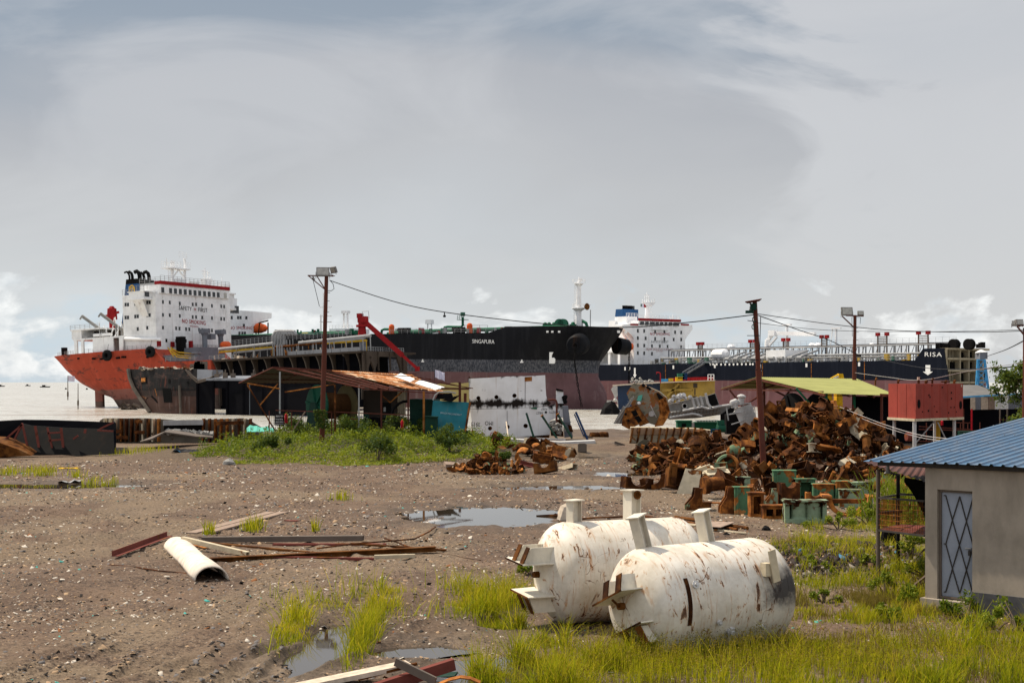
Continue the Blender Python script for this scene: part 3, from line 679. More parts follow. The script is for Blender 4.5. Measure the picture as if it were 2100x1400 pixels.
# grass
def px_of(x,y,z):return 1050+x/y*F,HOR+(EYE-z)/y*F
def grass():
 def field(n,xr,yr,fn):
  x=rng.uniform(*xr,n);y=rng.uniform(*yr,n);k=rng.uniform(0,1,n)<fn(x,y);return x[k],y[k]
 pts=[];
 def f1(x,y):
  q=fbm(x*0.9,y*0.7,71)
  edge=sstep(0.55,1.9,x-(y-21.5)*0.55+(fbm(x*0.6,y*.6,75)-.5)*2)
  bare=np.exp(-(((x-6.0)/1.5)**2+((y-25.6)/0.9)**2))
  d=edge*(sstep(0.30,0.5,q)*0.85+0.15)*np.clip(1-1.1*bare,0,1)
  return d*sstep(29.5,27.0,y+(q-.5)*2)*(0.22+0.78*sstep(.42,.56,fbm(x*2.6,y*2.2,77)))*(.35+.65*sstep(.36,.5,fbm(x*.8,y*.9,79)))
 x,y=field(110000,(-1.5,10.5),(20.6,29.5),f1);pts.append((x,y,0.18,0))
 def f1b(x,y):return sstep(.56,.68,fbm(x*1.1,y*1.1,73))*sstep(1.2,2.6,x-(y-21.5)*.55)*sstep(26.5,24.5,y)
 x,y=field(16000,(0,10.5),(20.6,27),f1b);pts.append((x,y,0.40,0))
 def f2(x,y):
  q=fbm(x*0.8,y*0.8,81);return sstep(0.34,0.54,q)*np.exp(-(((x-8.6)/2.7)**2+((y-32.5)/4.0)**2)**2)*0.9
 x,y=field(42000,(5.0,13),(27.5,41),f2);pts.append((x,y,0.22,0))
 def f3(x,y):
  q=fbm(x*0.7,y*0.5,83);return sstep(0.36,0.56,q)*np.exp(-(((x-10.6)/3.2)**2+((y-42)/5.0)**2)**2)*sstep(48,45,y)*sstep(.185,.225,x/y)
 x,y=field(34000,(6.0,15),(36,52),f3);pts.append((x,y,0.17,0))
 def f4(x,y):
  a=np.exp(-(((x+3.95)/0.26)**2+((y-25.8)/1.7)**2)**1.5);b=np.exp(-(((x+2.60)/0.20)**2+((y-25.4)/2.6)**2)**1.5)
  c=np.exp(-(((x+1.7)/2.2)**2+((y-28.6)/1.1)**2)**1.5)*sstep(0.42,0.58,fbm(x*1.6,y*1.6,85))
  d=np.exp(-(((x+0.55)/0.55)**2+((y-28.0)/0.9)**2)**1.5)
  return np.clip(a*.9+b*.8+c*.95+d*.9,0,1)
 x,y=field(44000,(-5.2,1.5),(22.0,31),f4);pts.append((x,y,0.34,0))
 for cx,cy,r,k in[(0.42,23.1,.20,420),(0.70,23.2,.22,400),(1.05,22.6,.22,420),(1.3,22.5,.2,360),(1.55,22.6,.2,360),(0.1,23.2,.10,150),(-0.55,22.0,.14,160),(-0.35,21.8,.16,200),(-0.15,22.2,.16,170),(0.18,21.5,.18,200),(0.55,21.4,.2,230),(0.9,21.3,.2,230),(-0.3,26.6,.18,260),(0.1,26.3,.12,160),(1.9,23.0,.4,600),(2.5,22.9,.4,500),(1.2,24.3,.35,460),(1.8,24.3,.4,460),(0.55,24.5,.25,300)]:
  pts.append((rng.normal(cx,r*0.6,k),rng.normal(cy,r*0.8,k),0.36,0))
 P=[];H=[];T=[]
 for x,y,h,_ in pts:
  z=gz(x,y);P.append(np.stack([x,y,z-0.01],1));H.append(h*(0.45+1.5*sstep(.35,.72,fbm(x*1.9,y*1.6,97))));q=fbm(x*1.3,y*1.3,91)
  T.append(np.clip(0.18+0.72*q+rng.normal(0,.24,len(x)),0,1))
 P=np.concatenate(P);H=np.concatenate(H);T=np.concatenate(T)
 k=~((P[:,0]>1.0)&(P[:,0]<4.9)&(P[:,1]>23.75+0.42*(P[:,0]-2))&(P[:,1]<26.9)&(P[:,2]>-5))
 P,H,T=P[k],H[k],T[k]
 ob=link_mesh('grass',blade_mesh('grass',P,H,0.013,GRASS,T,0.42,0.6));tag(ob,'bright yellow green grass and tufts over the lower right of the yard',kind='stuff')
 n=3000;x=rng.uniform(-0.7,8.8,n);y=rng.uniform(20.9,24.0,n);kk=rng.uniform(0,1,n)<(0.22+0.8*np.exp(-((x-3.0)/2.3)**2))
 x,y=x[kk],y[kk];z=gz(x,y);st=np.stack([x,y,z],1)
 hh=rng.uniform(0.28,0.52,len(x));P2=np.repeat(st,9,0)
 P2[:,2]+=np.repeat(hh,9)*rng.uniform(0.78,1.05,len(P2));P2[:,:2]+=rng.normal(0,0.045,(len(P2),2))
 a=leaf_mesh('sedge',P2,0.015,SEDGE)
 ob=link_mesh('sedge_heads',a);tag(ob,'brown seed heads of sedge standing above the grass by the tanks',kind='stuff')
 st2=np.repeat(st,2,0)+rng.normal(0,.02,(len(st)*2,3))*[1,1,0]
 ob=link_mesh('sedge_stems',blade_mesh('sedge_stems',st2,0.42,0.009,GRASS,rng.uniform(.3,.9,len(st2)),0.15,0.25));tag(ob,'thin green stems of sedge by the tanks',kind='stuff')
 n=9000;x=rng.normal(7.6,1.5,n);y=rng.normal(28.6,0.75,n);k=fbm(x*1.1,y*1.1,95)>0.44
 x,y=x[k],y[k];x3=rng.uniform(.6,9,9000);y3=rng.uniform(20.9,26,9000);k3=(fbm(x3*1.0,y3*1.0,96)>.52)&(x3>1+(y3-21)*.6);x=np.concatenate([x,x3[k3]]);y=np.concatenate([y,y3[k3]]);x2=rng.normal(6.9,.8,2600);y2=rng.normal(36.6,.8,2600);x=np.concatenate([x,x2]);y=np.concatenate([y,y2])
 ob=link_mesh('dry_grass',blade_mesh('dry_grass',np.stack([x,y,gz(x,y)],1),0.20,0.012,DRY,rng.uniform(0,1,len(x)),0.4,0.4));tag(ob,'reddish dry grass strip right of the white tanks',kind='stuff')
 x=[];y=[]
 for px,py,r,k in[(95,968,.5,130),(85,975,.35,90),(160,978,.18,50),(188,990,.2,60),(215,992,.12,30),(230,993,.1,25),(25,970,.5,80),(8,975,.5,80),(700,1025,.25,60),(430,1095,.10,36),(515,1090,.16,60),(525,1085,.14,50),(645,1090,.08,26),(300,925,.9,120),(265,930,.9,120),(1485,1003,.3,60),(1770,1060,.3,60)]:
  g=G(px,py);x.append(rng.normal(g.x,r,k));y.append(rng.normal(g.y,r*1.2,k))
 x=np.concatenate(x);y=np.concatenate(y)
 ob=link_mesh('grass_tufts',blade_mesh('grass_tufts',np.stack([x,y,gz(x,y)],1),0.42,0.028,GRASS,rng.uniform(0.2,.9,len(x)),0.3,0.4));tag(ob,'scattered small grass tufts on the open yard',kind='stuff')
grass()
# weeds on the mound before the winch shed
def mound_cover():
 n=95000;x=rng.uniform(-22,3.5,n);y=rng.uniform(73,97,n)
 e=(((x+9.3)/9.6)**2+((y-88)/12.5)**2)+(fbm(x*0.4,y*0.3,101)-.5)*0.8
 q=fbm(x*0.8,y*0.55,103);k=(e<1.0)&(rng.uniform(0,1,n)<0.35+0.9*sstep(.3,.6,q))&(rng.uniform(0,1,n)<np.clip((98-y)/14,.25,1))
 x,y,q=x[k],y[k],q[k]
 h=0.06+0.75*sstep(0.40,0.70,q)*sstep(75,83,y)*(0.5+fbm(x*2.2,y*1.6,107))
 z=gz(x,y)+rng.uniform(0.1,1,len(x))*h
 t=np.clip(0.50+0.65*(fbm(x*.35,y*.25,105)-.45)+0.35*sstep(84,76,y)+rng.normal(0,.2,len(x)),0,1)
 me=leaf_mesh('weeds',np.stack([x,y,z],1),0.078,LEAF,t,up=0.9)
 tag(link_mesh('weeds',me),'low carpet of bright green weeds covering the mound before the winch shed',kind='stuff')
mound_cover()
def bush(px,py,w,h,n,label,mat=None,leaf=0.10,group=None,tone=(0.1,0.8),cat='bush',name='bush',dep=None):
 """py = row of the foot; w,h in metres"""
 g=G(px,py);o=thing(name,label,cat,g,group=group)
 k=max(5,int(w*4));L=[]
 for _ in range(k):
  c=np.array([rng.normal(0,w*0.26),rng.normal(0,(dep or w)*0.26),h*rng.uniform(0.3,0.85)]);c[2]*=1-0.35*min(1,abs(c[0])/(w*.5));r=h*rng.uniform(0.16,0.34)
  m=int(n/k);d=rng.normal(size=(m,3));d/=np.linalg.norm(d,axis=1)[:,None]
  L.append(c+d*r*rng.uniform(0.35,1.15,m)[:,None])
 P=np.concatenate(L);P[:,2]=np.abs(P[:,2])
 t=np.clip(rng.uniform(tone[0],tone[1],len(P)),0,1)
 link_mesh('foliage',leaf_mesh('foliage',P,leaf,mat or LEAFD,t,up=0.5),o)
 s=MB()
 for _ in range(7):
  e=P[int(rng.integers(len(P)))]
  s.path([(0,0,-0.05),(e[0]*.4,e[1]*.4,e[2]*.5),tuple(e)],[0.022,.015,.006],4)
 s.build('stem',M['barkbrown'],o)
 return o
GB='bushes in front of the winch shed'
for a in[(655,900,2.6,1.5,1500,'tallest dark leafy bush at the foot of the left lamp pole'),(605,912,2.4,1.15,1100,'mid green bush left of the left lamp pole'),(560,915,1.8,.8,700,'low bush under the black notice board'),(725,905,2.4,1.2,1100,'dense bush right of the left lamp pole, before the winch'),(775,945,2.2,1.15,1000,'dark rounded bush low on the mound, nearest the yard'),(820,908,2.0,1.0,900,'bush below the right fire extinguisher'),(795,900,1.6,.9,700,'small bush at the railing of the winch shed'),(925,912,2.2,1.25,1100,'dark bush in front of the teal panel'),(955,922,1.7,.95,700,'small dark bush right of the teal panel'),(992,936,1.7,.62,700,'bush in front of the red letters on the white wall'),(1035,945,2.3,.7,900,'spreading bush behind the small brick red scrap heap'),(1023,915,1.0,1.1,500,'slim upright shrub in front of the white wall'),(470,905,2.6,.7,900,'flat yellow green bush at the left end of the mound')]:
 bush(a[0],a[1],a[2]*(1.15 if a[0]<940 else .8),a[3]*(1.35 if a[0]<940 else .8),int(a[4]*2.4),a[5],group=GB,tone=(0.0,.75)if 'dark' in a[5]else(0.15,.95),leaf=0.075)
GH='weeds round the grey house'
for a in[(1850,1240,1.0,.55,700,'leafy weed clump left of the house corner'),(1815,1215,.9,.42,500,'weed clump in front of the leaning boards'),(1790,1165,.9,.35,450,'low weed on the rubble bank'),(1985,1270,.9,.50,650,'dark weed clump under the house door'),(2040,1290,1.1,.55,700,'weed clump along the grey plinth'),(2090,1300,1.0,.6,600,'weed clump at the right frame edge by the plinth'),(1870,1150,1.0,.8,900,'green creeper heap against the house corner'),(1850,1105,1.3,.9,900,'shaded weeds under the cage'),(1720,1085,1.8,.5,800,'bright low weeds in front of the green engine frames'),(1780,1075,1.7,.7,800,'bright weeds left of the cage post'),(1700,1125,1.4,.35,600,'sunlit weed patch left of the cage'),(1090,1180,.9,.3,400,'small weed left of the rear tank'),(1690,1235,.7,.3,350,'weed beside the right end of the front tank'),(1820,1275,.8,.35,400,'yellow green weed in the dry grass'),(1900,1185,.6,.5,400,'ivy like weed by the door step'),(1660,1170,.8,.35,350,'weed at the edge of the rubble bank')]:
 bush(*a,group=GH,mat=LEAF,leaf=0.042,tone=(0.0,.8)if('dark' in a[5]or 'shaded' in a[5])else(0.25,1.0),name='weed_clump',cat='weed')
bush(1450,918,1.0,.8,420,'feathery green shrub between scrap and ribbed panel',mat=LEAF,leaf=0.07,tone=(.2,.9))
def reeds(px,py,h,n,label):
 g=G(px,py);o=thing('tall_grass_clump',label,'grass clump',g)
 P=rng.normal(0,0.35,(n,3));P[:,2]=0
 link_mesh('blades',blade_mesh('blades',P,h,0.045,LEAF,rng.uniform(.35,1,n),0.28,0.75),o)
reeds(1825,1075,1.7,190,'tall arching green grass clump behind the cage post');reeds(1870,1075,1.4,110,'arching grass clump under the maroon awning')
def tree(px,py,d,rx,rz,n,label,trunk_to,seed,leaf=0.13):
 r2=np.random.default_rng(seed);c=W(px,py,d);base=Vector((c.x+0.4,d,float(gz(c.x,d))))
 o=thing('tree',label,'tree',base);L=[];cc=c-base
 s=MB();s.path([(0,0,-.1),(.05,0,1.2),(cc.x*.5,0,2.2),(cc.x,0,cc.z)],[.16,.13,.10,.05],7)
 for _ in range(46):
  v=r2.normal(size=3);v/=np.linalg.norm(v);v*=r2.uniform(0.35,1.0)
  q=np.array([cc.x,cc.y,cc.z])+v*[rx,rx,rz];r=r2.uniform(.28,.62)
  m=n//46;dd=r2.normal(size=(m,3));dd/=np.linalg.norm(dd,axis=1)[:,None]
  L.append(q+dd*r*r2.uniform(.2,1.1,m)[:,None])
  if r2.uniform()<.5:s.path([(cc.x*.8,0,cc.z*.72),(cc.x+v[0]*rx*.5,v[1]*rx*.5,cc.z+v[2]*rz*.4),tuple(q)],[.05,.03,.012],5)
 for bx in trunk_to:
  e=W(bx[0],bx[1],d)-base;s.path([(cc.x,0,cc.z),tuple((Vector(cc)+e)/2+Vector((0,0,.15))),tuple(e)],[.03,.02,.01],5)
  for t in np.linspace(.5,1,5):
   p=Vector(cc).lerp(e,t);dd=r2.normal(0,.17,(24,3));L.append(np.array(p)+dd)
 P=np.concatenate(L)
 link_mesh('crown',leaf_mesh('crown',P,leaf,TREE,r2.uniform(0,1,len(P)),up=0.4),o);s.build('trunk',M['barkbrown'],o)
tree(2105,790,92,2.0,1.75,5200,'broad leaved tree with loose sprays at the right frame edge',[(2038,752),(2042,775),(2050,760)],5)
tree(2110,868,84,.9,1.0,1600,'smaller leafy tree above the right end of the blue roof',[(2072,862)],9)
# helpers for ships
def rail(mb,pts,h=1.1,step=1.6,r=0.05,bars=3):
 for a,b in zip(pts[:-1],pts[1:]):
  a,b=Vector(a),Vector(b);n=max(1,int((b-a).length/step))
  for k in range(1,bars+1):mb.beam(a+Vector((0,0,h*k/bars)),b+Vector((0,0,h*k/bars)),r*1.4,r*1.4)
  for i in range(n+1):
   p=a.lerp(b,i/n);mb.beam(p,p+Vector((0,0,h)),r*1.6,r*1.6)
 return mb
def copies(src,spots,parent):
 """first spot keeps src, the rest are copies sharing its mesh"""
 for i,p in enumerate(spots):
  o=src if i==0 else src.copy()
  if i:COL.objects.link(o);o.parent=parent
  o.location=p
def windows(name,parent,spots,size,mat=None):
 mb=MB();mb.box((0,0,0),size);o=mb.build(name,mat or M['glass'],parent);copies(o,spots,parent)
def hull_loft(st,nz=9):
 mb=MB();rows=[]
 for x,B,zb,zd,p in st:
  L=[(x,-B*max(0.02,(k/nz))**p,zb+(zd-zb)*k/nz)for k in range(nz,-1,-1)]
  rows.append(L+[(q[0],-q[1],q[2])for q in reversed(L)])
 mb.grid(rows);k=len(rows[0])
 for i in range(len(rows)-1):mb.f.append((i*k,(i+1)*k,(i+2)*k-1,(i+1)*k-1));mb.m.append(0)
 mb.f.append(tuple(range(k)));mb.m.append(0);b=(len(rows)-1)*k;mb.f.append(tuple(b+i for i in range(k-1,-1,-1)));mb.m.append(0)
 return mb
def mast_ladder(mb,a,b,w=0.5,n=10,r=0.05):
 a,b=Vector(a),Vector(b);s=Vector((0,w/2,0))
 mb.beam(a-s,b-s,r,r);mb.beam(a+s,b+s,r,r)
 for i in range(n):p=a.lerp(b,(i+.5)/n);mb.beam(p-s,p+s,r,r)
 # 1: the orange tanker
S1=Frame((-93.4,414.4,-3),(0,R(-2.5),R(-26.05)))
t1=thing('tanker','orange hulled tanker with a tall white SAFETY FIRST house, its side cut open forward','ship',S1.loc,S1.rot)
def ship1():
 H=S1.hit;T=t1
 PO,MD=17.0,12.7
 st=[(-42.6,10,14.6,PO,.25),(-40,11.5,10.8,PO,.33),(-36,13.2,7.6,PO,.36),(-31,14.6,5.4,PO,.36),(-26,15.4,3.9,PO,.36),(-22.5,15.8,1.2,PO,.40),(-20.8,15.9,-2.0,PO,.42),(-17,16,-4,PO,.34),(-10,16,-4,PO,.22),(0,16,-4,PO,.12)]
 xb=H(330,735,1,-16).x
 st+=[(xb-3.0,16,-4,PO,.08),(xb+1.5,16,-4,MD+.3,.08),(xb+12,16,-4,MD,.08),(H(432,750,1,-16).x,16,-4,MD,.08)]
 h=hull_loft(st,12);h.build('hull',M['hull_orange'],T,smooth=50)
 r=MB();a=H(196,797,1,-.3);b=H(196,832,1,-.3)
 r.bb((a.x-.2,-.45,-4),(a.x+2.7,.45,a.z+.8));r.bb((a.x+.3,-.25,-4.0),(a.x-1.2,.25,1.6));r.build('rudder',M['hull_orange'],T)
 yL=-15.2;zA=H(175,697,1,yL).z;zB=H(160,675,1,yL).z
 p=MB();a=H(150,720,1,yL);b=H(312,712,1,yL)
 for x0,x1 in((H(152,700,1,yL).x,H(158,700,1,yL).x),(H(166,700,1,yL).x,H(171,700,1,yL).x),(H(190,700,1,yL).x,H(232,700,1,yL).x),(H(244,700,1,yL).x,H(252,700,1,yL).x)):
  p.bb((x0,yL,PO),(x1,yL+.4,zA))
 xa,xc=H(150,700,1,yL).x,H(252,700,1,yL).x
 p.bb((xa,yL-.02,zA),(xc,14,zA+.5));p.bb((xa+2,-9,PO),(xc-1,10,zA))
 p.bb((xa-.5,yL,zA+.5),(H(166,660,1,yL).x,yL+5,zB-.4));p.bb((xa-.8,yL-.3,zB-.4),(H(205,660,1,yL).x,12,zB))
 p.bb((H(176,690,1,-9).x,-10,zA+.5),(xc-1,8,zB-.4))
 p.build('poop_house',M['white'],T)
 d=MB()
 for px in(180,236):x=H(px,700,1,yL).x;d.bb((x,-9.2,PO+.6),(x+2.2,-8.9,PO+2.8))
 x0=H(167,690,1,yL).x;d.bb((x0+.3,-10.2,zA+.6),(xc-2,-10.0,zB-.5));d.build('recess',M['deckbrown'],T)
 rl=MB();rail(rl,[(xa-.8,yL-.2,zB),(H(205,660,1,yL).x,yL-.2,zB)],1.2);rail(rl,[(-42,-9,PO),(xa,-14.5,PO)],1.1);rail(rl,[(H(172,700,1,yL).x,yL,PO),(H(190,700,1,yL).x,yL,PO)])
 rail(rl,[(H(252,700,1,-15.6).x,-15.6,PO),(H(308,700,1,-15.6).x,-15.6,PO)]);rail(rl,[(x0+.3,yL,zA+.5),(H(200,690,1,yL).x,yL,zA+.5)])
 rail(rl,[(xb+1.5,-15.9,MD+.3),(H(400,745,1,-15.9).x,-15.9,MD+.1)],1.2);rl.build('aft_railing',M['lgrey'],T)
 k=MB();k.bb((-41.6,-8,PO),(-40.4,-6.6,PO+2.6));k.bb((-39.4,-10,PO),(-38.6,-9,PO+2.0));k.tube((-40,-9,PO),(-40,-9,PO+2.4),.4);k.tube((-38,-11,PO),(-38,-11,PO+1.8),.35)
 k.build('mooring_gear',M['soot'],T)
 c=MB()
 for(p0,p1)in(((168,648),(220,686)),((206,643),(250,676))):
  a=H(*p0,1,-13);b=H(*p1,1,-13);c.beam(a,b,.55,.75);c.beam(b,b+Vector((0,0,-4)),.5,.5);c.beam(a.lerp(b,.7),b+Vector((-1.6,0,-3)),.3,.3);c.beam(a,a+Vector((-.8,0,-.9)),.35,.35)
 c.build('provision_crane',M['alu'],T)
 c=MB();a=H(230,655,1,-9);c.tube(a+Vector((0,0,-4.5)),a,.9,n=10);c.tube(a,a+Vector((0,0,3.2)),1.5,1.3,n=10);c.beam(a+Vector((-3,0,1)),a+Vector((2.5,0,2)),.6,.6);c.tube(a+Vector((0,0,3.2)),a+Vector((0,0,3.9)),1.0,.5,n=8)
 c.build('red_winch_tower',M['red'],T)
 c=MB();a=H(205,683,1,-14);
 for q in range(14):c.tube(a+Vector((q*.9-1,random.uniform(0,3),-1.2)),a+Vector((q*.9-.6,random.uniform(0,3),random.uniform(1,4.5))),.13,n=5)
 c.box(H(203,687,1,-14.8),(3.2,1.4,.8));c.box(H(217,686,1,-14.8),(3.6,1.4,.8));a=H(255,694,1,-14.8);b=H(330,696,1,-14.8);c.path([a,a.lerp(b,.3),a.lerp(b,.8),b],.42,8);c.build('vent_duct',M['white2'],T)
 A=H(319,640,0,0.0);B_=H(472,640,0,0.0);zt=31.2
 yA,yB=A.y,B_.y;xbk=H(252,640,1,yA).x;zt=H(275,604,1,yA).z;zw0,zw1=H(300,611,0,-1.2).z,H(300,598,0,-1.2).z
 g=MB();g.bb((xbk,yA,MD),(0,yB,zt))
 for row in(632,645.5,657.5,671,684):
  z=H(395,row,0,0).z;g.bb((xbk-.03,yA-.035,z-.06),(.035,yB+.03,z+.06))
 g.build('house',M['white'],T)
 wl=H(329,595,0,0.5).y;wr=H(470,600,0,0.5).y;zr=H(400,589,0,.5).z
 g=MB();g.bb((-7,wl,zt),(.5,wr,zr));g.bb((-6,wr,zt-2.5),(-1,wr+4.4,zt+1.6));g.bb((-6.4,wr,zt-3.2),(-.6,wr+4.6,zt-2.5));g.bb((-6.4,wr,zt+1.6),(-.6,wr+4.8,zt+2.0))
 ww=H(284,605,0,-3).y
 g.bb((-6.5,ww,zw0),(-1.2,wl+.5,zw1));g.bb((-6.9,ww-.25,zw0-.4),(-.9,wl+.5,zw0));g.bb((-6.9,ww-.2,zw1),(-.9,wl+.6,zw1+.25))
 g.slab([(-5.5,ww+.3,zw0-.4),(-2,ww+.3,zw0-.4),(-2.6,yA,zw0-5),(-4.8,yA,zw0-5)],(0,.3,0))
 g.build('wheelhouse',M['white'],T)
 g=MB();g.bb((.4,wl-.1,zr),(.75,wr+.1,zr+1.0));g.bb((-1.5,wl-.12,zr),(.4,wl+.15,zr+.95));g.build('red_fascia',M['red'],T);g=MB();g.bb((-7.0,wl+.15,zr),(.4,wr,zr+.6));g.build('house_top',M['lgrey'],T)
 z1=H(395,600,0,.55).z
 ys=[H(p,600,0,.55).y for p in(334,350,360,370,380,390,400,409.5,419.5,429,438.5,447.5)]
 windows('bridge_window',T,[(.5,y,z1)for y in ys],(.16,1.25,1.5))
 g=MB();y=H(462,603,0,.55).y;g.box((.5,y,z1),(.14,1.35,1.6));g.build('pale_window',M['lampglass'],T)
 g=MB();a=H(301,602,0,-1.2);g.box((-1.2,a.y,a.z),(.12,1.9,1.7));g.build('wing_window',M['glass'],T)
 sp=[]
 for px,py in[(334,619),(348,620),(368.5,622),(395,624),(402,624),(414.5,625),(434.5,627),(453.5,628),(459.5,628.5),(334,645.5),(348,646),(368.5,647.5),(395,650),(402,650),(414.5,651),(434.5,652),(453.5,653.5),(459.5,654),(334,671.5),(361,673),(368,673.5),(381.5,674.5),(388,675),(408,676),(415,676.5),(428,677),(434.5,677.5),(459,678),(341,698),(361,699),(381,699)]:
  p=H(px,py,0,0);sp.append((0.0,p.y,p.z))
 windows('window',T,sp,(.10,.78,1.02))
 sp=[]
 for px,py in[(257.5,624.5),(262.5,624.5),(277.5,623),(282.5,622.5),(302,620),(307,620),(257.5,651),(262.5,651),(277.5,649),(282.5,648.5),(302,646),(307,646),(282.5,674.5),(302,672)]:
  p=H(px,py,1,yA);sp.append((p.x,yA,p.z))
 windows('side_window',T,sp,(.72,.10,1.02))
 for txt,px,py,s,mt in(('SAFETY',379.5,632.5,1.72,'darktext'),('FIRST',415.5,636,1.72,'darktext'),('+',399.7,635,2.0,'redtext'),('NO SMOKING',397.5,660.5,1.72,'redtext'),('IMO 850756',398,669.3,.75,'redtext')):
  p=H(px,py,0,.02);tl=H(px+10,py+0.95,0,.02)-p
  lettering(txt,T,p,tl,(0,0,1),s,M[mt],off=.07,spacing=1.12,sx=0.95 if txt!='NO SMOKING' else .92)
 g=MB();rail(g,[(.6,wl,zr+1),(.6,wr,zr+1)],1.5,1.8,.05);rail(g,[(-7,wl,zr+.6),(.6,wl,zr+.6)],1.5,1.8,.05);rail(g,[(-6.5,ww,zw1+.2),(-1,ww,zw1+.2)],1.6,1.3,.06)
 rail(g,[(xbk,yA,zt),(xbk+4,yA,zt)],1.6,1.2,.05);rail(g,[(.4,yA+6,MD+4.6),(.4,yB,MD+4.6)],1.2,1.6,.05);g.build('house_railing',M['lgrey'],T)
 g=MB();x=-4.5;a=H(353,550,0,x);
 for px in(353.5,378.5):q=H(px,552,0,x);g.tube((x,q.y,zr),(x,q.y,q.z),.42,n=8)
 q=H(378.5,530,0,x);g.tube((x,q.y,a.z),(x,q.y,q.z),.38,n=8)
 l=H(340,551,0,x);r_=H(381,552,0,x);g.bb((x-1.8,l.y,a.z-.25),(x+1.8,r_.y,a.z+.1))
 m_=H(366,553,0,x);b1=H(356,567,0,x);b2=H(377,569,0,x);g.beam(m_,b1,.3,.3);g.beam(m_,b2,.3,.3)
 rail(g,[(x+1.7,l.y,a.z),(x+1.7,r_.y,a.z)],1.9,1.5,.05,3);rail(g,[(x-1.7,l.y,a.z),(x-1.7,r_.y,a.z)],1.9,1.5,.05);rail(g,[(x+.5,H(365,541,0,x).y,a.z+3.2),(x+.5,r_.y,a.z+3.2)],1.8,1.2,.05)
 q=H(354,543,0,x);g.tube((x,q.y,a.z),(x,q.y,q.z+.6),.9,.5,n=8);g.box((x,q.y,q.z+.9),(.9,1.2,.5))
 q=H(341.5,538,0,x);g.beam((x,q.y,a.z),(x,q.y,q.z+1.2),.2,.2);g.beam((x,q.y-1,q.z),(x,q.y+1,q.z),.16,.16)
 u0=H(356,572,0,x);u1=H(377,585,0,x);g.bb((x-1,u0.y,zr),(x+1,u1.y,u0.z));mast_ladder(g,(x,H(347,570,0,x).y,zr),(x,H(347,551,0,x).y,a.z),.9,9,.09)
 g.build('radar_platform',M['white2'],T)
 g=MB();x=-6
 for px,py,rr in((417,553,.16),(420,549,.22),(426,556,.18),(431,566,.14),(387,575,.1),(440,572,.1),(455,568,.13),(450,580,.1),(467,585,.2)):
  q=H(px,py,0,x);g.tube((x,q.y,zr),(x,q.y,q.z),rr,rr*.7,n=5)
 for px,py,w in((418,556,2.4),(420,562,2.8),(426,559,2.0),(427,570,3)):q=H(px,py,0,x);g.beam((x,q.y-w/2,q.z),(x,q.y+w/2,q.z),.2,.2)
 q=H(423,576,0,x);g.slab([(x-1,q.y-1.6,q.z+.6),(x-1,q.y+1.9,q.z+.6),(x-1,q.y+.7,zr),(x-1,q.y-.7,zr)],(2,0,0))
 for px in(392,398,404):q=H(px,583,0,x);g.box((x,q.y,q.z),(.8,.9,1.6))
 q=H(398,579,0,x);g.box((x,q.y,q.z),(1.0,4.6,.3));q=H(460,585,0,x);g.box((x,q.y,q.z-1),(2,3.4,2.2));g.build('aerial_mast',M['white2'],T)
 zf0,zf1=17.0,H(300,573,0,-14).z
 def fq(z):
  t=(z-zf0)/(zf1-zf0);x0=-21.5+3.6*t;return[(x0,-5.6,z),(-14,-5.6,z),(-14,2.2,z),(x0,2.2,z)]
 g=MB();zb=zf1-4.0;g.grid([fq(zf0+3),fq(zf1-1.45)],close=True);g.f.append((4,5,6,7));g.m.append(0);g.build('funnel',M['blue'],T)
 g=MB();g.grid([fq(zf1-1.4),fq(zf1)],close=True);g.f.append((4,5,6,7));g.m.append(0)
 s_=[(p[0]-.03,p[1]-.04,p[2])for p in fq(zf0+3)[:1]];g.slab([(-21.55,-5.66,zf0),(-20.3,-5.66,zf0),(-17.9,-5.66,zf1-8),(-18.6,-5.66,zf1-8)],(0,.3,0));g.build('funnel_top',M['soot'],T)
 for px,py,rr in((265,556,.28),(271,556,.42),(286,555,.62),(295,558,.42),(305,556,.55)):
  g=MB();q=H(px,py,0,-16);z=q.z;z-=1.0;g.path([(-16,q.y,zf1-.3),(-16,q.y,z-.5),(-16.3,q.y,z+.4),(-17.0,q.y,z+.9),(-17.8,q.y,z+.7)],rr,8);g.build('exhaust_pipe',M['soot'],T)
 lg=H(270.5,594,1,-5.66);g=MB();n=24
 for i in range(n):
  a0,a1=2*math.pi*i/n,2*math.pi*(i+1)/n
  g.slab([(lg.x+r_*math.cos(a),-5.66,lg.z+r_*1.25*math.sin(a))for a,r_ in((a0,1.15),(a1,1.15),(a1,.82),(a0,.82))],(0,-.06,0))
 for q in([(-.95,.55),(.75,.55),(.75,.25),(-.95,.25)],[(-.65,-.45),(1.0,-.45),(1.0,-.75),(-.65,-.75)],[(.75,.25),(.35,.25),(-.65,-.45),(-.25,-.45)],[(-1.0,.25),(-.6,.25),(-.9,-.55),(-1.05,-.2)]):
  g.slab([(lg.x+a,-5.66,lg.z+b*1.25)for a,b in q],(0,-.06,0))
 g.build('funnel_emblem',M['yellowbright'],T)
 g=MB()
 for px,pt,pb in((419,676,712),(452,678,712)):
  x=5;a=H(px,pt,0,x);b=H(px,pb,0,x);g.box((x,a.y,a.z-.4),(2.4,2.3,1.3));g.tube((x,a.y,b.z-1),(x,a.y,a.z-1),.75,n=10);g.tube((x,a.y,a.z-1.8),(x,a.y,a.z-1),.75,1.1,n=10)
 a=H(432,690,0,4);g.box((4,a.y,a.z),(2,2.2,1.6));a=H(400,706,0,8);b=H(450,738,0,8);g.bb((4,a.y,MD),(10,b.y,MD+4.3));a=H(322,717,0,4);g.bb((.5,-14.5,MD),(6,a.y+12,MD+2.2))
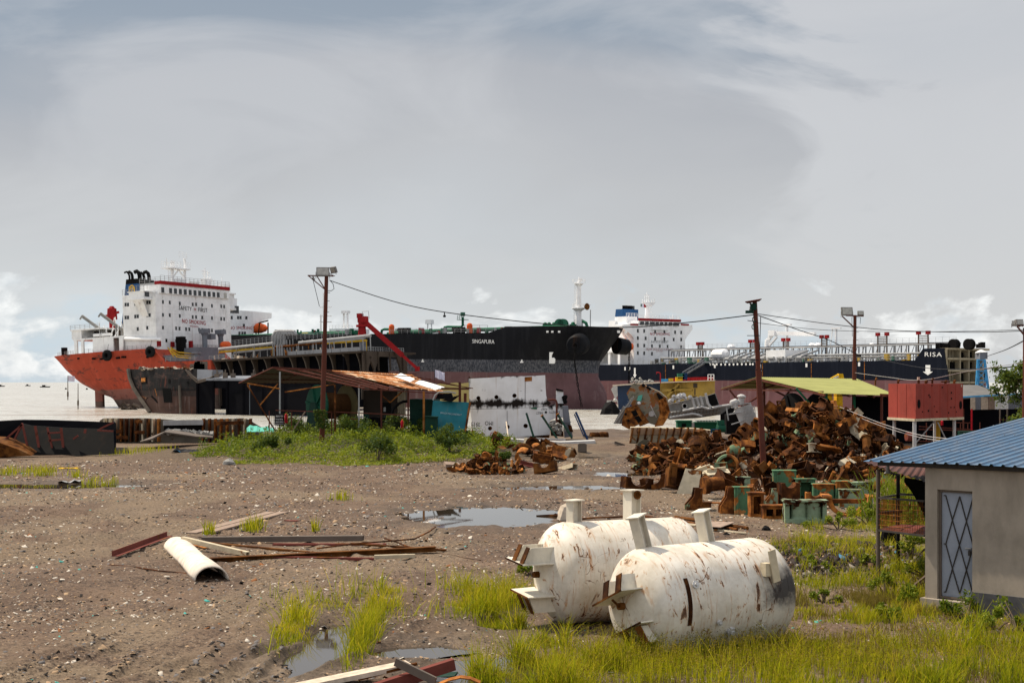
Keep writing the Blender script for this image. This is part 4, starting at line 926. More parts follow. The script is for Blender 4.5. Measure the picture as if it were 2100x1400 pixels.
 x=13;a=H(403,722,0,x);b=H(403,757,0,x);g.bb((x-1.3,a.y-1.3,MD-1),(x+1.3,a.y+1.5,a.z-1.2));g.tube((x,a.y,a.z-1.6),(x,a.y,a.z),.9,n=10);g.tube((x,a.y,a.z-.4),(x,a.y,a.z),1.4,n=10)
 g.build('ventilator',M['grey'],T)
 g=MB();a=H(371,703,0,3);g.bb((2,a.y-1,MD+2.2),(4,a.y+1,a.z+1.8));g.bb((0.3,-14,MD),(1,4,MD+1.6));g.build('dark_locker',M['soot'],T)
 g=MB()
 for px,py in((326,704.5),(354,706)):p=H(px,py,0,.3);g.box((.3,p.y,p.z),(.3,1.5,1.5))
 p=H(391,706,0,4);g.box((4,p.y,p.z),(.8,1,2.0));g.build('red_fire_box',M['red'],T)
 g=MB();p=H(463,708,0,10);g.lathe(p+Vector((0,-2.2,0)),(0,1,0),[(0,0),(.5,.9),(1.5,1.2),(3.2,1.2),(4,.8),(4.4,0)],10);g.build('rescue_boat',M['orangeboat'],T)
 g=MB()
 for dz,x in((0,11),(.7,11.5),(1.3,12)):p=H(365,722,0,x);q=H(402,726,0,x);g.path([p+Vector((0,-3,1.2-dz)),p+Vector((0,0,-dz)),q+Vector((0,0,-dz))],.17,5)
 p=H(344,712,0,7);q=H(357,733,0,7)
 for o_ in(0,1.2):g.beam(p+Vector((0,o_,0)),q+Vector((0,o_,0)),.12,.3)
 g.build('yellow_pipe',M['yellow'],T)
 xe=H(741,713,1,-15).x;xs=H(430,742,1,-15).x
 g=MB();g.bb((xs-18,-15.4,MD-.5),(xe+.2,13,MD));g.build('deck',M['deckbrown'],T)
 g=MB();g.bb((xs-1,-12.2,-2),(xe-1.5,-11.8,MD-.5));g.bb((xs-1.0,-15,-2),(xs,12,MD-.5));g.build('inner_wall',M['blackwall'],T)
 nfr=12
 for i in range(nfr):
  x=xs+1.5+(xe-xs-3)*i/(nfr-1);g=MB()
  g.slab([(x,-15.2,MD-.5),(x,-12.2,MD-.5),(x,-12.2,0),(x,-13.1,0),(x,-13.3,MD-4.2),(x,-14.0,MD-2.2)],(.12,0,0),m=0)
  g.path([(x-.1,-15.1,MD-.6),(x-.1,-14.2,MD-1.9),(x-.1,-13.5,MD-3.6),(x-.1,-13.2,MD-6),(x-.1,-13.1,0)],.13,5,m=1)
  g.build('web_frame',[M['deckbrown'],M['rib']],T)
 yR=H(831,725,0,xe).y;yl=-15.0;ym=H(768,745,0,xe).y
 zt2=MD;zb2=-1.0
 def Y(px):return H(px,740,0,xe).y
 def Z(px,py):return H(px,py,0,xe).z
 g=MB();top=Z(770,731)
 g.bb((xe,yl,top),(xe+.5,yR,zt2-.02));g.bb((xe,yl,zb2),(xe+.5,Y(752),top));g.bb((xe,Y(818),zb2),(xe+.5,yR,top))
 pm=Y(765)
 g.slab([(xe,pm-2.6,top),(xe,pm+2.6,top),(xe,pm+.25,top-3.4),(xe,pm+.25,zb2),(xe,pm-.25,zb2),(xe,pm-.25,top-3.4)],(.5,0,0))
 g.slab([(xe,Y(752),top),(xe,Y(752)+1.8,top),(xe,Y(752),top-3.2)],(.5,0,0));g.slab([(xe,Y(818),top),(xe,Y(818)-1.8,top),(xe,Y(818),top-3.2)],(.5,0,0))
 for px in(746,771,795,821):g.bb((xe+.5,Y(px)-.08,Z(770,760)),(xe+.95,Y(px)+.08,zt2-.1))
 g.build('cut_bulkhead',M['deckbrown'],T)
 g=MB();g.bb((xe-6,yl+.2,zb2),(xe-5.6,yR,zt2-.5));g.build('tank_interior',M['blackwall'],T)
 yy=-9
 for nm,mt,(p0,p1),rr in(('deck_pipe','lgrey',((449,716),(560,704)),.45),('deck_pipe','lgrey',((613,703),(760,688)),.45),('yellow_deck_pipe','yellow',((449,722),(560,712)),.32),('yellow_deck_pipe','yellow',((668,704),(752,698)),.3),('deck_pipe','lgrey',((480,723),(563,714)),.3),('deck_pipe','lgrey',((610,708),(745,694)),.3),('rust_deck_pipe','rust',((565,712),(668,702)),.35)):
  a=H(*p0,1,yy);b=H(*p1,1,yy);g=MB();g.tube(a,b,rr,n=8)
  n=max(2,int((b-a).length/5))
  for i in range(n+1):q=a.lerp(b,i/n);g.beam((q.x,yy-.2,MD),(q.x,yy-.2,q.z),.2,.2)
  g.build(nm,M[mt],T)
 g=MB()
 for p0,p1 in(((474,702),(562,692)),((563,690),(600,688)),((600,690),(720,681))):
  a=H(*p0,1,-7);b=H(*p1,1,-7);rail(g,[a-Vector((0,0,1)),b-Vector((0,0,1))],1.5,1.3,.06)
  for i in range(7):q=a.lerp(b,i/6);g.beam((q.x,-7,MD),(q.x,-7,q.z-1),.18,.18)
 for p0,p1 in(((745,716),(790,719)),((793,718),(828,721))):a=H(*p0,0,xe-2);b=H(*p1,0,xe-2);rail(g,[(a.x,a.y,MD),(b.x,b.y,MD)],1.3,1.2,.06)
 rail(g,[(xs,-15.2,MD),(xs+8,-15.2,MD)],1.2)
 a=H(570,722,1,-10);b=H(600,706,1,-10)
 for q in(568,573,578):c_=H(q,706,1,-10);g.beam((c_.x,-10,MD),c_,.3,.3)
 g.build('walkway_railing',M['lgrey'],T)
 g=MB()
 for i in range(5):
  a=H(560+i*5.6,706,1,-6-i*.1);b=H(560+i*5.6,684,1,-6);g.path([a,b-Vector((0,0,.6)),b+Vector((.7,0,.4)),b+Vector((2.2,0,.6)),b+Vector((3.4,0,.4)),b+Vector((4.0,0,-.6))],.46,7)
 g.build('duct_bend',M['lgrey'],T)
 g=MB();
 for i in range(46):
  px=random.uniform(455,735);q=H(px,726-.083*(px-560),1,random.uniform(-13,-4));s=random.uniform(.3,1.1);g.box((q.x,q.y,MD+s*.35),(s*random.uniform(.6,2.2),s,s*random.uniform(.4,.9)),(random.uniform(-.2,.2),random.uniform(-.2,.2),random.uniform(0,3)),m=i%4)
 for i in range(26):
  px=random.uniform(440,740);q=H(px,720,1,-12);g.tube((q.x,q.y,MD),(q.x+random.uniform(-.4,.4),q.y,MD+random.uniform(.7,2.0)),random.uniform(.08,.2),n=5,m=i%4)
 for i in range(8):q=H(590+i*18,715,1,-13.5);g.bb((q.x,q.y,MD),(q.x+2.6,q.y+1,MD+1.1),m=1)
 g.build('deck_clutter',[M['rust'],M['lgrey'],M['beamgrey'],M['creamwood']],T)
 ya=-3;a=H(742,662,1,ya);b=H(742,690,1,ya);c_=H(742,716,1,ya)
 g=MB();g.tube((a.x,ya,MD),(a.x,ya,b.z),.85,n=10);g.build('crane_pedestal',M['grey'],T)
 g=MB();g.tube((a.x,ya,b.z),(a.x,ya,a.z+.5),1.15,.95,n=10);g.tube((a.x,ya,b.z+2.6),(a.x,ya,b.z+3.2),1.6,n=12);g.box((a.x+.4,ya,a.z+.9),(2.4,1.8,1.6));g.box((a.x-.6,ya+.2,a.z+2.0),(1.2,1.6,1.2))
 e=H(856,756,0,xe+6);s0=Vector((a.x+.8,ya,a.z+.4));mid=s0.lerp(e,.72)
 g.beam(s0,mid,1.25,1.35);g.beam(mid,e,.75,.8);g.box(e,(.9,.9,1.2));g.build('red_crane',M['red'],T)
 g=MB();q=H(752,650,1,ya);g.path([(a.x+.3,ya,a.z+1.5),(a.x+.3,ya,q.z+1.6),(a.x+2.2,ya,q.z+1.6),(a.x+2.4,ya,a.z+1)],.09,4);g.build('crane_guard',M['lgrey'],T)
 g=MB()
 for px,py in[(190,735),(193,735.5),(206,736),(210,735.5),(239,734),(243,733.5),(251,732),(256,732),(160,735),(302,732)]:
  p=H(px,py,1,-16);yb=-16.0 if p.x>-12 else-15.9+.0;g.box((p.x,yb+.02,p.z),(.5,.5,.55))
 g.build('fairlead',M['soot'],T)
ship1()
def fender(px,py,label):
 p=S1.M@S1.hit(px,py,1,-17.0);o=thing('tyre_fender',label,'tyre fender',p,(R(90),0,R(-26)),group='tyre fenders hung on the orange tanker')
 g=MB();g.lathe((0,0,-.55),(0,0,1),[(0,.75),(-.0,1.25),(.25,1.6),(.85,1.6),(1.1,1.25),(1.1,.75),(.8,.6),(.3,.6),(0,.75)],20);g.build('tyre',M['rubber'],o,smooth=40)
 g=MB();g.path([(0,.7,0),(0,3.2,-.6)],.06,4);g.build('hanging_rope',M['wire'],o)
fender(219.5,728.5,'black tyre fender hanging below the poop window of the orange tanker');fender(308,721,'black tyre fender at the forward corner of the orange bulwark')
# 2: the black tanker SINGAPURA
S2=Frame((24.6,398,-3),(0,R(0.75),R(-36.87)))
t2=thing('tanker','black and dull red tanker SINGAPURA seen from its bulbous bow','ship',S2.loc,S2.rot)
def ship2():
 H=S2.hit;T=t2;MD=21.0;FC=22.7
 zs=[-4,-1.5,0,1.5,3,4.5,6,7.5,9,11,13,15,17,19,21]
 stem=lambda z:float(np.interp(z,[-4,0,2,4,6.5,8,10,13,16,19,21,22.7],[-.8,1.2,2.2,2.1,.6,-.8,-1.6,-1.0,.6,2.4,3.4,4.0]))
 Le=lambda z:float(np.interp(z,[-4,6,13,22.7],[30,30,25,15]))
 def hb(x,z):
  xs=stem(z);t=min(1,max(0,(xs-x)/Le(z)));m=float(np.interp(z,[0,13,22],[1.15,1.4,2.0]))
  b=16*(1-(1-t)**2.3)**(1/m*1.0)
  if z<6.6:b=max(b,2.7*math.sqrt(max(0,1-((z-1.6)/5.0)**2))*math.sqrt(min(1,max(0,(xs-x)/3.2))))
  return b
 xs_rel=[0,.25,.6,1.2,2,3,4.5,6.5,9,12,16,21,27,34,45,70,110,150,176]
 def side(zlist,rel):
  rows=[]
  for rx in rel:
   L=[]
   for z in zlist:x=stem(z)-rx if rx<40 else-rx;L.append((x,-hb(x,z),z))
   rows.append(L+[(a,-b,c)for a,b,c in reversed(L)])
  return rows
 g=MB();rows=side(zs,xs_rel);g.grid(rows);k=len(rows[0]);n=len(zs)
 b=(len(rows)-1)*k;g.f.append(tuple(b+i for i in range(k)));g.m.append(0)
 for i in range(len(rows)-1):q=(i*k+n-1,i*k+n,(i+1)*k+n,(i+1)*k+n-1);g.f.append(q);g.m.append(0)
 rel=[0,.25,.6,1.2,2,3,4.5,6.5,9,12,16,21]
 rows=side([21,21.8,FC],rel);
 for xx,zz in((-20.5,FC),(-27.5,MD)):
  L=[(xx,-16,21),(xx,-16,(21+zz)/2),(xx,-16,zz+.01)];rows.append(L+[(a,-b_,c)for a,b_,c in reversed(L)])
 g.grid(rows);k=6;b0=len(g.v)-k*len(rows)
 for i in range(len(rows)-1):g.f.append((b0+i*k+2,b0+i*k+3,b0+(i+1)*k+3,b0+(i+1)*k+2));g.m.append(0)
 g.build('hull',M['hull_singapura'],T,smooth=45)
 for sgn,px,py in((-1,1166,709),(1,0,0)):
  if sgn<0:p=H(px,py,1,-15.0);P0=p
  c=Vector((P0.x+1-(1.2 if sgn>0 else 0),sgn*(11.2 if sgn<0 else 9.4),P0.z+.6));rq=1 if sgn<0 else .82;ax=Vector((.35,sgn*1.0,-.12)).normalized()
  g=MB();g.lathe(c,ax,[(0,3.0*rq),(3.6,2.75*rq),(4.1,2.3*rq),(4.2,.9*rq)],20);g.lathe(c+ax*4.1,ax,[(0,.95),(.5,.95),(.5,.55),(0.1,.55)],14);g.build('anchor_bolster',M['black'],T,smooth=40)
  e=c+ax*4.6;g=MB();
  pts=[e,e+Vector((.2,sgn*.6,-4)),e+Vector((1.2,sgn*.2,-11)),e+Vector((2.3,-sgn*.1,-16.5))]if sgn<0 else[e,e+Vector((0,.1,-9)),e+Vector((0,0,-19.0))]
  for a,b_ in zip(pts[:-1],pts[1:]):
   m=max(2,int((b_-a).length/.85))
   for i in range(m):
    q=a.lerp(b_,(i+.5)/m);d=(b_-a).normalized()*.52;s_=Vector((.22,.22,0))if i%2 else Vector((.22,-.22,0))
    for sg in(-1,1):g.beam(q-d+s_*sg*.6,q+d+s_*sg*.6,.17,.17)
  g.build('anchor_chain',M['soot'],T)
  if sgn>0:
   g=MB();q=pts[-1];g.beam(q+Vector((0,0,1.5)),q-Vector((0,0,2)),.5,.5);g.path([q+Vector((-2.2,0,.2)),q+Vector((-1.4,0,-1.5)),q+Vector((0,0,-2.1)),q+Vector((1.4,0,-1.5)),q+Vector((2.2,0,.2))],[.1,.3,.42,.3,.1],6);g.build('anchor',M['rustdark'],T)
 p=H(991,700.5,1,-16);q=H(1001,700.8,1,-16);lettering('SINGAPURA',T,p,q-p,(0,0,1),1.55,M['whitetext'],off=.03,sx=1.0,spacing=.95)
 p=H(1133,734,1,-15.6);g=MB()
 for i,j in(((-.85,-1.5),(-.1,1.6)),):g.bb((p.x+i[0],-15.9,p.z+i[1]),(p.x+j[0],-15.72,p.z+j[1]))
 g.slab([(p.x-.1,-15.9,p.z+.1),(p.x+.7,-15.9,p.z+.1),(p.x+1.05,-15.9,p.z-.3),(p.x+1.05,-15.9,p.z-1.2),(p.x+.8,-15.9,p.z-1.5),(p.x-.1,-15.9,p.z-1.5)],(0,.18,0));g.slab([(p.x-.1,-15.9,p.z+1.6),(p.x+.4,-15.9,p.z+1.6),(p.x-.1,-15.9,p.z+.8)],(0,.18,0));g.build('bow_mark',M['whitetext'],T)
 g=MB()
 for px,py in((867,740),(1070,741)):p=H(px,py,1,-16);g.bb((p.x-.5,-16.06,p.z-.35),(p.x+.5,-15.9,p.z));g.bb((p.x-.2,-16.06,p.z),(p.x+.2,-15.9,p.z+.5))
 for px,py in((1123,680),(1133,680),(1147,680)):p=H(px,py,1,-15.9);g.box((p.x,-15.95,p.z),(.6,.25,.5))
 for px,py in((1230,678),(1245,679)):p=H(px,py,1,-9.5);g.box((p.x,-hb(p.x,21.9)-.02,p.z),(.6,.5,.7))
 g.build('draught_mark',M['whitetext'],T)
 xf=-150.0;a=H(417,640,0,xf);b=H(517,690,0,xf);w=H(557,640,0,xf);w2=H(557,652,0,xf);w1=H(530,660,0,xf);zt=H(500,637,0,xf).z
 g=MB();g.bb((xf-16,a.y-2,MD),(xf,b.y,zt));g.slab([(xf,b.y,zt),(xf,w.y,w.z-.3),(xf,w2.y,w2.z),(xf,w1.y,w1.z-.2),(xf,b.y,w1.z-2.2)],(-4,0,0));c=H(488,622,0,xf);g.bb((xf-8,a.y,zt),(xf-.5,c.y,H(488,612,0,xf).z));g.bb((xf-3.4,b.y,w1.z-7),(xf,b.y+.6,w1.z-2))
 g.build('house',M['white2'],T)
 sp=[(xf,H(px,py,0,xf).y,H(px,py,0,xf).z)for px,py in((475,651),(488,651),(493,651),(505,651.5),(500,667),(491,683),(497,683),(502,683))];windows('window',T,sp,(.12,.9,1.1))
 g=MB();p=H(480,634,0,xf+.1);g.bb((xf-.3,p.y-2.6,p.z-1.3),(xf+.1,p.y+2.2,p.z+1.2));g.build('bridge_window',M['glass'],T)
 p=H(494,672.5,0,xf+.02);q=H(504,672.6,0,xf+.02);lettering('NO SMOKING',T,p,q-p,(0,0,1),1.55,M['redtext'],off=.05,spacing=1.1)
 g=MB();p=H(526,674,0,xf);g.lathe(p+Vector((-4.5,0,.2)),(1,.1,0),[(0,.3),(.8,1.3),(3,1.75),(6.2,1.75),(8,1.2),(8.8,.4)],12);g.build('lifeboat',M['orangeboat'],T,smooth=40)
 g=MB();
 for o_ in(-3,3):g.beam(p+Vector((o_,-2,-3)),p+Vector((o_,-1.4,2)),.3,.3);g.beam(p+Vector((o_,2.6,-3)),p+Vector((o_,2.6,2.2)),.35,.35)
 g.beam(p+Vector((-3,2.6,1.9)),p+Vector((3,2.6,2.9)),.4,.4);g.build('davit',M['rustdark'],T)
 def pipe(nm,y,pts,rr,mt,sup=True):
  P=[H(px,py,1,y)for px,py in pts];g=MB();g.path(P,rr,8)
  if sup:
   for a_,b_ in zip(P[:-1],P[1:]):
    n_=max(1,int((b_-a_).length/6))
    for i in range(n_+1):q_=a_.lerp(b_,i/n_);g.beam((q_.x,y,MD),(q_.x,y,q_.z),.22,.22)
  g.build(nm,M[mt],T)
 pipe('green_pipe',-8,[(795,684.5),(905,678),(1050,674),(1165,670)],.55,'green');pipe('green_pipe',-6,[(800,680.5),(900,676.5),(1060,672.5),(1120,671.5)],.35,'green');pipe('green_pipe',-10,[(470,694),(560,690),(640,686),(730,683)],.6,'green');pipe('green_pipe',-5,[(470,689),(560,686),(640,682),(735,680)],.4,'green')
 pipe('green_pipe_bend',-7,[(910,676),(912,671),(918,670),(945,670.5),(949,667),(949,650)],.38,'green',False);pipe('green_pipe_bend',-7,[(782,686),(783,677),(788,675),(797,675),(801,678),(802,684)],.4,'green',False)
 pipe('yellow_pipe',-8,[(590,688),(604,687),(632,685)],.5,'yellow',False)
 g=MB();p=H(949,648,1,-7);g.tube(p,p+Vector((0,0,1.1)),.7,n=8);rail(g,[p+Vector((-1.2,-1,-1)),p+Vector((1.2,-1,-1))],1.2,.8);g.box(p+Vector((0,0,-1.05)),(2.8,2.2,.15));g.build('crow_nest',M['greendeck'],T)
 g=MB()
 for p0,p1,y in(((800,691),(1062,684),-15.5),((820,674),(865,676),-6),((952,667),(1000,668),-6),((470,690),(640,684),-12)):
  a_,b_=H(*p0,1,y),H(*p1,1,y);z0=MD if y<-12.5 else a_.z;rail(g,[(a_.x,y,MD if y==-15.5 else a_.z-1),(b_.x,y,MD if y==-15.5 else b_.z-1)],1.2,2.2,.05)
 g.build('railing',M['lgrey'],T)
 g=MB()
 for px,py in((822,685),(828,685),(934,681),(941,681),(949,680),(1041,679.5),(1047,679.5),(836,685)):p=H(px,py,1,-14);g.box((p.x,-14,MD+.9),(1.0,1.2,1.8));g.tube((p.x-.5,-14.6,MD+1.2),(p.x+.5,-14.6,MD+1.2),.6,n=8)
 g.build('mooring_bitts',M['soot'],T)
 for px,py in((963,678),(803,685)):
  g=MB();p=H(px,py,1,-11);g.lathe((p.x,-11,MD),(0,0,1),[(0,.85),(2.4,.85),(2.9,.6),(3.1,0)],12);g.build('red_tank',M['orangeboat'],T)
 g=MB()
 for i in range(60):
  px=random.uniform(800,1060)if i>22 else random.uniform(560,735);y=random.uniform(-13,-3);q=H(px,684,1,y);s=random.uniform(.4,1.0);hgt=random.uniform(.6,2.0)
  g.bb((q.x,y,MD),(q.x+s,y+s,MD+hgt),m=i%4)
 g.build('deck_clutter',[M['green'],M['lgrey'],M['greendeck'],M['red']],T)
 g=MB();a_=H(675,674,1,-4);b_=H(722,690,1,-4);g.bb((a_.x,-4,MD-1),(b_.x,4,a_.z));rail(g,[(a_.x,-4,a_.z),(b_.x,-4,a_.z)],1.1,1.4);g.build('deckhouse',M['white2'],T)
 g=MB()
 for px,pt,pb in((658,645,690),(664,600,690),(669,645,690),(705,642,673),(713,640,673)):p=H(px,pt,1,-2);q=H(px,pb,1,-2);g.beam(q,p,.4,.4)
 for py in(630,648,660):p=H(656,py,1,-2);q=H(680,py,1,-2);g.beam(p,q,.3,.3)
 for i in range(7):p=H(705+i*.3,672-i*4.4,1,-2);q=H(713,672-i*4.4,1,-2);g.beam(p,q,.14,.14)
 p=H(709,640,1,-2);g.box(p,(2.6,1.4,.9));p=H(881,660,1,-3);q=H(881,678,1,-3);
 for o_ in(-.9,.9):g.beam((q.x+o_,-3,q.z),(p.x+o_*.7,-3,p.z),.25,.25)
 g.box(p,(2.2,1.5,1.3));g.build('vent_mast',M['white2'],T)
 g=MB();p=H(1183.5,578,1,0);q=H(1186,672,1,0);g.tube((q.x,0,FC),(q.x,0,p.z),.95,.6,n=12);m_=H(1185,632,1,0);g.lathe((q.x,0,m_.z-.8),(0,0,1),[(0,.9),(.7,1.9),(.9,1.9)],12);g.lathe((q.x,0,p.z-1.2),(0,0,1),[(0,.6),(.6,1.3),(.8,1.3)],12)
 for z in(m_.z+.1,p.z-.4):
  for i in range(10):a0=i*.628;g.beam((q.x+1.8*math.cos(a0),1.8*math.sin(a0),z),(q.x+1.8*math.cos(a0),1.8*math.sin(a0),z+1.0),.08,.08);g.beam((q.x+1.8*math.cos(a0),1.8*math.sin(a0),z+1),(q.x+1.8*math.cos(a0+.63),1.8*math.sin(a0+.63),z+1),.08,.08)
 mast_ladder(g,(q.x-1.2,-.4,FC),(q.x-1.0,-.4,p.z),.5,26,.07);g.tube((q.x,0,p.z),(q.x,0,p.z+1.4),.35,.15,n=6);g.box((q.x+.6,0,p.z+.6),(.8,.8,.9));g.build('foremast',M['white2'],T)
 g=MB();g.lathe((q.x+2.2,0,m_.z+.4),(1,-.3,0),[(0,.3),(.9,1.0)],10);g.build('foghorn',M['rustdark'],T)
 g=MB();p=H(1211,635,1,2);g.tube((p.x,2,FC),(p.x,2,p.z),.14,n=5);g.beam((p.x-5.5,2,FC),(p.x-3,2,FC+5.0),.12,.12);g.beam((p.x,2,FC+6.5),(p.x-5,2,FC+4.8),.08,.08);g.box((p.x-4,2,FC+1.3),(2,1.4,2.4));g.build('bow_aerial',M['lgrey'],T)
 for px,py in((1147,666),(1154,666)):
  g=MB();p=H(px,py,1,-6);g.lathe(p+Vector((0,-.25,0)),(0,1,0),[(0,1.7),(.12,1.7),(.12,.6),(.7,.6),(.7,1.7),(.82,1.7)],16);g.build('winch_wheel',M['greendeck'],T)
 g=MB();
 for px,w_ in((1118,1.0),(1126,1.4),(1136,1.2),(1175,1.6)):p=H(px,672,1,-6);g.box((p.x,-6,FC+.4),(w_,1.2,.9));g.tube((p.x-.3,-6,FC+.9),(p.x+.3,-6,FC+.9),.55,n=8)
 p=H(1206,668,1,-3);g.path([p+Vector((0,0,-1)),p+Vector((-.7,0,.8)),p+Vector((-1.8,0,1.3))],.45,8);g.build('bow_winch',M['green'],T)
ship2()
# 3: the navy tanker RISA
S3=Frame((50.0,487.6,-3),(0,0,R(-53.13)))
t3=thing('tanker','navy and dull red tanker RISA with white DANGEROUS CARGO house and its bow cut away','ship',S3.loc,S3.rot)
def ship3():
 H=S3.hit;T=t3;MD=13.35;Y0=-16.0
 x1=H(1876,737,1,Y0).x;xc=H(1936,714,1,Y0).x;xcb=H(1951,785,1,Y0).x;x2=H(1893,714,1,Y0).x;FZ=H(1915,714,1,Y0).z;yF=H(2023,720,0,xc).y
 g=MB();g.bb((-34,Y0,-4),(x1,16,MD));
 g.slab([(x1,Y0,-4),(xcb+1.0,Y0,-4),(xc,Y0,FZ),(x2,Y0,FZ),(x1,Y0,MD)],(0,.35,0));g.build('hull',M['hull_risa'],T)
 g=MB();wall=M['cutbow']
 zl=[H(1985,py,0,xc).z for py in(716,736,760,784,812)];yl=[Y0+.35]+[H(px,740,0,xc).y for px in(1965,1983,2000,2012)]+[yF]
 for z in zl:g.bb((xc-1.5,Y0+.35,z-.25),(xc+1.0,yF-(1.8 if z<zl[0]-1 else 0),z+.25))
 for y in yl[:-1]:g.bb((xc-1.4,y-.2,-3),(xc+.7,y+.2,zl[0]-.3))
 g.bb((xc-1.6,Y0+.4,-3),(xc-1.2,yF-1.8,zl[0]-.3));
 for i in range(13):y=Y0+1+(yF-Y0-2.5)*i/13;g.bb((xc-1.2,y,-3),(xc-.95,y+.22,zl[0]-.3))
 g.bb((x2+.2,Y0+.4,FZ-1.2),(xc-1.5,yF-1,FZ-.1));g.build('cut_bow_frames',wall,T)
 sp=[]
 g=MB()
 for(pa,pb,qa,qb)in((1969,1976,722,734),(1985,1996,722,734),(2003,2014,718,733),(1949,1960,742,757),(1970,1980,742,757),(1986,1997,742,757),(1970,1990,766,782)):
  a=H(pa,qa,0,xc-.94);b=H(pb,qb,0,xc-.94);g.bb((xc-1.15,a.y,b.z),(xc-.90,b.y,a.z))
 g.build('tank_opening',M['void'],T)
 g=MB();
 for px,rr in((1957,1.55),(1988,1.5)):p=H(px,706,1,-10);g.lathe((p.x,p.y-.9,FZ+1.0),(0,1,0),[(0,rr*.9),(.15,rr),(.4,rr),(.4,1.2),(1.4,1.2),(1.4,rr),(1.6,rr)],18)
 for i in range(16):p=H(random.uniform(1922,1945)if i<12 else random.uniform(2002,2016),709,1,-11);s=random.uniform(.5,1.2);g.box((p.x,p.y,FZ+s*.6),(s,s,s*1.3),(0,0,random.uniform(0,2)))
 g.build('bow_winch',M['soot'],T)
 p=H(1913.5,727,1,Y0);q=H(1923,727.2,1,Y0);lettering('RISA',T,p,q-p,(0,0,1),1.65,M['whitetext'],off=.03,spacing=1.15,sx=1.55)
 def arrow(px,py,hgt,w):
  p=H(px,py,1,Y0);k=3.6 if px>1800 else 1.4;g=MB();y=Y0-.03;w*=k
  g.slab([(p.x-w*.28,y,p.z+hgt),(p.x+w*.28,y,p.z+hgt),(p.x+w*.28,y,p.z+hgt*.35),(p.x+w*.6,y,p.z+hgt*.35),(p.x,y,p.z),(p.x-w*.6,y,p.z+hgt*.35),(p.x-w*.28,y,p.z+hgt*.35)],(0,.05,0));g.build('draught_arrow',M['whitetext'],T)
 arrow(1302,775,3.4,1.0);arrow(1903,769,2.7,.75);arrow(1559,766,2.8,.8)
 g=MB()
 for px,py in((1457,747),(1462.5,747),(1470,747),(1479,747),(1487.5,747),(1496,747),(1504.5,747),(1512.5,746.5),(1521.5,746.5),(1530,746.5),(1538.5,746.5),(1544,746.5)):
  p=H(px,py,1,Y0);g.tube((p.x,Y0-.05,p.z),(p.x,Y0+.2,p.z),.36,n=10)
 for px,py in((1381,753),(1282,756),(1291,756),(1654,749),(1762,747),(1466,751)):p=H(px,py,1,Y0);g.bb((p.x-.35,Y0-.04,p.z-.5),(p.x+.35,Y0+.1,p.z+.6))
 g.build('white_hull_spot',M['whitetext'],T)
 g=MB()
 for px,p0,p1 in((1365,748,780),(1564,745,772),(1664,745,778),(1773,742,778)):p=H(px,p0,1,Y0);q=H(px,p1,1,Y0);g.bb((p.x-.1,Y0-.06,q.z),(p.x+.1,Y0+.1,p.z))
 g.build('hull_ladder',M['rust'],T)
 g=MB();a=H(1400,771,1,Y0-1);b=H(1444,745,1,Y0-1)
 for dz in(0,1.3):g.beam(a+Vector((0,0,dz)),b+Vector((0,0,dz)),.9 if dz==0 else .12,.25)
 for i in range(16):q=a.lerp(b,i/15);g.beam(q,q+Vector((0,0,1.3)),.1,.1)
 g.box(b+Vector((.6,.6,.4)),(3.2,1.2,.4));g.build('gangway',M['grey'],T)
 xf=0.0;a=H(1300,700,0,xf);b=H(1405,700,0,xf);zt=H(1350,664,0,xf).z;zb=MD
 wl=H(1276,668,0,xf);wr=H(1420,668,0,xf);w3=H(1402,690,0,xf)
 g=MB();g.bb((-13,a.y,zb),(0,b.y,zt-.0));zw=H(1415,676,0,xf).z
 g.slab([(0,b.y,zt),(0,wr.y,wr.z+.4),(0,wr.y,zw),(0,b.y+.9,w3.z),(0,b.y,w3.z-1.2)],(-4,0,0));g.slab([(0,a.y,zt),(0,wl.y,wl.z+.4),(0,wl.y,zw),(0,a.y-.9,w3.z),(0,a.y,w3.z-1.2)],(-4,0,0))
 wa=H(1310,660,0,.3).y;wb=H(1395,660,0,.3).y;zr=H(1350,658.5,0,.3).z;g.bb((-8,wa,zt),(.3,wb,zr));g.bb((-11,a.y+1,zt),(-5,a.y+6,zr+1.6));g.bb((-13,a.y,zt),(-10,b.y,zt+1.2))
 p0=H(1337,676,0,.3);p1=H(1371,673,0,.3);g.bb((0,p0.y,p0.z),(.7,p1.y,p1.z+.6));g.build('house',M['white2'],T)
 g=MB();g.bb((.2,wa-.2,zr),(.55,wb+.2,zr+.85));
 for pa,pb in((1293,1309),(1397,1413)):u=H(pa,665,0,.1);v=H(pb,669,0,.1);g.bb((-.2,u.y,u.z-.3),(.12,v.y,u.z+.25))
 g.build('red_fascia',M['red'],T)
 zwn=H(1350,663.5,0,.35).z;ys=[(H(px,663,0,.35).y,w_)for px,w_ in((1317,1.7),(1327,1.5),(1338,2.2),(1348,1.5),(1357,1.6),(1366,1.3),(1375,1.6),(1385,1.6),(1391,.8))]
 for y,w_ in ys:g=MB();g.box((.32,y,zwn),(.14,w_,1.15));g.build('bridge_window',M['glass'],T)
 sp=[(0,H(px,py,0,0).y,H(px,py,0,0).z)for px,py in[(1308,678),(1321,678.5),(1343.5,680),(1362.5,680.5),(1384.5,681),(1397,681.5),(1308,693),(1324,693.5),(1343.5,694.5),(1362.5,695),(1381.5,696),(1397,696),(1308,708),(1321,708.5),(1337,709.5),(1353,710),(1369,710.5),(1397,711.5),(1308,723.5),(1321,724),(1337,725)]]
 windows('window',T,sp,(.12,.78,1.2))
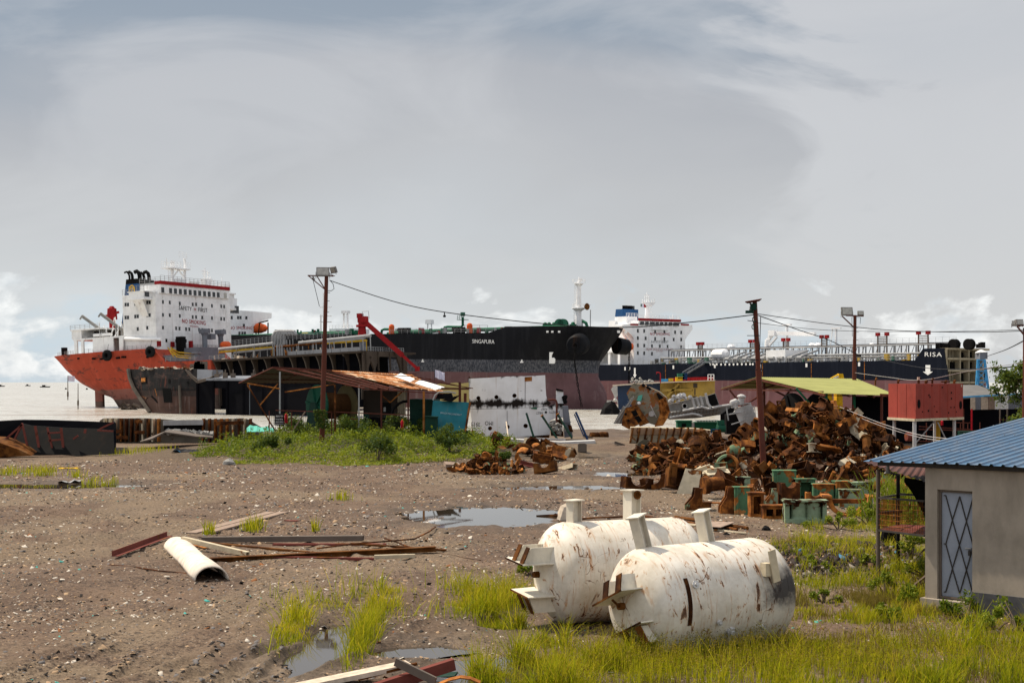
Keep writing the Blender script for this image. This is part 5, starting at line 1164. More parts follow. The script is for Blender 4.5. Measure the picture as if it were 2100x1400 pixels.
 for txt,px,py,s,mt in(('NO SMOKING',1353.5,685,1.32,'redtext'),('SAFETY FIRST',1353,701,1.08,'darktext'),('DANGEROUS CARGO',1353,716.3,1.05,'redtext'),('IMO 9151890',1352.5,720.3,.42,'redtext')):
  p=H(px,py,0,.02);q=H(px+10,py+.15,0,.02);lettering(txt,T,p,q-p,(0,0,1),s,M[mt],off=.05,spacing=1.15 if s>1.2 else 1.28)
 g=MB();ya=a.y-1.6;
 for z0,z1,x in((MD+1,zt-4,-1.5),):g.beam((x,a.y-.2,z0+6),(x-1,a.y-4.2,zt-2),.8,.5);g.beam((x,b.y+.2,z0+8),(x-1,b.y+3.6,zt-2),.6,.4)
 g.bb((-26,-14.5,MD),(-3,-12,MD+.3));
 for x in(-26,-20,-14,-8,-3):g.bb((x,-15.6,MD),(x+1.1,-15.2,MD+4.2))
 g.bb((-27,-15.8,MD+4.2),(-2,-9,MD+4.8));g.bb((-28,-9,MD),(-2,9,MD+4.2));rail(g,[(-27,-15.7,MD+4.8),(-2,-15.7,MD+4.8)],1.2);rail(g,[(-.0,a.y,MD+4.8),(.2,b.y,MD+4.8)],1.1);g.build('aft_deckhouse',M['white2'],T)
 g=MB();p=H(1270,711,1,-15);q=H(1288,711,1,-15);g.lathe((p.x-3,-14.5,p.z),(1,0,0),[(0,.2),(1.0,1.4),(3,1.75),(q.x-p.x+2,1.75),(q.x-p.x+4,1.2),(q.x-p.x+5,.3)],12);g.build('lifeboat',M['orangeboat'],T,smooth=40)
 g=MB();p=H(1414,713,0,0);g.lathe((-4,p.y,p.z-1.2),(0,.2,1),[(0,.3),(.5,.9),(2.6,.9),(3.2,.3)],10);g.build('orange_boat_end',M['orangeboat'],T)
 g=MB();p=H(1416,700,0,0);g.beam((-4,p.y-1,p.z-3),(-4,p.y+.5,p.z),.5,.5);g.bb((-5,H(1398,720,0,0).y,MD),(-2,H(1410,720,0,0).y,H(1405,712,0,0).z));g.build('davit',M['white2'],T)
 xq=-19.0;a1=H(1266,690,0,xq);a2=H(1270,633,0,xq);b2=H(1309,631,0,xq);b1=H(1309,690,0,xq);m2=H(1291,631,0,xq)
 g=MB();L=6.5;lo=[(xq,a1.y+2,MD),(xq-L,a1.y+2,MD),(xq-L,b1.y,MD),(xq,b1.y,MD)];hi=[(xq,a2.y+1.5,a2.z),(xq-L*.55,a2.y+1.5,a2.z),(xq-L*.55,b2.y,a2.z),(xq,b2.y,a2.z)]
 g.grid([lo,hi],close=True);g.f.append((4,5,6,7));g.m.append(0);g.build('funnel',M['blue'],T)
 for px,rr in((1277.5,.25),(1282.5,1.0),(1291,1.0),(1297,.25),(1300,.25)):
  g=MB();p=H(px,631,0,xq-2);g.tube((xq-2,p.y,a2.z-.3),(xq-2,p.y,a2.z+1.35),rr,n=10);g.build('exhaust_pipe',M['soot'],T)
 g=MB();x=-4;p=H(1328,620,0,x);q=H(1327,655,0,x);g.tube((x,q.y,zr),(x,p.y,p.z),.95,.65,n=10);c_=H(1330,622,0,x);g.slab([(x-.5,H(1318,617,0,x).y,c_.z+.4),(x-.5,H(1342,617,0,x).y,c_.z+.4),(x-.5,H(1336,624,0,x).y,c_.z-.8),(x-.5,H(1324,624,0,x).y,c_.z-.8)],(1.2,0,0))
 for px,py in((1327,598),(1323,606),(1331,604),(1318,613),(1342,612),(1337,614)):p_=H(px,py,0,x);g.tube((x,p_.y,c_.z),(x,p_.y,p_.z),.22,.12,n=5)
 for px,py in((1327,605),(1327,611)):p_=H(px,py,0,x);g.beam((x,p_.y-1.2,p_.z),(x,p_.y+1.2,p_.z),.2,.2)
 for py in(628,634,640):p_=H(1334,py,0,x);g.beam((x,p_.y-.6,p_.z),(x,p_.y+.7,p_.z),.25,.25)
 for px,py in((1380,645),(1376,650),(1391,650),(1346,652),(1289,647),(1360,652)):p_=H(px,py,0,-6);g.tube((-6,p_.y,zr),(-6,p_.y,p_.z),.12,n=5)
 rail(g,[(.2,wa,zr+.85),(.2,wb,zr+.85)],1.1,1.5);rail(g,[(-5,a.y+1,zr+1.6),(-5,a.y+6,zr+1.6)],1.2,1.2);g.build('radar_mast',M['white2'],T)
 g=MB();p=H(1318,626.5,0,-4);g.box(p,(.06,.9,1.3));p2=H(1322.5,626.5,0,-4);g.box(p2,(.06,.9,1.3),m=1);p3=H(1315,626,0,-4);g.box(p3,(.06,.5,1.0),m=2);g.build('signal_flag',[M['cloth'],M['redtext'],M['greendeck']],T)
 g=MB();rail(g,[(2,Y0+.2,MD),(x1,Y0+.2,MD)],1.25,2.6,.045);rail(g,[(12,-1.5,MD+5.2),(x2,-1.5,MD+5.2)],1.4,2.2,.03);g.build('railing',M['lgrey'],T)
 for y,z,rr,x0,x1_ in((-6,MD+2.1,.30,8,x2),(-4.6,MD+2.1,.30,8,x2),(-3,MD+4.6,.22,10,x2),(-8,MD+1.3,.3,20,110)):
  g=MB();g.tube((x0,y,z),(x1_,y,z),rr,n=7)
  for i in range(30):q=x0+(x1_-x0)*i/29;g.beam((q,y-.1,MD),(q,y-.1,z),.25,.25)
  g.build('deck_pipe',M['alu' if z<MD+2 else 'lgrey'],T)
 g=MB();g.bb((8,-2.6,MD+4.9),(x2,-.4,MD+5.15))
 for i in range(46):q=8+(x2-8)*i/45;g.beam((q,-2.4,MD),(q,-2.4,MD+4.9),.28,.28);g.beam((q,-2.4,MD),(q+2.2,-2.4,MD+4.9),.14,.14)
 g.build('catwalk',M['grey'],T)
 for px in(1436,1543.5,1611.5,1690.5,1809.5,1893.5):
  g=MB();p=H(px,714 if px<1500 else 696 if px>1650 else 706,1,-3);a_=p
  top=H(px,707 if px<1500 else(702 if px<1600 else(699 if px<1650 else(693 if px<1750 else(688 if px<1850 else 685)))),1,-3);w_=2.0 if px<1700 else 3.2
  for o_ in(-w_/2,w_/2):g.beam((top.x+o_,-3,MD),(top.x+o_,-3,top.z),.30,.30)
  for i in range(5):z_=MD+5+(top.z-MD-5)*i/5;g.beam((top.x-w_/2,-3,z_),(top.x+w_/2,-3,z_),.2,.2)
  for o_ in(-w_/2,w_/2):g.box((top.x+o_,-3,top.z+.4),(1.1,.9,1.0),m=1)
  g.build('vent_post',[M['beamgrey'],M['red']],T)
 g=MB();p=H(1614,666,1,2);g.tube((p.x,2,MD),(p.x,2,p.z),.4,n=8);g.box((p.x,2,p.z),(3.4,.8,.5));
 p=H(1715,673,1,2);g.tube((p.x,2,MD),(p.x,2,p.z),.35,n=8);g.beam((p.x-3,2,MD),(p.x-1.4,2,p.z),.2,.2);g.box((p.x,2,p.z),(3.6,.8,.4));g.build('floodlight_post',M['white2'],T)
 g=MB();p=H(1574,696,1,0);g.tube((p.x,0,MD),(p.x,0,p.z),1.3,.8,n=10);q=H(1700,680,1,0);s0=H(1585,683,1,0);g.beam(p+Vector((0,0,-.5)),s0,.9,1.0);g.beam(s0,H(1672,685,1,0),.9,1.2);g.box(s0,(2.6,1.6,1.8));a_=H(1578,708,1,-.5);b_=H(1593,691,1,-.5);g.beam(a_,b_,.6,.6);g.build('hose_crane',M['white2'],T)
 g=MB();a_=H(1585,718,1,-9);b_=H(1614,741,1,-9);g.bb((a_.x,-12,MD),(b_.x+2,-2,a_.z));g.build('white_deckhouse',M['white2'],T)
 g=MB();a_=H(1462,727,1,-8);b_=H(1488,727,1,-8);g.lathe((a_.x,-8,a_.z),(1,0,0),[(0,.3),(.6,1.5),(1.2,1.7),(b_.x-a_.x,1.7),(b_.x-a_.x+.8,.8)],12)
 for px in(1500,1667,1679,1790):p=H(px,706,1,-1)if px<1600 else H(px,703,1,-1);g.lathe((p.x,-1,MD+5),(0,0,1),[(0,1.3),(p.z-MD-5.6,1.3),(p.z-MD-5,.7)],10)
 g.build('white_cylinder',M['white2'],T)
 g=MB()
 for i in range(9):q=44+i*3.7;g.beam((q,-12.5,MD+1.2),(q+1.8,-5,MD+3.6),.5,.5);g.beam((q,-12.5,MD),(q,-12.5,MD+1.6),.4,.4);g.tube((q+.5,-12.4,MD+1.3),(q+2.2,-12.4,MD+1.3),.55,n=8)
 g.build('cargo_manifold',M['lgrey'],T)
 g=MB()
 for i in range(90):
  q=random.uniform(6,x1-4);y=random.uniform(-14,-4);s=random.uniform(.4,1.1);g.bb((q,y,MD),(q+s*1.3,y+s,MD+random.uniform(.5,2.0)),m=i%5)
 for i in range(16):q=14+i*6.5;g.beam((q,-14.5,MD),(q+3.5,-6,MD+1.7),.3,.3,m=1)
 g.build('deck_clutter',[M['grey'],M['lgrey'],M['yellow'],M['greendeck'],M['soot']],T)
ship3()
# the cut hull block in front
def block():
 o=thing('hull_section','charred grey hull section with square holes, standing in the shallows before the orange tanker','ship wreck',W(400,848,332))
 org=o.location
 L=[(266,757,352),(269,776,351),(277,796,349.5),(289,815,348),(301,832,346),(310,845,345)]
 Rr=[(404,756,333),(404,776,332),(404,796,331.5),(404,815,331.5),(404,832,331.6),(404,851,332)]
 g=MB();rows=[];nseg=14
 for(a,b)in zip(L,Rr):
  row=[]
  for i in range(nseg+1):
   t=i/nseg;p=W(*a).lerp(W(*b),t);bul=math.sin(math.pi*t)*2.2;row.append(p+Vector((-.3*bul,-bul,0)))
  rows.append(row)
 g.grid(rows)
 back=[[p+Vector((1.5,16,0))for p in r]for r in rows];g.grid([rows[0],back[0]]);
 g.grid([[r[0]for r in rows],[b[0]for b in back]])
 g.build('shell_plate',M['hull_block'],o,org)
 def onp(px,py):
  lx,ld=np.interp(py,[q[1]for q in L],[q[0]for q in L]),np.interp(py,[q[1]for q in L],[q[2]for q in L]);rx,rd=np.interp(py,[q[1]for q in Rr],[q[0]for q in Rr]),np.interp(py,[q[1]for q in Rr],[q[2]for q in Rr]);A_,B_=W(lx,py,ld),W(rx,py,rd);lo,hi=0.,1.
  def sf(t):bl=math.sin(math.pi*t)*2.2;return A_.lerp(B_,t)+Vector((-.3*bl,-bl,0))
  for _ in range(30):
   t=(lo+hi)/2;p=sf(t)
   if 1050+p.x/p.y*F<px:lo=t
   else:hi=t
  p=sf(lo);return W(px,py,p.y-.12)
 for nm,q in(('square_hole',[(287,774),(302,773),(302,787),(290,788)]),('square_hole',[(333,796),(350,796),(353,825),(336,825)]),('square_hole',[(345,777),(349,777),(349,785),(345,785)]),('torn_hole',[(300,816),(312,811),(320,818),(324,826),(298,825)]),('square_hole',[(383,782),(387,782),(387,786),(383,786)])):
  g=MB();g.slab([onp(*p)for p in q],(0.05,.9,0));g.build(nm,M['void'],o,org)
 g=MB();g.slab([onp(*p)+Vector((0,.05,0))for p in[(288,795),(318,797),(322,812),(300,817),(290,812)]],(0,.4,0));g.slab([onp(*p)+Vector((0,-.03,0))for p in[(289,775),(298,774),(298,782),(290,783)]],(0,.2,0));g.build('rust_patch',M['rustorange'],o,org)
 g=MB();e=[W(*q)for q in L];g.path([p+Vector((-.2,-.6,0))for p in e],.5,6);f=[W(371+i*.5,790+i*11.5,335-.2*i)for i in range(6)];g.path([p+Vector((0,-1.5,0))for p in f],.3,6);g.build('edge_frame',M['rib'],o,org)
 g=MB()
 def P(px,py):return W(px,py,332-(px-404)*.11)
 for q in([(404,776),(440,776),(440,852),(404,852)],[(463,776),(700,776),(700,852),(463,852)],[(440,776),(463,776),(463,796),(440,796)]):
  g.slab([P(*p)for p in q],(0,.5,0))
 for px in(405,438,466,500,540,585,640):g.beam(P(px,780)+Vector((0,-.3,0)),P(px,851)+Vector((0,-.3,0)),.4,.4)
 g.build('black_tank_side',M['blackwall'],o,org)
 g=MB();g.slab([P(404,775.5),P(700,776.5),W(700,771,318),W(520,770,330),W(404,771,345)],(0,0,-.5));g.slab([W(404,757,333),W(436,758,331),W(436,776,330),W(404,776,332)],(0,12,0));g.build('cut_ledge',M['grey'],o,org)
 g=MB()
 for p0,p1 in(((380,757),(405,784)),((405,784),(440,771)),((405,781),(455,765)),((385,760),(404,778))):g.path([W(*p0,330),W((p0[0]+p1[0])/2,(p0[1]+p1[1])/2+2,330),W(*p1,330)],.22,5)
 rail(g,[W(435,774,329),W(460,774,328)],1.3,1.1,.06)
 for px in(445,462,478,520,540,548):q=W(px,770,327);g.box(q,(1.0,1.0,random.uniform(.5,1.4)));g.tube(q,q+Vector((0,0,1.4)),.16,n=5)
 g.build('hanging_pipe',M['beamgrey'],o,org)
 g=MB()
 for i in range(70):
  px=random.uniform(290,402);q=W(px,757.5-random.random()*2.5,344-(px-290)*.1+random.uniform(0,5));s=random.uniform(.3,1.0);g.box(q,(s*1.4,s,s*.5),(random.uniform(-.5,.5),random.uniform(-.5,.5),random.uniform(0,3)),m=i%3)
 for i in range(9):q=W(random.uniform(396,420),752,335);g.box(q,(1.2,1.2,random.uniform(.8,3.0)),m=2)
 g.build('deck_debris',[M['creamwood'],M['rust'],M['beamgrey']],o,org)
 r=thing('wreck_fragment','dark broken fragment awash between the two hulls','wreckage',W(266,840,385));g=MB()
 for i in range(16):q=Vector((random.uniform(-2.4,2.4),random.uniform(-1,1),random.uniform(-.5,1.2)));g.box(q,(random.uniform(.5,2.2),1,random.uniform(.4,1.2)),(random.random(),random.random(),0))
 g.build('broken_plate',M['deckbrown'],r)
block()
# the yellow barge block and odd wrecks in the water
def barge():
 o=thing('barge_section','dirty yellow barge section with a red bulwark and blue end, moored before the navy tanker','ship wreck',W(1400,830,330));org=o.location
 def P(px,py,d=330):return W(px,py,d)
 g=MB();g.slab([P(1354,784),P(1466,780,326),P(1466,838,326),P(1354,840)],(1,12,0))
 for px in(1385,1395,1407,1420,1436,1450):g.beam(P(px,786,328.5),P(px,836,328.5),.35,.5)
 for q in((1368,812,1392,786),(1412,818,1424,795),(1358,800,1466,798)):g.beam(P(q[0],q[1],328),P(q[2],q[3],328),.8,.5)
 g.build('yellow_side',M['yellowbarge'],o,org)
 g=MB();g.bb(P(1424,797,327.4),P(1445,810,327.3)+Vector((0,.2,0)));g.bb(P(1421,812,327.3),P(1445,836,327.2)+Vector((0,.2,0)));g.bb(P(1422,786,327.2),P(1430,795,327.2)+Vector((0,.2,0)));g.build('open_bay',M['deckbrown'],o,org)
 g=MB();g.slab([P(1266,790,336),P(1354,784,331),P(1354,840,331),P(1268,840,336)],(1,10,0));g.build('blue_end',weathered('faded_blue_hull',(0.028,0.045,0.085),rust=.1,streak=.3,scale=.4,grime=.3),o,org)
 g=MB();g.slab([P(1256,789,334),P(1350,783,327),P(1467,779,325),P(1467,780.5,325),P(1350,785.5,327),P(1256,791.5,334)],(1,11,0));g.build('deck_edge',M['creamwood'],o,org)
 g=MB();g.slab([P(1375,775,333),P(1464,772,329),P(1464,780,329),P(1375,783,333)],(0,.4,0));
 for i in range(9):g.beam(P(1400+i*7.5,774,328.6),P(1400+i*7.5,780.5,328.6),.3,.3)
 g.build('red_bulwark',M['red'],o,org)
 g=MB();rail(g,[P(1452,781,327),P(1464,781,326)],1.5,.7,.1,2);g.build('white_rail',M['whitetext'],o,org)
 def gear(nm,mt,px,py,w,h,lab,cat):
  b=thing(nm,lab,cat,W(px,py,328));k=MB();k.box((0,0,h/2),(w,1.6,h));k.box((0,0,h+.06),(w*1.06,1.7,.12));k.box((0,-.83,h*.5),(w*.7,.06,h*.16));k.build('box_shell',M[mt],b)
 gear('deck_box','yellowbright',1392.5,783,1.5,1.0,'bright yellow box on the edge of the yellow barge','box');gear('deck_box','greendeck',1396,776.5,1.5,1.1,'green bin behind the yellow box on the barge','box');gear('deck_box','bluepost',1404,778,1.1,1.4,'blue bin right of the green bin on the barge','box');gear('deck_box','yellow',1376,783,.9,.7,'small ochre crate left of the yellow box on the barge','box');gear('deck_box','lightblue',1362,784,1.6,.7,'pale blue heap of drums on the barge deck','box')
 b=thing('davit_post','red hooked post standing on the barge deck','post',W(1354.5,786,327));k=MB();k.path([(0,0,0),(0,0,2.1),(-.1,0,2.4),(-.5,0,2.55),(-.95,0,2.5)],.13,6);k.path([(-.9,0,2.5),(-.9,0,2.1)],.07,5);k.build('post_tube',M['red'],b)
 c=thing('debris_heap','pale heap of torn insulation lying on the barge deck','debris',W(1309,787,331));k=MB()
 for i in range(26):k.box((random.gauss(0,1.4),random.gauss(0,.6),max(0,random.gauss(.5,.35))),(random.uniform(.3,1),.5,random.uniform(.2,.6)),(random.random(),random.random(),random.random()))
 k.build('torn_lump',M['stone'],c)
 s=thing('rock','dark rock in the water between the bulb and the scrapped hull','rock',W(1252,843,330));k=MB();k.lathe((0,0,-1),(0,.1,1),[(0,2.6),(1.6,2.2),(2.8,1.1),(3.2,0)],9);k.jitter(.35).build('rock_body',M['soot'],s)
 pr=thing('propeller','pale propeller blade of the navy tanker above the water','propeller',W(1262,820,440));k=MB();k.lathe((0,0,0),(.2,-1,0),[(-.3,.6),(.6,.5),(.9,0)],10)
 for a0 in(90,210,330):k.slab([(math.cos(R(a0+d))*r_,0,math.sin(R(a0+d))*r_)for d,r_ in((-14,.5),(-30,2.4),(-18,4.2),(4,4.6),(22,3.6),(18,1.6),(12,.5))],(0,.2,0))
 k.build('blade',M['whitemach'],pr)
barge()
def seamark(px,py0,py1,d,lab,flag=False):
 o=thing('marker_pole',lab,'marker pole',W(px,py1,d));h=(py1-py0)*d/F;g=MB();g.tube((0,0,-1),(0,0,h),.16,.09,n=6);g.tube((0,0,0),(0,0,1.4),.25,.25,n=6);g.build('pole',M['barkbrown'],o)
 if flag:g=MB();g.slab([(.05,0,h),(2.0,.3,h-.2),(1.9,.2,h-1.8),(.05,0,h-1.6)],(0,.04,0));g.build('flag',M['cloth'],o)
seamark(139,770,813,420,'thin marker pole with a pale flag in the water left of the rudder',True);seamark(160,786,831,395,'bare thin marker pole nearest the orange stern')
def buoy(px,py,lab):
 d=7.5*F/(py-HOR);o=thing('buoy',lab,'buoy',W(px,py,d));g=MB();g.lathe((0,0,-.4),(0,0,1),[(0,.5),(.4,1.0),(1.2,1.0),(1.7,.4),(2.3,.2)],9);g.build('float',M['rubber'],o)
buoy(135,798,'dark buoy left of the marker poles');buoy(178,798.5,'dark buoy between the marker poles and the rudder')
def boat(px,d,w,lab):
 o=thing('fishing_boat',lab,'boat',(W(px,783,d).x,d,-3));g=MB();g.slab([(-w/2,-1,.3),(w/2,-1,.3),(w/2+.12*w,-1,1.8),(-w/2-.08*w,-1,1.5)],(0,2,0));g.bb((-w*.3,-.8,1.5),(w*.05,.8,3.4));g.tube((w*.2,0,1.5),(w*.2,0,4.2),.1,n=5);g.build('boat_hull',M['soot'],o)
boat(92,1900,12,'tiny dark fishing boat on the sea horizon, right one');boat(2,2200,10,'tiny dark fishing boat at the left frame edge on the horizon');boat(57,2500,8,'faint small boat between two others on the horizon')
# foreground: the two white tanks
def tankmat(name,seed,scorch):
 m,nt,b=new_mat(name);tc=nd(nt,'ShaderNodeTexCoord').outputs['Object'];v=map_n(nt,tc,(1,1,1),(seed,seed*.7,0))
 n1=noise_n(nt,v,1.1,6,.6);c=ramp_n(nt,n1,[(.3,(.56,.50,.40)),(.6,(.70,.655,.57))])
 sp=nd(nt,'ShaderNodeSeparateXYZ');nt.links.new(tc,sp.inputs[0])
 ang=math_n(nt,'ARCTAN2',sp.outputs[1],sp.outputs[2])
 cb=nd(nt,'ShaderNodeCombineXYZ');nt.links.new(math_n(nt,'MULTIPLY',sp.outputs[0],15.0),cb.inputs[0]);nt.links.new(math_n(nt,'MULTIPLY',ang,0.9),cb.inputs[1]);cb.inputs[2].default_value=seed
 ns=noise_n(nt,cb.outputs[0],1.3,7,.68);na=noise_n(nt,v,1.5,5,.6)
 run=math_n(nt,'MULTIPLY',ramp_n(nt,ns,[(.54,0.),(.66,1.)]),ramp_n(nt,na,[(.38,0.),(.58,1.)]))
 c=mix_n(nt,math_n(nt,'MULTIPLY',run,.9),c,(.42,.175,.04))
 cb2=nd(nt,'ShaderNodeCombineXYZ');nt.links.new(math_n(nt,'MULTIPLY',sp.outputs[0],5.5),cb2.inputs[0]);nt.links.new(math_n(nt,'MULTIPLY',ang,1.5),cb2.inputs[1]);cb2.inputs[2].default_value=seed+4
 nc=noise_n(nt,cb2.outputs[0],1.5,9,.7,.8)
 chip=ramp_n(nt,nc,[(.612,0.),(.622,1.)]);halo=ramp_n(nt,nc,[(.575,0.),(.615,.8)])
 c=mix_n(nt,halo,c,(.46,.20,.05));c=mix_n(nt,chip,c,(.085,.030,.014))
 nl=noise_n(nt,v,1.25,3,.5,1.4);line=ramp_n(nt,math_n(nt,'ABSOLUTE',math_n(nt,'SUBTRACT',nl,.5)),[(.004,1.),(.008,0.)])
 c=mix_n(nt,math_n(nt,'MULTIPLY',line,ramp_n(nt,na,[(.54,0.),(.62,1.)])),c,(.13,.06,.03))
 nd_=noise_n(nt,v,2.6,8,.7);c=mix_n(nt,math_n(nt,'MULTIPLY',ramp_n(nt,nd_,[(.42,0.),(.72,1.)]),.5),c,(.30,.255,.19))
 if scorch:
  q=nt.nodes.new('ShaderNodeVectorMath');q.operation='DISTANCE';nt.links.new(map_n(nt,tc,(1.0,.8,1.7)),q.inputs[0]);q.inputs[1].default_value=scorch
  s=math_n(nt,'ADD',q.outputs['Value'],math_n(nt,'MULTIPLY',math_n(nt,'SUBTRACT',nd_,.5),1.8));c=mix_n(nt,ramp_n(nt,s,[(.22,.95),(.80,0.)]),c,(.035,.032,.032))
 setc(nt,b.inputs['Base Color'],c);b.inputs['Roughness'].default_value=.42;bump(nt,b,nd_,.12,.02);return m
M['tankA']=tankmat('chipped_white_tank_paint',1.7,(2.25,-.60,.30));M['tankB']=tankmat('rust_streaked_white_tank_paint',6.1,None)
M['flange']=weathered('cream_flange_paint',(.66,.61,.50),rust=.1,streak=.6,scale=2.2,grime=.25)
def tank(c,head,R_,L,mat,label,legs,roll,knobs,bracket):
 o=thing('pressure_tank',label,'tank',c,(0,R(-0.6),head),group='white tanks lying in the grass')
 g=MB();cap=[(-.52*math.cos(t),R_*math.sin(t))for t in np.linspace(0.02,math.pi/2,11)];prof=cap+[(L*.2,R_),(L*.5,R_),(L*.8,R_)]+[(L+.5*math.cos(t),R_*math.sin(t))for t in np.linspace(math.pi/2,0.02,11)]
 g.lathe((0,0,0),(1,0,0),prof,56);g.build('shell',mat,o,smooth=40)
 for x in(.02,L):g=MB();g.lathe((x-.012,0,0),(1,0,0),[(0,R_-.004),(.004,R_+.006),(.02,R_+.006),(.024,R_-.004)],56);g.build('weld_seam',mat,o,smooth=60)
 for x,ang,h,tilt,big in legs:
  a=Vector((x,-math.sin(ang)*R_*.93,math.cos(ang)*R_*.93));ax=Vector((tilt[0],tilt[1],1)).normalized();b=a+ax*h;up=(1,0.35,0)
  g=MB();w=.20*big;g.ibeam(a,b,w,.22*big,.018,up);g.build('leg',M['flange'],o)
  g=MB();g.box(b+ax*.012,(.30*big,.27*big,.022),Matrix((Vector(basis(ax,up)[1]),Vector(basis(ax,up)[0]),ax)).transposed());g.build('foot_plate',M['flange'],o)
 Rx=Euler((roll,0,0)).to_matrix()
 for sgn,z,ext,ln in bracket:
  g=MB();
  def q(x,y,zz):return Rx@Vector((x,y,zz))
  def quad(pts,off,m):g.slab([q(*p)for p in pts],Rx@Vector(off),m)
  w=.52;quad([(-ext,-w*.95,z),(-ext,w*.8,z),(-.12,w,z),(.12,w*.4,z),(.16,-w*.4,z),(-.12,-w,z)],(0,0,.022),0)
  for y in(-w*.72,w*.05):
   quad([(-ext*.93,y,z+sgn*.023),(-.16,y,z+sgn*.023),(-.16,y,z+sgn*.30),(-ext*.80,y,z+sgn*.30)],(0,.022,0),0)
   quad([(-ext*.97,y-.07,z+sgn*.024),(-ext*.97,y+.09,z+sgn*.024),(-ext*.84,y+.09,z+sgn*.31),(-ext*.84,y-.07,z+sgn*.31)],(-.02,0,0),1)
  g.build('saddle_bracket',[M['flange'],M['rustdark']],o)
  g=MB();g.slab([q(-ext-.003,-w*.95,z-.004),q(-ext-.003,w*.8,z-.004),q(-ext-.003,w*.8,z+.026),q(-ext-.003,-w*.95,z+.026)],Rx@Vector((-.012,0,0)));g.build('rusty_edge',M['rustdark'],o)
 g=MB();g.tube((-.5,0,0),(-.63,0,0),.06,n=10);g.build('end_nozzle',M['rustdark'],o)
 for x,ang,r,h in knobs:
  d=Vector((0,-math.sin(ang),math.cos(ang)));p=Vector((x,0,0))+d*(R_-.01);g=MB();g.tube(p,p+d*h,r,n=10);g.tube(p+d*h,p+d*(h+.015),r*1.35,n=10);g.tube(p+d*(h+.015),p+d*(h+.05),r*.6,n=8);g.build('stub_pipe',M['whitemach'],o)
 return o
tA=W(1331,1236,23.9);
oA=tank(tA,R(31),.94,2.28,M['tankA'],'nearer white tank, scorched black at its right end and streaked with rust',[(.02,-.15,.60,(-.26,.05),.95),(1.34,-.10,.60,(-.20,.05),.95)],R(-24),[(.75,1.85,.035,.05),(1.05,2.05,.065,.06),(1.75,2.05,.03,.05),(.30,1.15,.05,.03)],[(1,.14,.84,1),(-1,-.42,.62,1)])
g=MB();g.beam((-.62,-.02,.0),(-.82,-.10,.14),.03,.03);g.build('lever',M['rustdark'],oA)
g=MB();g.lathe((.10,0,0),(1,0,0),[(0,.946),(.085,.946),(.085,.93),(0,.93)],14,up=(0,0,1),a0=R(148),a1=R(196));g.build('rust_band',M['rustdark'],oA)
g=MB();d=Vector((0,-.86,.50));p=Vector((1.88,0,0))+d*.94;g.beam(p+Vector((0,-.0,.30)),p+Vector((.10,-.02,-.24)),.16,.025,(0,-1,.4));g.v=[(x,y-.13,z+.08)for x,y,z in g.v];g.bb(p+Vector((-.12,-.12,-.06)),p+Vector((.02,.02,.16)));g.build('lifting_lug',M['creamrust'],oA)
tB=W(1158,1174,26.6)
oB=tank(tB,R(20),.94,2.28,M['tankB'],'rear white tank half hidden behind the nearer one, with an upright ringed leg',[(.22,-.05,.46,(0,0),1.0),(1.35,.10,.62,(.03,.03),1.15)],R(2),[(.9,1.3,.03,.04)],[(1,.26,1.02,1),(-1,-.34,.92,1)])
g=MB();p=Vector((1.37,-.02,1.42));g.lathe(p+Vector((.03,-.20,0)),(.2,-1,0),[(0,.055),(0,.085),(.02,.085),(.02,.055),(0,.055)],16);g.build('ring_bolt',M['rustdark'],oB)
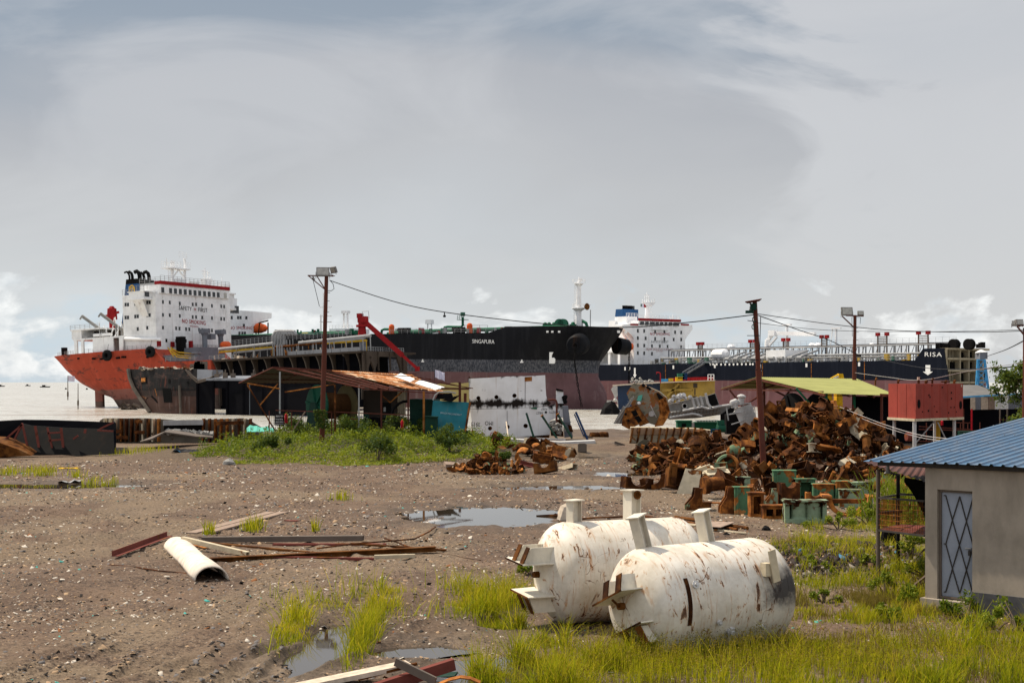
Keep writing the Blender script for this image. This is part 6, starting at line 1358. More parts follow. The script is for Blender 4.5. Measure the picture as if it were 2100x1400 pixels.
# the grey house at the right
HX=Frame((8.25,28.4,0),(0,0,R(-45)))
def house():
 o=thing('grey_house','unpainted grey house with a blue corrugated roof and a grey steel door','house',HX.loc,HX.rot);H=HX.hit
 zt=H(1770,944,1,-.32).z-.03;d0=H(1922,1003,1,0);d1=H(1994,1012,1,0);zb=H(1930,1226,1,0).z;ztop=d0.z;xl,xr=d0.x,d1.x
 g=MB();g.bb((0,0,0),(xl,.22,zt));g.bb((xr,0,.42),(6.0,.22,zt));g.bb((xl,0,ztop),(xr,.22,zt));g.bb((0,.22,0),(.2,6,zt));g.bb((5.8,.22,0),(6,6,zt));g.bb((.2,5.8,0),(5.8,6,zt));g.build('wall',M['concrete'],o)
 g=MB();g.bb((xr,-.03,-.3),(6.0,.2,.42));g.build('plinth',M['plinth'],o);g=MB();g.bb((-.05,-.12,-.3),(xr+.1,.20,zb-.02));g.build('door_step',M['concrete'],o)
 g=MB();y=.10;g.bb((xl+.05,y,zb+.04),(xr-.0,y+.03,ztop-.05));dr=g.build('door',M['doorgrey'],o)
 g=MB();g.bb((xl,.06,zb),(xl+.05,.16,ztop));g.bb((xl+.05,.06,ztop-.05),(xr,.16,ztop));g.bb((xl+.05,.06,zb),(xr,.16,zb+.04));g.build('door_frame',M['beamgrey'],o)
 g=MB();z0,z1=zb+.12,ztop-.12;X=[xl+.1+(xr-xl-.1)*t for t in(.0,.03,.5,.97)];zm=(z0+z1)/2;w=xr-xl-.1;x0=xl+.1
 def bar(a,b):g.beam((x0+a[0]*w,y-.012,z0+a[1]*(z1-z0)),(x0+b[0]*w,y-.012,z0+b[1]*(z1-z0)),.018,.018,(0,1,0))
 for a,b in(((.06,1),(.28,.75)),((.28,.75),(.52,1)),((.28,.75),(.06,.5)),((.06,.5),(.28,.25)),((.28,.25),(.06,0)),((.28,.75),(.74,.25)),((.52,1),(.74,.75)),((.74,.75),(.96,1)),((.74,.75),(.28,.25)),((.74,.75),(.96,.5)),((.96,.5),(.74,.25)),((.74,.25),(.96,0)),((.28,.25),(.52,0)),((.74,.25),(.52,0)),((.0,.5),(.06,.5)),((0,0),(.06,0)),((0,1),(.06,1)),((.96,1),(1,1))):bar(a,b)
 g.build('diamond_grille',M['doorbar'],dr)
 q=H(1990,1125,1,y);g=MB();g.bb((q.x-.10,y-.03,q.z),(q.x+.02,y,q.z+.025));g.build('bolt',M['lgrey'],dr);g=MB();g.bb((q.x-.03,y-.035,q.z-.13),(q.x+.015,y-.01,q.z-.03));g.path([(q.x-.02,y-.02,q.z-.03),(q.x-.02,y-.02,q.z+.01),(q.x+.005,y-.02,q.z+.01),(q.x+.005,y-.02,q.z-.03)],.006,4);g.build('padlock',M['doorbar'],dr)
 fl=H(1770,944,1,-.32);xL,zE=fl.x,fl.z;xR=7.0;yF,yB=-.32,8.2;rise=.105
 xs=[];x=xL;prof=[];pitch=.235
 while x<xR:prof+=[(x,0),(x+.14,0),(x+.165,.035),(x+.205,.035),(x+.23,0)];x+=pitch
 rows=[[(a,y_,zE+(y_-yF)*rise+b+.012*math.sin(a*1.3))for a,b in prof]for y_ in np.linspace(yF,yB,5)]
 g=MB();g.grid(rows);r=g.build('roof',M['bluesheet'],o);md=r.modifiers.new('thick','SOLIDIFY');md.thickness=.006
 g=MB()
 for y_ in(yF+.35,yF+1.5,yF+2.7,3.6,5.0):
  for k in range(0,36,1):
   a=xL+.185+k*pitch;
   if a<xR:g.box((a,y_,zE+(y_-yF)*rise+.042),(.022,.022,.016))
 g.build('roof_screw',M['lgrey'],r)
 g=MB();g.beam((xL+.2,yF+.25,zE-.06),(xR,yF+.25,zE-.06),.05,.08);g.beam((xL+.2,yF+3.5,zE+.30),(xR,yF+3.5,zE+.30),.05,.08);g.build('roof_purlin',M['doorbar'],o)
 g=MB();a=W(1772,947,30.6);b=W(1900,988,29.2);c_=W(1900,955,31.0);e=W(1800,940,33.0)
 rows=[]
 for i in range(41):
  t=i/40;p=a.lerp(b,t);q=e.lerp(W(1915,950,32.2),t);dz=.018*math.sin(i*1.6);rows.append([p+Vector((0,0,dz)),q+Vector((0,0,dz))])
 g.grid(rows);aw=g.build('awning',M['maroonsheet'],None,HX.loc);aw.parent=o;aw.matrix_parent_inverse=HX.I;aw.location=HX.loc
 s=thing('hanging_cloth','dark cloth hanging from the maroon awning beside the wall','cloth',W(1880,985,29.6));k=MB();rows=[]
 for i in range(9):
  t=i/8;pa=W(1855+45*t,978+8*t,29.8);dp=.15+.72*t**1.3;rows.append([pa-s.location,pa-s.location+Vector((.03*math.sin(i*2),.04,-dp*.5)),pa-s.location+Vector((.02,0,-dp))])
 k.grid(rows);k.build('cloth',M['void'],s)
 b=thing('bell_lamp','small grey bell shaped lamp hanging under the blue eave','lamp',W(1821,950,29.3));k=MB();k.lathe((0,0,0),(0,0,-1),[(0,.02),(.06,.03),(.16,.045),(.2,.085)],12);k.build('lamp_shade',M['lamp'],b);k=MB();k.tube((0,0,0),(0,0,.09),.01,n=5);k.build('lamp_stem',M['wire'],b)
house()
def cage():
 base=G(1806,1130);o=thing('wire_cage','rusty barred cage raised on dark posts beside the house','cage',base);d=31.5
 def P(px,py,dd=31.5):return W(px,py,dd)-base
 zt,zm,zb=P(1802,1021).z,P(1802,1021).z,P(1802,1089).z
 c00,c10,c01,c11=P(1802,1020),P(1896,1027,29.5),P(1844,1014,34),P(1925,1014,32)
 g=MB()
 for a,b in((c00,c10),(c00,c01),(c01,c11),(c10,c11)):
  for dz in(0,-.72):g.beam(a+Vector((0,0,dz)),b+Vector((0,0,dz)),.04,.04)
 g.build('cage_frame',M['doorbar'],o)
 for a,b,n in((c00,c10,28),(c00,c01,16),(c01,c11,16)):
  g=MB()
  for i in range(n):p=a.lerp(b,i/n);g.beam(p,p+Vector((0,0,-.72)),.008,.008)
  for k in range(1,6):g.beam(a+Vector((0,0,-.12*k)),b+Vector((0,0,-.12*k)),.007,.007)
  g.build('bar_panel',M['rust'],o)
 g=MB();g.slab([c00+Vector((0,0,-.72)),c10+Vector((0,0,-.72)),c11+Vector((0,0,-.72)),c01+Vector((0,0,-.72))],(0,0,.015));g.build('cage_floor',M['redrust'],o)
 for(px,dd,r,top,mt)in((1801,31.6,.045,963,'lgrey'),(1842,33.6,.045,972,'soot')):
  a=P(px,top,dd);g=MB();f=Vector((a.x,a.y,-base.z+float(gz(a.x+base.x,dd))));z_=c00.z-.05;g.tube(f,a,r,n=7);g.build('post',M['beamgrey' if mt=='lgrey' else 'soot'],o)
 g=MB();g.beam(P(1799,963,31.6),P(1845,974,33.4),.035,.035);g.beam(P(1846,1012,33.5),P(1892,1016,31),.04,.04);g.build('top_rail',M['soot'],o)
 g=MB();g.beam(P(1805,1052,31.9),P(1844,1048,32.8),.16,.06);g.build('perch_plank',M['soot'],o)
 s=thing('tree_stump','dark forked stump under the barred cage','stump',G(1825,1128));k=MB();k.path([(-.12,.1,-.1),(-.10,.1,.3),(0,.1,.62)],[.14,.12,.17],8);k.path([(.26,.1,-.1),(.16,.1,.25),(.02,.1,.6)],[.11,.10,.14],8);k.build('trunk',M['soot'],s)
 bd=thing('leaning_boards','stack of weathered planks leaning against the house corner','planks',G(1885,1218));k=MB()
 for i in range(4):k.beam((-.42+.05*i,-.05+.06*i,-.05+.01*i),(.22+.05*i,.12+.05*i,.40-.08*i),.15,.03,(0,0.6,1))
 k.build('plank',M['wood'],bd)
cage()
# loose steel and timber on the yard
GS='loose steel and timber on the open yard'
def lie(name,label,cat,a,b,w,h,mat,kind='beam',da=0,db=0,group=GS):
 p,q=G(*a),G(*b);o=thing(name,label,cat,(p+q)/2,group=group);c=o.location;u=Vector((0,0,h/2-.01));A_,B_=p-c+u+Vector((0,0,da)),q-c+u+Vector((0,0,db));g=MB()
 if kind=='beam':g.beam(A_,B_,w,h)
 elif kind=='channel':g.channel(A_,B_,w,h,.018)
 elif kind=='ibeam':g.ibeam(A_,B_,w,h,.018)
 elif kind=='angle':g.beam(A_,B_,w,.015);x,y,z=basis(B_-A_);g.beam(A_+x*w/2+y*h/2,B_+x*w/2+y*h/2,.015,h)
 elif kind=='rod':g.path([A_,A_.lerp(B_,.3)+Vector((.0,.1,0)),A_.lerp(B_,.65)-Vector((0,.06,0)),B_],w,6)
 g.build({'rod':'rod','beam':'bar'}.get(kind,'profile'),mat,o);return o
lie('steel_bar','short red rusty angle bar lying alone at the left of the steel scatter','steel bar',(236,1146),(348,1106),.16,.13,M['redrust'],'angle',.02,.05)
lie('steel_rod','thin bent rusty rod pointing at the white half pipe','steel rod',(223,1158),(386,1176),.018,.03,M['rust'],'rod')
lie('steel_channel','long grey steel channel at the back of the scatter','steel channel',(415,1112),(745,1112),.22,.15,M['beamgrey'],'channel',.02,.06)
lie('steel_bar','dark flat bar running slantwise beneath the grey channel','steel bar',(374,1111),(668,1137),.13,.06,M['rustdark'],'beam',.02,.0)
lie('steel_channel','cream painted channel lying across the white half pipe','steel channel',(375,1128),(508,1142),.13,.12,M['creamrust'],'channel',.26,.03)
lie('steel_beam','longest dark rusty beam along the front of the scatter','steel beam',(430,1155),(893,1133),.20,.13,M['rustdark'],'ibeam',.02,.05)
lie('steel_bar','flat rusty bar in front of the longest dark beam','steel bar',(506,1144),(766,1148),.12,.07,M['redrust'])
lie('steel_bar','dark bar at the right end of the scatter','steel bar',(720,1119),(914,1131),.11,.05,M['rustdark'],'beam',.05,.03)
lie('steel_channel','white painted offcut right of the longest beam','steel channel',(768,1144),(851,1142),.11,.09,M['creamrust'],'channel')
lie('steel_rod','thin rod tip sticking out right of the scatter','steel rod',(893,1134),(986,1149),.016,.03,M['rustdark'],'rod')
lie('steel_bar','short orange rusty angle behind the white half pipe','steel bar',(388,1117),(424,1126),.15,.10,M['rust'],'angle')
lie('steel_bar','reddish flat bar tucked under the grey channel','steel bar',(560,1117),(792,1117),.16,.05,M['redrust'])
p=G(650,1134);o=thing('steel_rod','curved orange rod springing up at the right of the scatter','steel rod',p,group=GS);g=MB();g.path([G(*q)-p+Vector((0,0,z))for q,z in(((650,1136),.15),((730,1128),.18),((800,1121),.16),((850,1112),.10),((880,1098),.12),((893,1084),.06))],.022,6);g.build('rod',M['rustorange'],o)
lie('steel_rod','second orange rod crossing the curved one','steel rod',(788,1113),(858,1131),.02,.04,M['rust'],'rod',.12,.05)
for a,b,dz,lab in(((392,1094),(556,1051),0,'left one of two long bleached boards'),((425,1094),(582,1052),.02,'right one of two long bleached boards')):lie('timber_board',lab,'board',a,b,.34,.05,M['wood'],'beam',dz,dz)
lie('steel_bar','small flat rusty strip right of the bleached boards','steel bar',(586,1067),(611,1068),.2,.03,M['redrust'])
M['pipeshell']=weathered('stained_white_pipe_paint',(.68,.60,.50),rust=.22,streak=.6,scale=3.0,grime=.45,grimecol=(.2,.12,.07))
p=G(400,1160);o=thing('half_pipe','white half round pipe shell lying open side down','pipe',p);a,b=G(362,1122)-p,G(434,1190)-p;ax=(b-a).normalized();x_=ax.cross(Vector((0,0,1))).normalized();g=MB();r0=.35
def hp(t,rr):return[a.lerp(b,t)+x_*(rr*math.cos(q))*(1.0)+Vector((0,0,rr*.84*math.sin(q)-.0))for q in np.linspace(0,math.pi,15)]
g.grid([hp(t,r0*(1+.05*math.sin(9*t))*(.90+.1*t))for t in np.linspace(0,1,9)]);q=g.build('shell',M['pipeshell'],o,smooth=60);md=q.modifiers.new('t','SOLIDIFY');md.thickness=.03
GR='pipes and plate lying behind the tanks'
for a,b,w,mt,lab in(((1320,1061),(1512,1088),.05,'rust','orange brown pipe behind the rear tank'),((1312,1066),(1440,1081),.05,'creamrust','pale pipe in front of the orange brown one'),((1385,1063),(1533,1086),.06,'rustdark','dark pipe ending right of the flat plate'),((1455,1088),(1530,1095),.04,'creamrust','short pale pipe nearest the tanks'),((1100,1062),(1190,1058),.06,'rustdark','dark pipe left of the rear tank leg'),((1190,1066),(1290,1060),.04,'rust','thin rusty pipe between the two tank legs')):
 lie('pipe',lab,'pipe',a,b,w,w*2,M[mt],'rod',group=GR)
p=G(1462,1082);o=thing('steel_plate','pale flat plate resting on pipes behind the tanks','plate',p);g=MB();g.slab([G(*q)-p+Vector((0,0,.12))for q in((1425,1086),(1478,1090),(1507,1079),(1440,1077))],(0,0,.02));g.build('plate',M['wood'],o)
p=G(1158,1068);o=thing('stone_block','pale weathered lump behind the left tank leg','rock',p);g=MB();g.lathe((0,0,-.05),(.1,0,1),[(0,.26),(.2,.27),(.45,.17),(.55,.02)],9);g.jitter(.04).build('stone',M['creamwood'],o,smooth=30)
for px,py,r,lab,mt in((1405,1096,.13,'black lump on the ground right of the flat plate','soot'),(1604,1128,.16,'pale stone right of the tank top','creamwood'),(746,1292,.14,'rust brown lump beside the grass strip','rust'),(1028,1076,.09,'dark lump in the wide puddle','soot'),(1572,1086,.15,'black lump before the green frames','soot'),(1490,1096,.1,'small dark stone left of the black lump','soot'),(470,952,.35,'pale grey lump at the edge of the mound','stone')):
 p=G(px,py);o=thing('stone',lab,'rock',p);g=MB();g.lathe((0,0,-.03),(0,.05,1),[(0,r),(r*.5,r*.95),(r*.9,r*.5),(r,0)],8);g.jitter(r*.16).build('stone_body',M[mt],o)
GL='boards and beams at the lower frame edge'
def low(name,lab,cat,a,b,w,h,mt,za,zb,kind='beam'):
 d=21.6;p,q=W(*a,d+za),W(*b,d+zb);o=thing(name,lab,cat,(p+q)/2,group=GL);c=o.location;g=MB()
 getattr(g,kind)(p-c,q-c,w,h);g.build('bar',M[mt],o);return o
low('timber_board','broad bleached white plank running to the lower edge','board',(590,1412),(838,1361),.30,.07,'creamwood',-.6,.1)
low('steel_beam','red brown box beam beside the white plank','steel beam',(770,1412),(930,1361),.12,.17,'redrust',-.5,.1)
low('timber_board','thin dark batten lying on the white plank','board',(735,1392),(855,1360),.06,.04,'rustdark',-.3,.0)
low('steel_bar','short rusty bar crossing over the red beam','steel bar',(811,1356),(893,1396),.05,.12,'beamgrey',-.25,-.5)
o=thing('steel_strip','curved orange strip arching at the lower edge','steel strip',W(950,1398,21.0),group=GL);g=MB();L=[W(px,py,21.0)-o.location for px,py in((895,1404),(920,1393),(945,1387),(965,1390),(985,1398))]
for i in range(4):g.beam(L[i],L[i+1],.20,.015)
g.build('strip',M['rustorange'],o)
low('pipe','white pipe under the crossing bar','pipe',(850,1389),(935,1394),.05,.05,'whitemach',-.1,-.1);low('rubber_mat','dark teal mat beside the red beam','mat',(885,1385),(935,1383),.35,.03,'dgreen',.3,.25)
# hull plates on the shore, left
M['deckbrown2']=weathered('sooty_hull_plate',(.007,.0066,.0062),rust=.10,streak=.2,scale=.7,grime=.2,grimecol=(.024,.018,.014))
def plates():
 d0=89.0;o=thing('hull_plate','long black buckled hull plate at the left shore','hull plate',W(115,928,d0));org=o.location;g=MB();rows=[]
 top=[(-60,862),(0,864),(50,861.5),(100,862),(160,864),(205,866),(238,868)]
 for px,py in top:rows.append([W(px,934,d0-.5),W(px,905,d0),W(px,885,d0+.2),W(px,py,d0+.5)])
 g.grid(rows);g.grid([[W(238,868,d0+.5),W(238,934,d0-.5)],[W(234,863,d0+9),W(234,905,d0+9)]]);q=g.build('back_plate',M['blackwall'],o,org);q.modifiers.new('t','SOLIDIFY').thickness=.12
 g=MB();P=[(30,897),(46,868),(62,872),(140,877),(205,879),(232,884),(234,930),(160,935),(95,930),(60,922)];g.slab([W(px,py,86.5+(900-py)*.02)for px,py in P],(0,.12,0));q=g.build('folded_plate',M['deckbrown2'],o,org)
 g=MB()
 for a,b in(((46,868),(30,900)),((46,870),(56,915)),((72,873),(80,918)),((97,876),(108,922)),((125,877),(130,920)),((97,888),(126,886)),((100,903),(126,901)),((205,879),(232,866)),((200,882),(232,884)),((175,880),(174,888)),((0,910),(46,870)),((150,900),(160,893))):g.beam(W(*a,86.2),W(*b,86.2),.14,.10)
 g.build('stiffener',M['redrust'],o,org)
 g=MB();g.slab([W(px,py,85)for px,py in((-40,905),(0,908),(40,922),(65,934),(-40,940))],(0,1.5,.3));g.build('curled_edge',M['rustdark'],o,org)
 o=thing('ribbed_plating','rusty ribbed hull panel standing along the shore beyond the black plate','hull plate',W(380,908,104));org=o.location;g=MB();d1=106
 top=[(205,862),(213,857),(240,857),(300,857),(335,859),(360,861),(420,860),(470,858),(500,857),(512,860),(520,866),(540,878)];rows=[[W(px,912,d1),W(px,890,d1),W(px,py,d1)]for px,py in top];g.grid(rows);q=g.build('panel',M['rustgreen2'],o,org);q.modifiers.new('t','SOLIDIFY').thickness=.1
 for px in list(range(216,334,11))+list(range(418,520,12)):
  g=MB();y=858;g.beam(W(px,y,d1-.4),W(px+random.uniform(-2,2),905,d1-.4),.10,.75);g.build('rib',M['creamrust' if random.random()<.45 else 'rust'],o,org)
 g=MB();
 for a,b in(((236,884),(250,884)),((276,864),(292,864)),((275,886),(296,886)),((222,895),(262,897)),((440,868),(500,866))):g.beam(W(*a,d1-.8),W(*b,d1-.8),.12,.25)
 g.build('bracket',M['rust'],o,org)
 g=MB();g.slab([W(px,py,d1-.6)for px,py in((336,872),(416,871),(416,893),(336,890))],(0,.15,0));g.build('dark_recess',M['void'],o,org);g=MB();g.slab([W(px,py,d1-.9)for px,py in((334,862),(416,861),(416,871),(334,872))],(0,.3,0));g.build('box_beam',M['lgrey'],o,org)
 o=thing('bent_plate','bent brown plate with rubble on it, lying before the ribbed panel','plate',W(360,905,98));org=o.location;g=MB()
 rows=[[W(288,908,96),W(288,907,97)],[W(312,902,96),W(318,895,99)],[W(338,888,96.5),W(345,884,100)],[W(360,891,97),W(360,884,101)],[W(400,897,98),W(400,888,102)],[W(436,899,99),W(436,891,103)]];g.grid(rows);q=g.build('plate',M['beamgrey'],o,org);q.modifiers.new('t','SOLIDIFY').thickness=.1
 r=thing('rubble_heap','pale rubble strewn on the bent brown plate','rubble',W(385,888,101));k=MB()
 for i in range(60):px=random.uniform(345,436);q=W(px,884+(px-345)*.07+random.uniform(-1,2),100.5)-r.location;k.box(q,(random.uniform(.15,.5),.3,random.uniform(.1,.3)),(random.random(),random.random(),0))
 k.build('chunk',M['stone'],r);r['kind']='stuff'
 for px,py,lab in((510,874,'turquoise netting heaped left of the winch shed'),):
  n=thing('fishing_net',lab,'net',W(px+20,884,92));k=MB();k.grid([[W(px+i*7-4,885-(j*7 if 0<j<3 else 0)*random.uniform(.5,1.1),91+j)-n.location for j in range(4)]for i in range(9)]);k.build('net',M['tarp'],n)
 c=thing('rag_heap','heap of dark and blue rags on the yard before the mound','rags',G(385,926));k=MB();k.grid([[(-.9+i*.24,-.35+j*.25,(.22 if 0<i<7 and 0<j<3 else 0)*random.uniform(.3,1.3))for j in range(4)]for i in range(9)]);k.build('rag',M['wire'],c);k=MB();k.grid([[(-.95+i*.2,-.40+j*.2,(.16 if i in(1,2)else 0)*random.uniform(.4,1.2))for j in range(3)]for i in range(4)]);k.build('blue_rag',M['lightblue'],c)
 c=thing('sheet_scrap','orange scrap of sheet on the ground before the black plate','sheet scrap',G(138,961));k=MB();k.grid([[(-.5+i*.2,j*.3,.05*random.random())for j in range(3)]for i in range(6)]);k.build('sheet',M['yellowbright'],c)
 c=thing('sheet_scrap','crumpled grey sheet beside the left puddle','sheet scrap',G(142,988));k=MB();k.grid([[(-.55+i*.2,j*.3,.16*random.random())for j in range(3)]for i in range(6)]);k.build('sheet',M['lgrey'],c)
M['rustgreen2']=weathered('grey_rusted_panel',(.17,.145,.11),rust=.3,streak=.7,scale=.8,grime=.4)
plates()
def corr(mb,a,b,c,d,amp=.03,pitch=.15,rows=6,m=None):
 """corrugated sheet over the quad a-b (ridge) / d-c (eave); waves run from ridge to eave"""
 a,b,c,d=map(Vector,(a,b,c,d));nrm=(b-a).cross(d-a).normalized();n=max(8,int((b-a).length/pitch*4));n=min(n,420);R_=[]
 for j in range(rows):
  s=j/(rows-1);r=[]
  for i in range(n+1):
   t=i/n;p=a.lerp(b,t).lerp(d.lerp(c,t),s);r.append(p+nrm*(amp*math.sin(i*math.pi/2)))
  R_.append(r)
 return mb.grid(R_,m)
def winch(px,py_c,d,rad,head,mats,label,L=2.2,r_in=.55,name='cable_winch',drum='cable_drum'):
 c=W(px,py_c,d);o=thing(name,label,'winch',c,(0,0,head));
 for s,mt in((0,mats[0]),(L,mats[1])):
  g=MB();g.lathe((s-.06,0,0),(1,0,0),[(0,rad),(.02,rad+.06),(.12,rad+.06),(.14,rad)],40);
  sx=-1 if s==0 else 1
  for k in range(6):a=k*math.pi/3+.2;g.beam((s+sx*.12,0,0),(s+sx*.12,rad*.95*math.cos(a),rad*.95*math.sin(a)),.12,.14)
  g.lathe((s-.2,0,0),(1,0,0),[(0,.3),(.4,.3)],14);g.build('flange',mt,o,smooth=30)
 g=MB();prof=[];k=26
 for i in range(k):x=.08+(L-.16)*i/k;dx=(L-.16)/k;q=rad*r_in*(1-.10*(i>k*.55));prof+=[(x,q),(x+dx*.5,q+.05),(x+dx*.95,q)]
 g.lathe((0,0,0),(1,0,0),prof,28);g.build(drum,mats[2],o)
 g=MB();z0=-c.z+float(gz(c.x,c.y))
 for s in(-.35,L+.35):g.slab([(s,-rad*.8,z0),(s,rad*.8,z0),(s,.3,.25),(s,-.3,.25)],(.14,0,0))
 g.bb((-.5,-rad*.9,z0),(L+.5,rad*.9,z0+.25));g.build('bearing_stand',mats[3],o)
def post(name,parent,org,a,b,r,mt,n=7):g=MB();g.tube(a,b,r,n=n);return g.build(name,M[mt],parent,org)
def shed1():
 o=thing('winch_shed','open shed of rusty corrugated sheets and thin posts over the cable winches','shed',W(690,885,92));org=o.location
 A,B,C=W(490,785,101),W(560,753,94),W(745,793,86);Rg,Re,Rb=W(845,768,99),W(912,803,90),W(800,785,106)
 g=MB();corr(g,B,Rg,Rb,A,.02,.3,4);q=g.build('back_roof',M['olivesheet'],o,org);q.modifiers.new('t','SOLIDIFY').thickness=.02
 def S(u,v):return B.lerp(Rg,u).lerp(C.lerp(Re,u),v)
 g=MB();corr(g,S(.40,0),S(1,0),S(1,.98),S(.52,.98));q=g.build('front_roof',M['rustsheet'],o,org)
 g=MB();corr(g,S(.42,.40)+Vector((0,0,.07)),S(.68,.40)+Vector((0,0,.07)),S(.80,1.0)+Vector((0,0,.07)),S(.50,1.0)+Vector((0,0,.07)),rows=4);g.build('loose_sheet',M['rustsheet'],o,org)
 for(p0,p1,p2,p3)in(((822,765),(851,777),(841,783),(809,771)),((862,779),(912,794),(893,799),(851,785))):
  g=MB();P=[W(p[0],p[1],d)for p,d in zip((p0,p1,p2,p3),(94,91.5,90,92.5))];corr(g,P[0],P[3],P[2],P[1],.02,.14,4);q=g.build('white_sheet',M['whitesheet'],o,org);q.modifiers.new('t','SOLIDIFY').thickness=.01
 g=MB()
 for u in(.02,.17,.30,.41):g.beam(S(u,0)+Vector((0,0,-.08)),S(u*.98,1)+Vector((0,0,-.08)),.07,.09)
 for v in(.25,.55,.82,.99):g.beam(S(0,v)+Vector((0,0,-.14)),S(1,v)+Vector((0,0,-.14)),.06,.06)
 g.beam(B,Rg,.09,.09);g.beam(A,B,.06,.08);g.beam(A,Rb,.08,.08)
 for t in(.25,.5,.75):g.beam(B.lerp(Rg,t),A.lerp(Rb,t),.06,.08)
 for v in(.35,.7):g.beam(B.lerp(A,v)-Vector((0,0,.06)),Rg.lerp(Rb,v)-Vector((0,0,.06)),.05,.05)
 for p,q in(((850,777),(970,796)),((842,770),(960,795)),((905,795),(966,796)),((560,755),(850,772)),((828,766),(854,767)),((850,775),(884,777))):g.beam(W(*p,91),W(*q,90.5),.05,.05)
 g.build('purlin',M['pole'],o,org)
 for px,pt,pb,d,r,mt in((574,762,880,92.5,.055,'lgrey'),(687,788,885,87,.065,'rust'),(736,790,890,88,.045,'lgrey'),(782,795,895,89,.06,'pole'),(837,800,900,89,.055,'pole'),(869,802,905,88.5,.07,'rust'),(512,786,850,96,.03,'grey')):post('post',o,org,W(px,pb,d),W(px,pt,d),r,mt)
 for p,q,d in(((507,789),(565,884),90),((533,831),(570,787),90),((584,804),(685,788),90),((507,786),(574,797),90),((800,825),(782,810),90),((800,825),(828,800),90)):post('brace',o,org,W(*p,d),W(*q,d),.05,'rust',6)
 g=MB()
 for p,q in(((565,841),(690,845)),((680,844),(840,851)),((690,858),(740,859)),((552,842),(552,884)),((598,845),(598,886)),((680,845),(680,890)),((720,890),(840,900))):g.beam(W(*p,88),W(*q,88),.06,.06)
 g.build('railing',M['pole'],o,org)
 g=MB()
 for i in range(64):px=552+i*4.4;g.beam(W(px,844+(px-552)*.025,88.1),W(px,892,88.1),.014,.014)
 for py in(850,860,870,880):g.beam(W(552,py,88.1),W(830,py+7,88.1),.014,.014)
 g.build('wire_mesh',M['wire'],o,org)
 g=MB();g.beam(W(598,887,88),W(625,845,88),.28,.06);g.build('diagonal_board',M['wood'],o,org)
 g=MB();g.slab([W(745,800,97),W(815,800,97),W(815,905,97),W(745,905,97)],(0,.1,0));g.build('back_wall',M['deckbrown'],o,org)
 g=MB();corr(g,W(815,800,96),W(832,800,96),W(832,850,96),W(815,850,96),.03,.12,2);g.build('pale_cladding',M['creamrust'],o,org)
 winch(650,832,95.5,1.36,R(38),(M['wgreen'],M['khaki'],M['rope'],M['dgreen']),'large cable winch with a green front flange and rust brown rope',2.3,.62)
 winch(752,866,94,.62,R(15),(M['dgreen'],M['dgreen'],M['soot'],M['dgreen']),'small dark green winch deep in the shade of the shed',1.3,.5)
 a=thing('control_cabinet','dark electric cabinet with a pale label under the shed roof','cabinet',W(793,850,92));k=MB();k.bb((-.3,0,0),(.3,.4,.75));k.bb((-.33,-.03,.74),(.33,.43,.78));k.build('cabinet_body',M['soot'],a);k=MB();k.bb((-.2,-.02,.2),(-.06,0,.48));k.build('label_plate',M['lgrey'],a)
 a=thing('hose','thick black hose arching into the dark container','hose',W(812,850,91));k=MB();k.path([W(px,py,91)-a.location for px,py in((803,852),(807,838),(818,827),(828,823),(836,823))],.09,8);k.build('hose_tube',M['rubber'],a)
 a=thing('green_container','dark green steel container at the right end of the winch shed','container',W(868,905,91));org2=a.location;k=MB();k.slab([W(840,818,91),W(888,819,91),W(888,905,91),W(840,905,91)],(.3,3,0));
 for py in(838,857,876):k.beam(W(840,py,90.97),W(888,py,90.97),.05,.08)
 k.build('container_body',M['dgreen'],a,org2)
 a=thing('green_cabinet','low dark green box standing before the teal panel','cabinet',W(884,905,87.5));org2=a.location;k=MB();k.slab([W(872,854,87.5),W(897,855,87.5),W(897,908,87.5),W(872,908,87.5)],(0,.7,0));k.slab([W(871,853,87.4),W(898,854,87.4),W(898,856,87.4),W(871,855,87.4)],(0,.9,0));k.build('cabinet_body',M['dgreen'],a,org2)
 a=thing('notice_board','black notice board with rows of white writing, left under the shed','sign',W(577,884,89));org2=a.location;k=MB();k.slab([W(563,848,89),W(583,848.5,89),W(582.5,872,89),W(562.5,871.5,89)],(0,.04,0));k.tube(W(573,890,89.1),W(573,848,89.1),.03,n=6);k.build('board',M['soot'],a,org2);k=MB()
 rr=random.Random(3)
 for row,(py,hgt,x0,x1)in enumerate(((851.5,4.2,565,581),(858,3.6,564.5,580),(863.5,3.4,564.5,581),(868,2.2,564,581.5))):
  k.slab([W(x0,py,88.96),W(x1,py+.2,88.96),W(x1,py+.7,88.96),W(x0,py+.5,88.96)],(0,-.012,0));x=x0+.3
  while x<x1-1:w_=rr.uniform(.5,1.0);k.slab([W(x,py,88.96),W(x+w_,py,88.96),W(x+w_*.8,py+hgt*rr.uniform(.5,1),88.96),W(x+.1,py+hgt*.8,88.96)],(0,-.012,0));x+=w_+rr.uniform(.3,.8)
 k.build('lettering',M['whitetext'],a,org2)
 for px,py,d,mt,lab in((587,846,88.6,'redtext','red fire extinguisher hanging right of the notice board'),(825,859,88,'redtext','faded red fire extinguisher hanging at the shed railing')):
  a=thing('fire_extinguisher',lab,'extinguisher',W(px,py,d));k=MB();k.lathe((0,0,-.66),(0,0,1),[(0,.09),(.02,.105),(.5,.105),(.58,.06),(.6,.03)],12);k.build('cylinder',M[mt],a,smooth=40);k=MB();k.tube((0,0,-.07),(0,0,0),.03,n=8);k.beam((-.02,0,.0),(.10,0,.03),.03,.02);k.path([(.02,-.02,-.03),(.1,-.05,-.15),(.09,-.08,-.4)],.012,5);k.build('valve',M['yellow'],a)
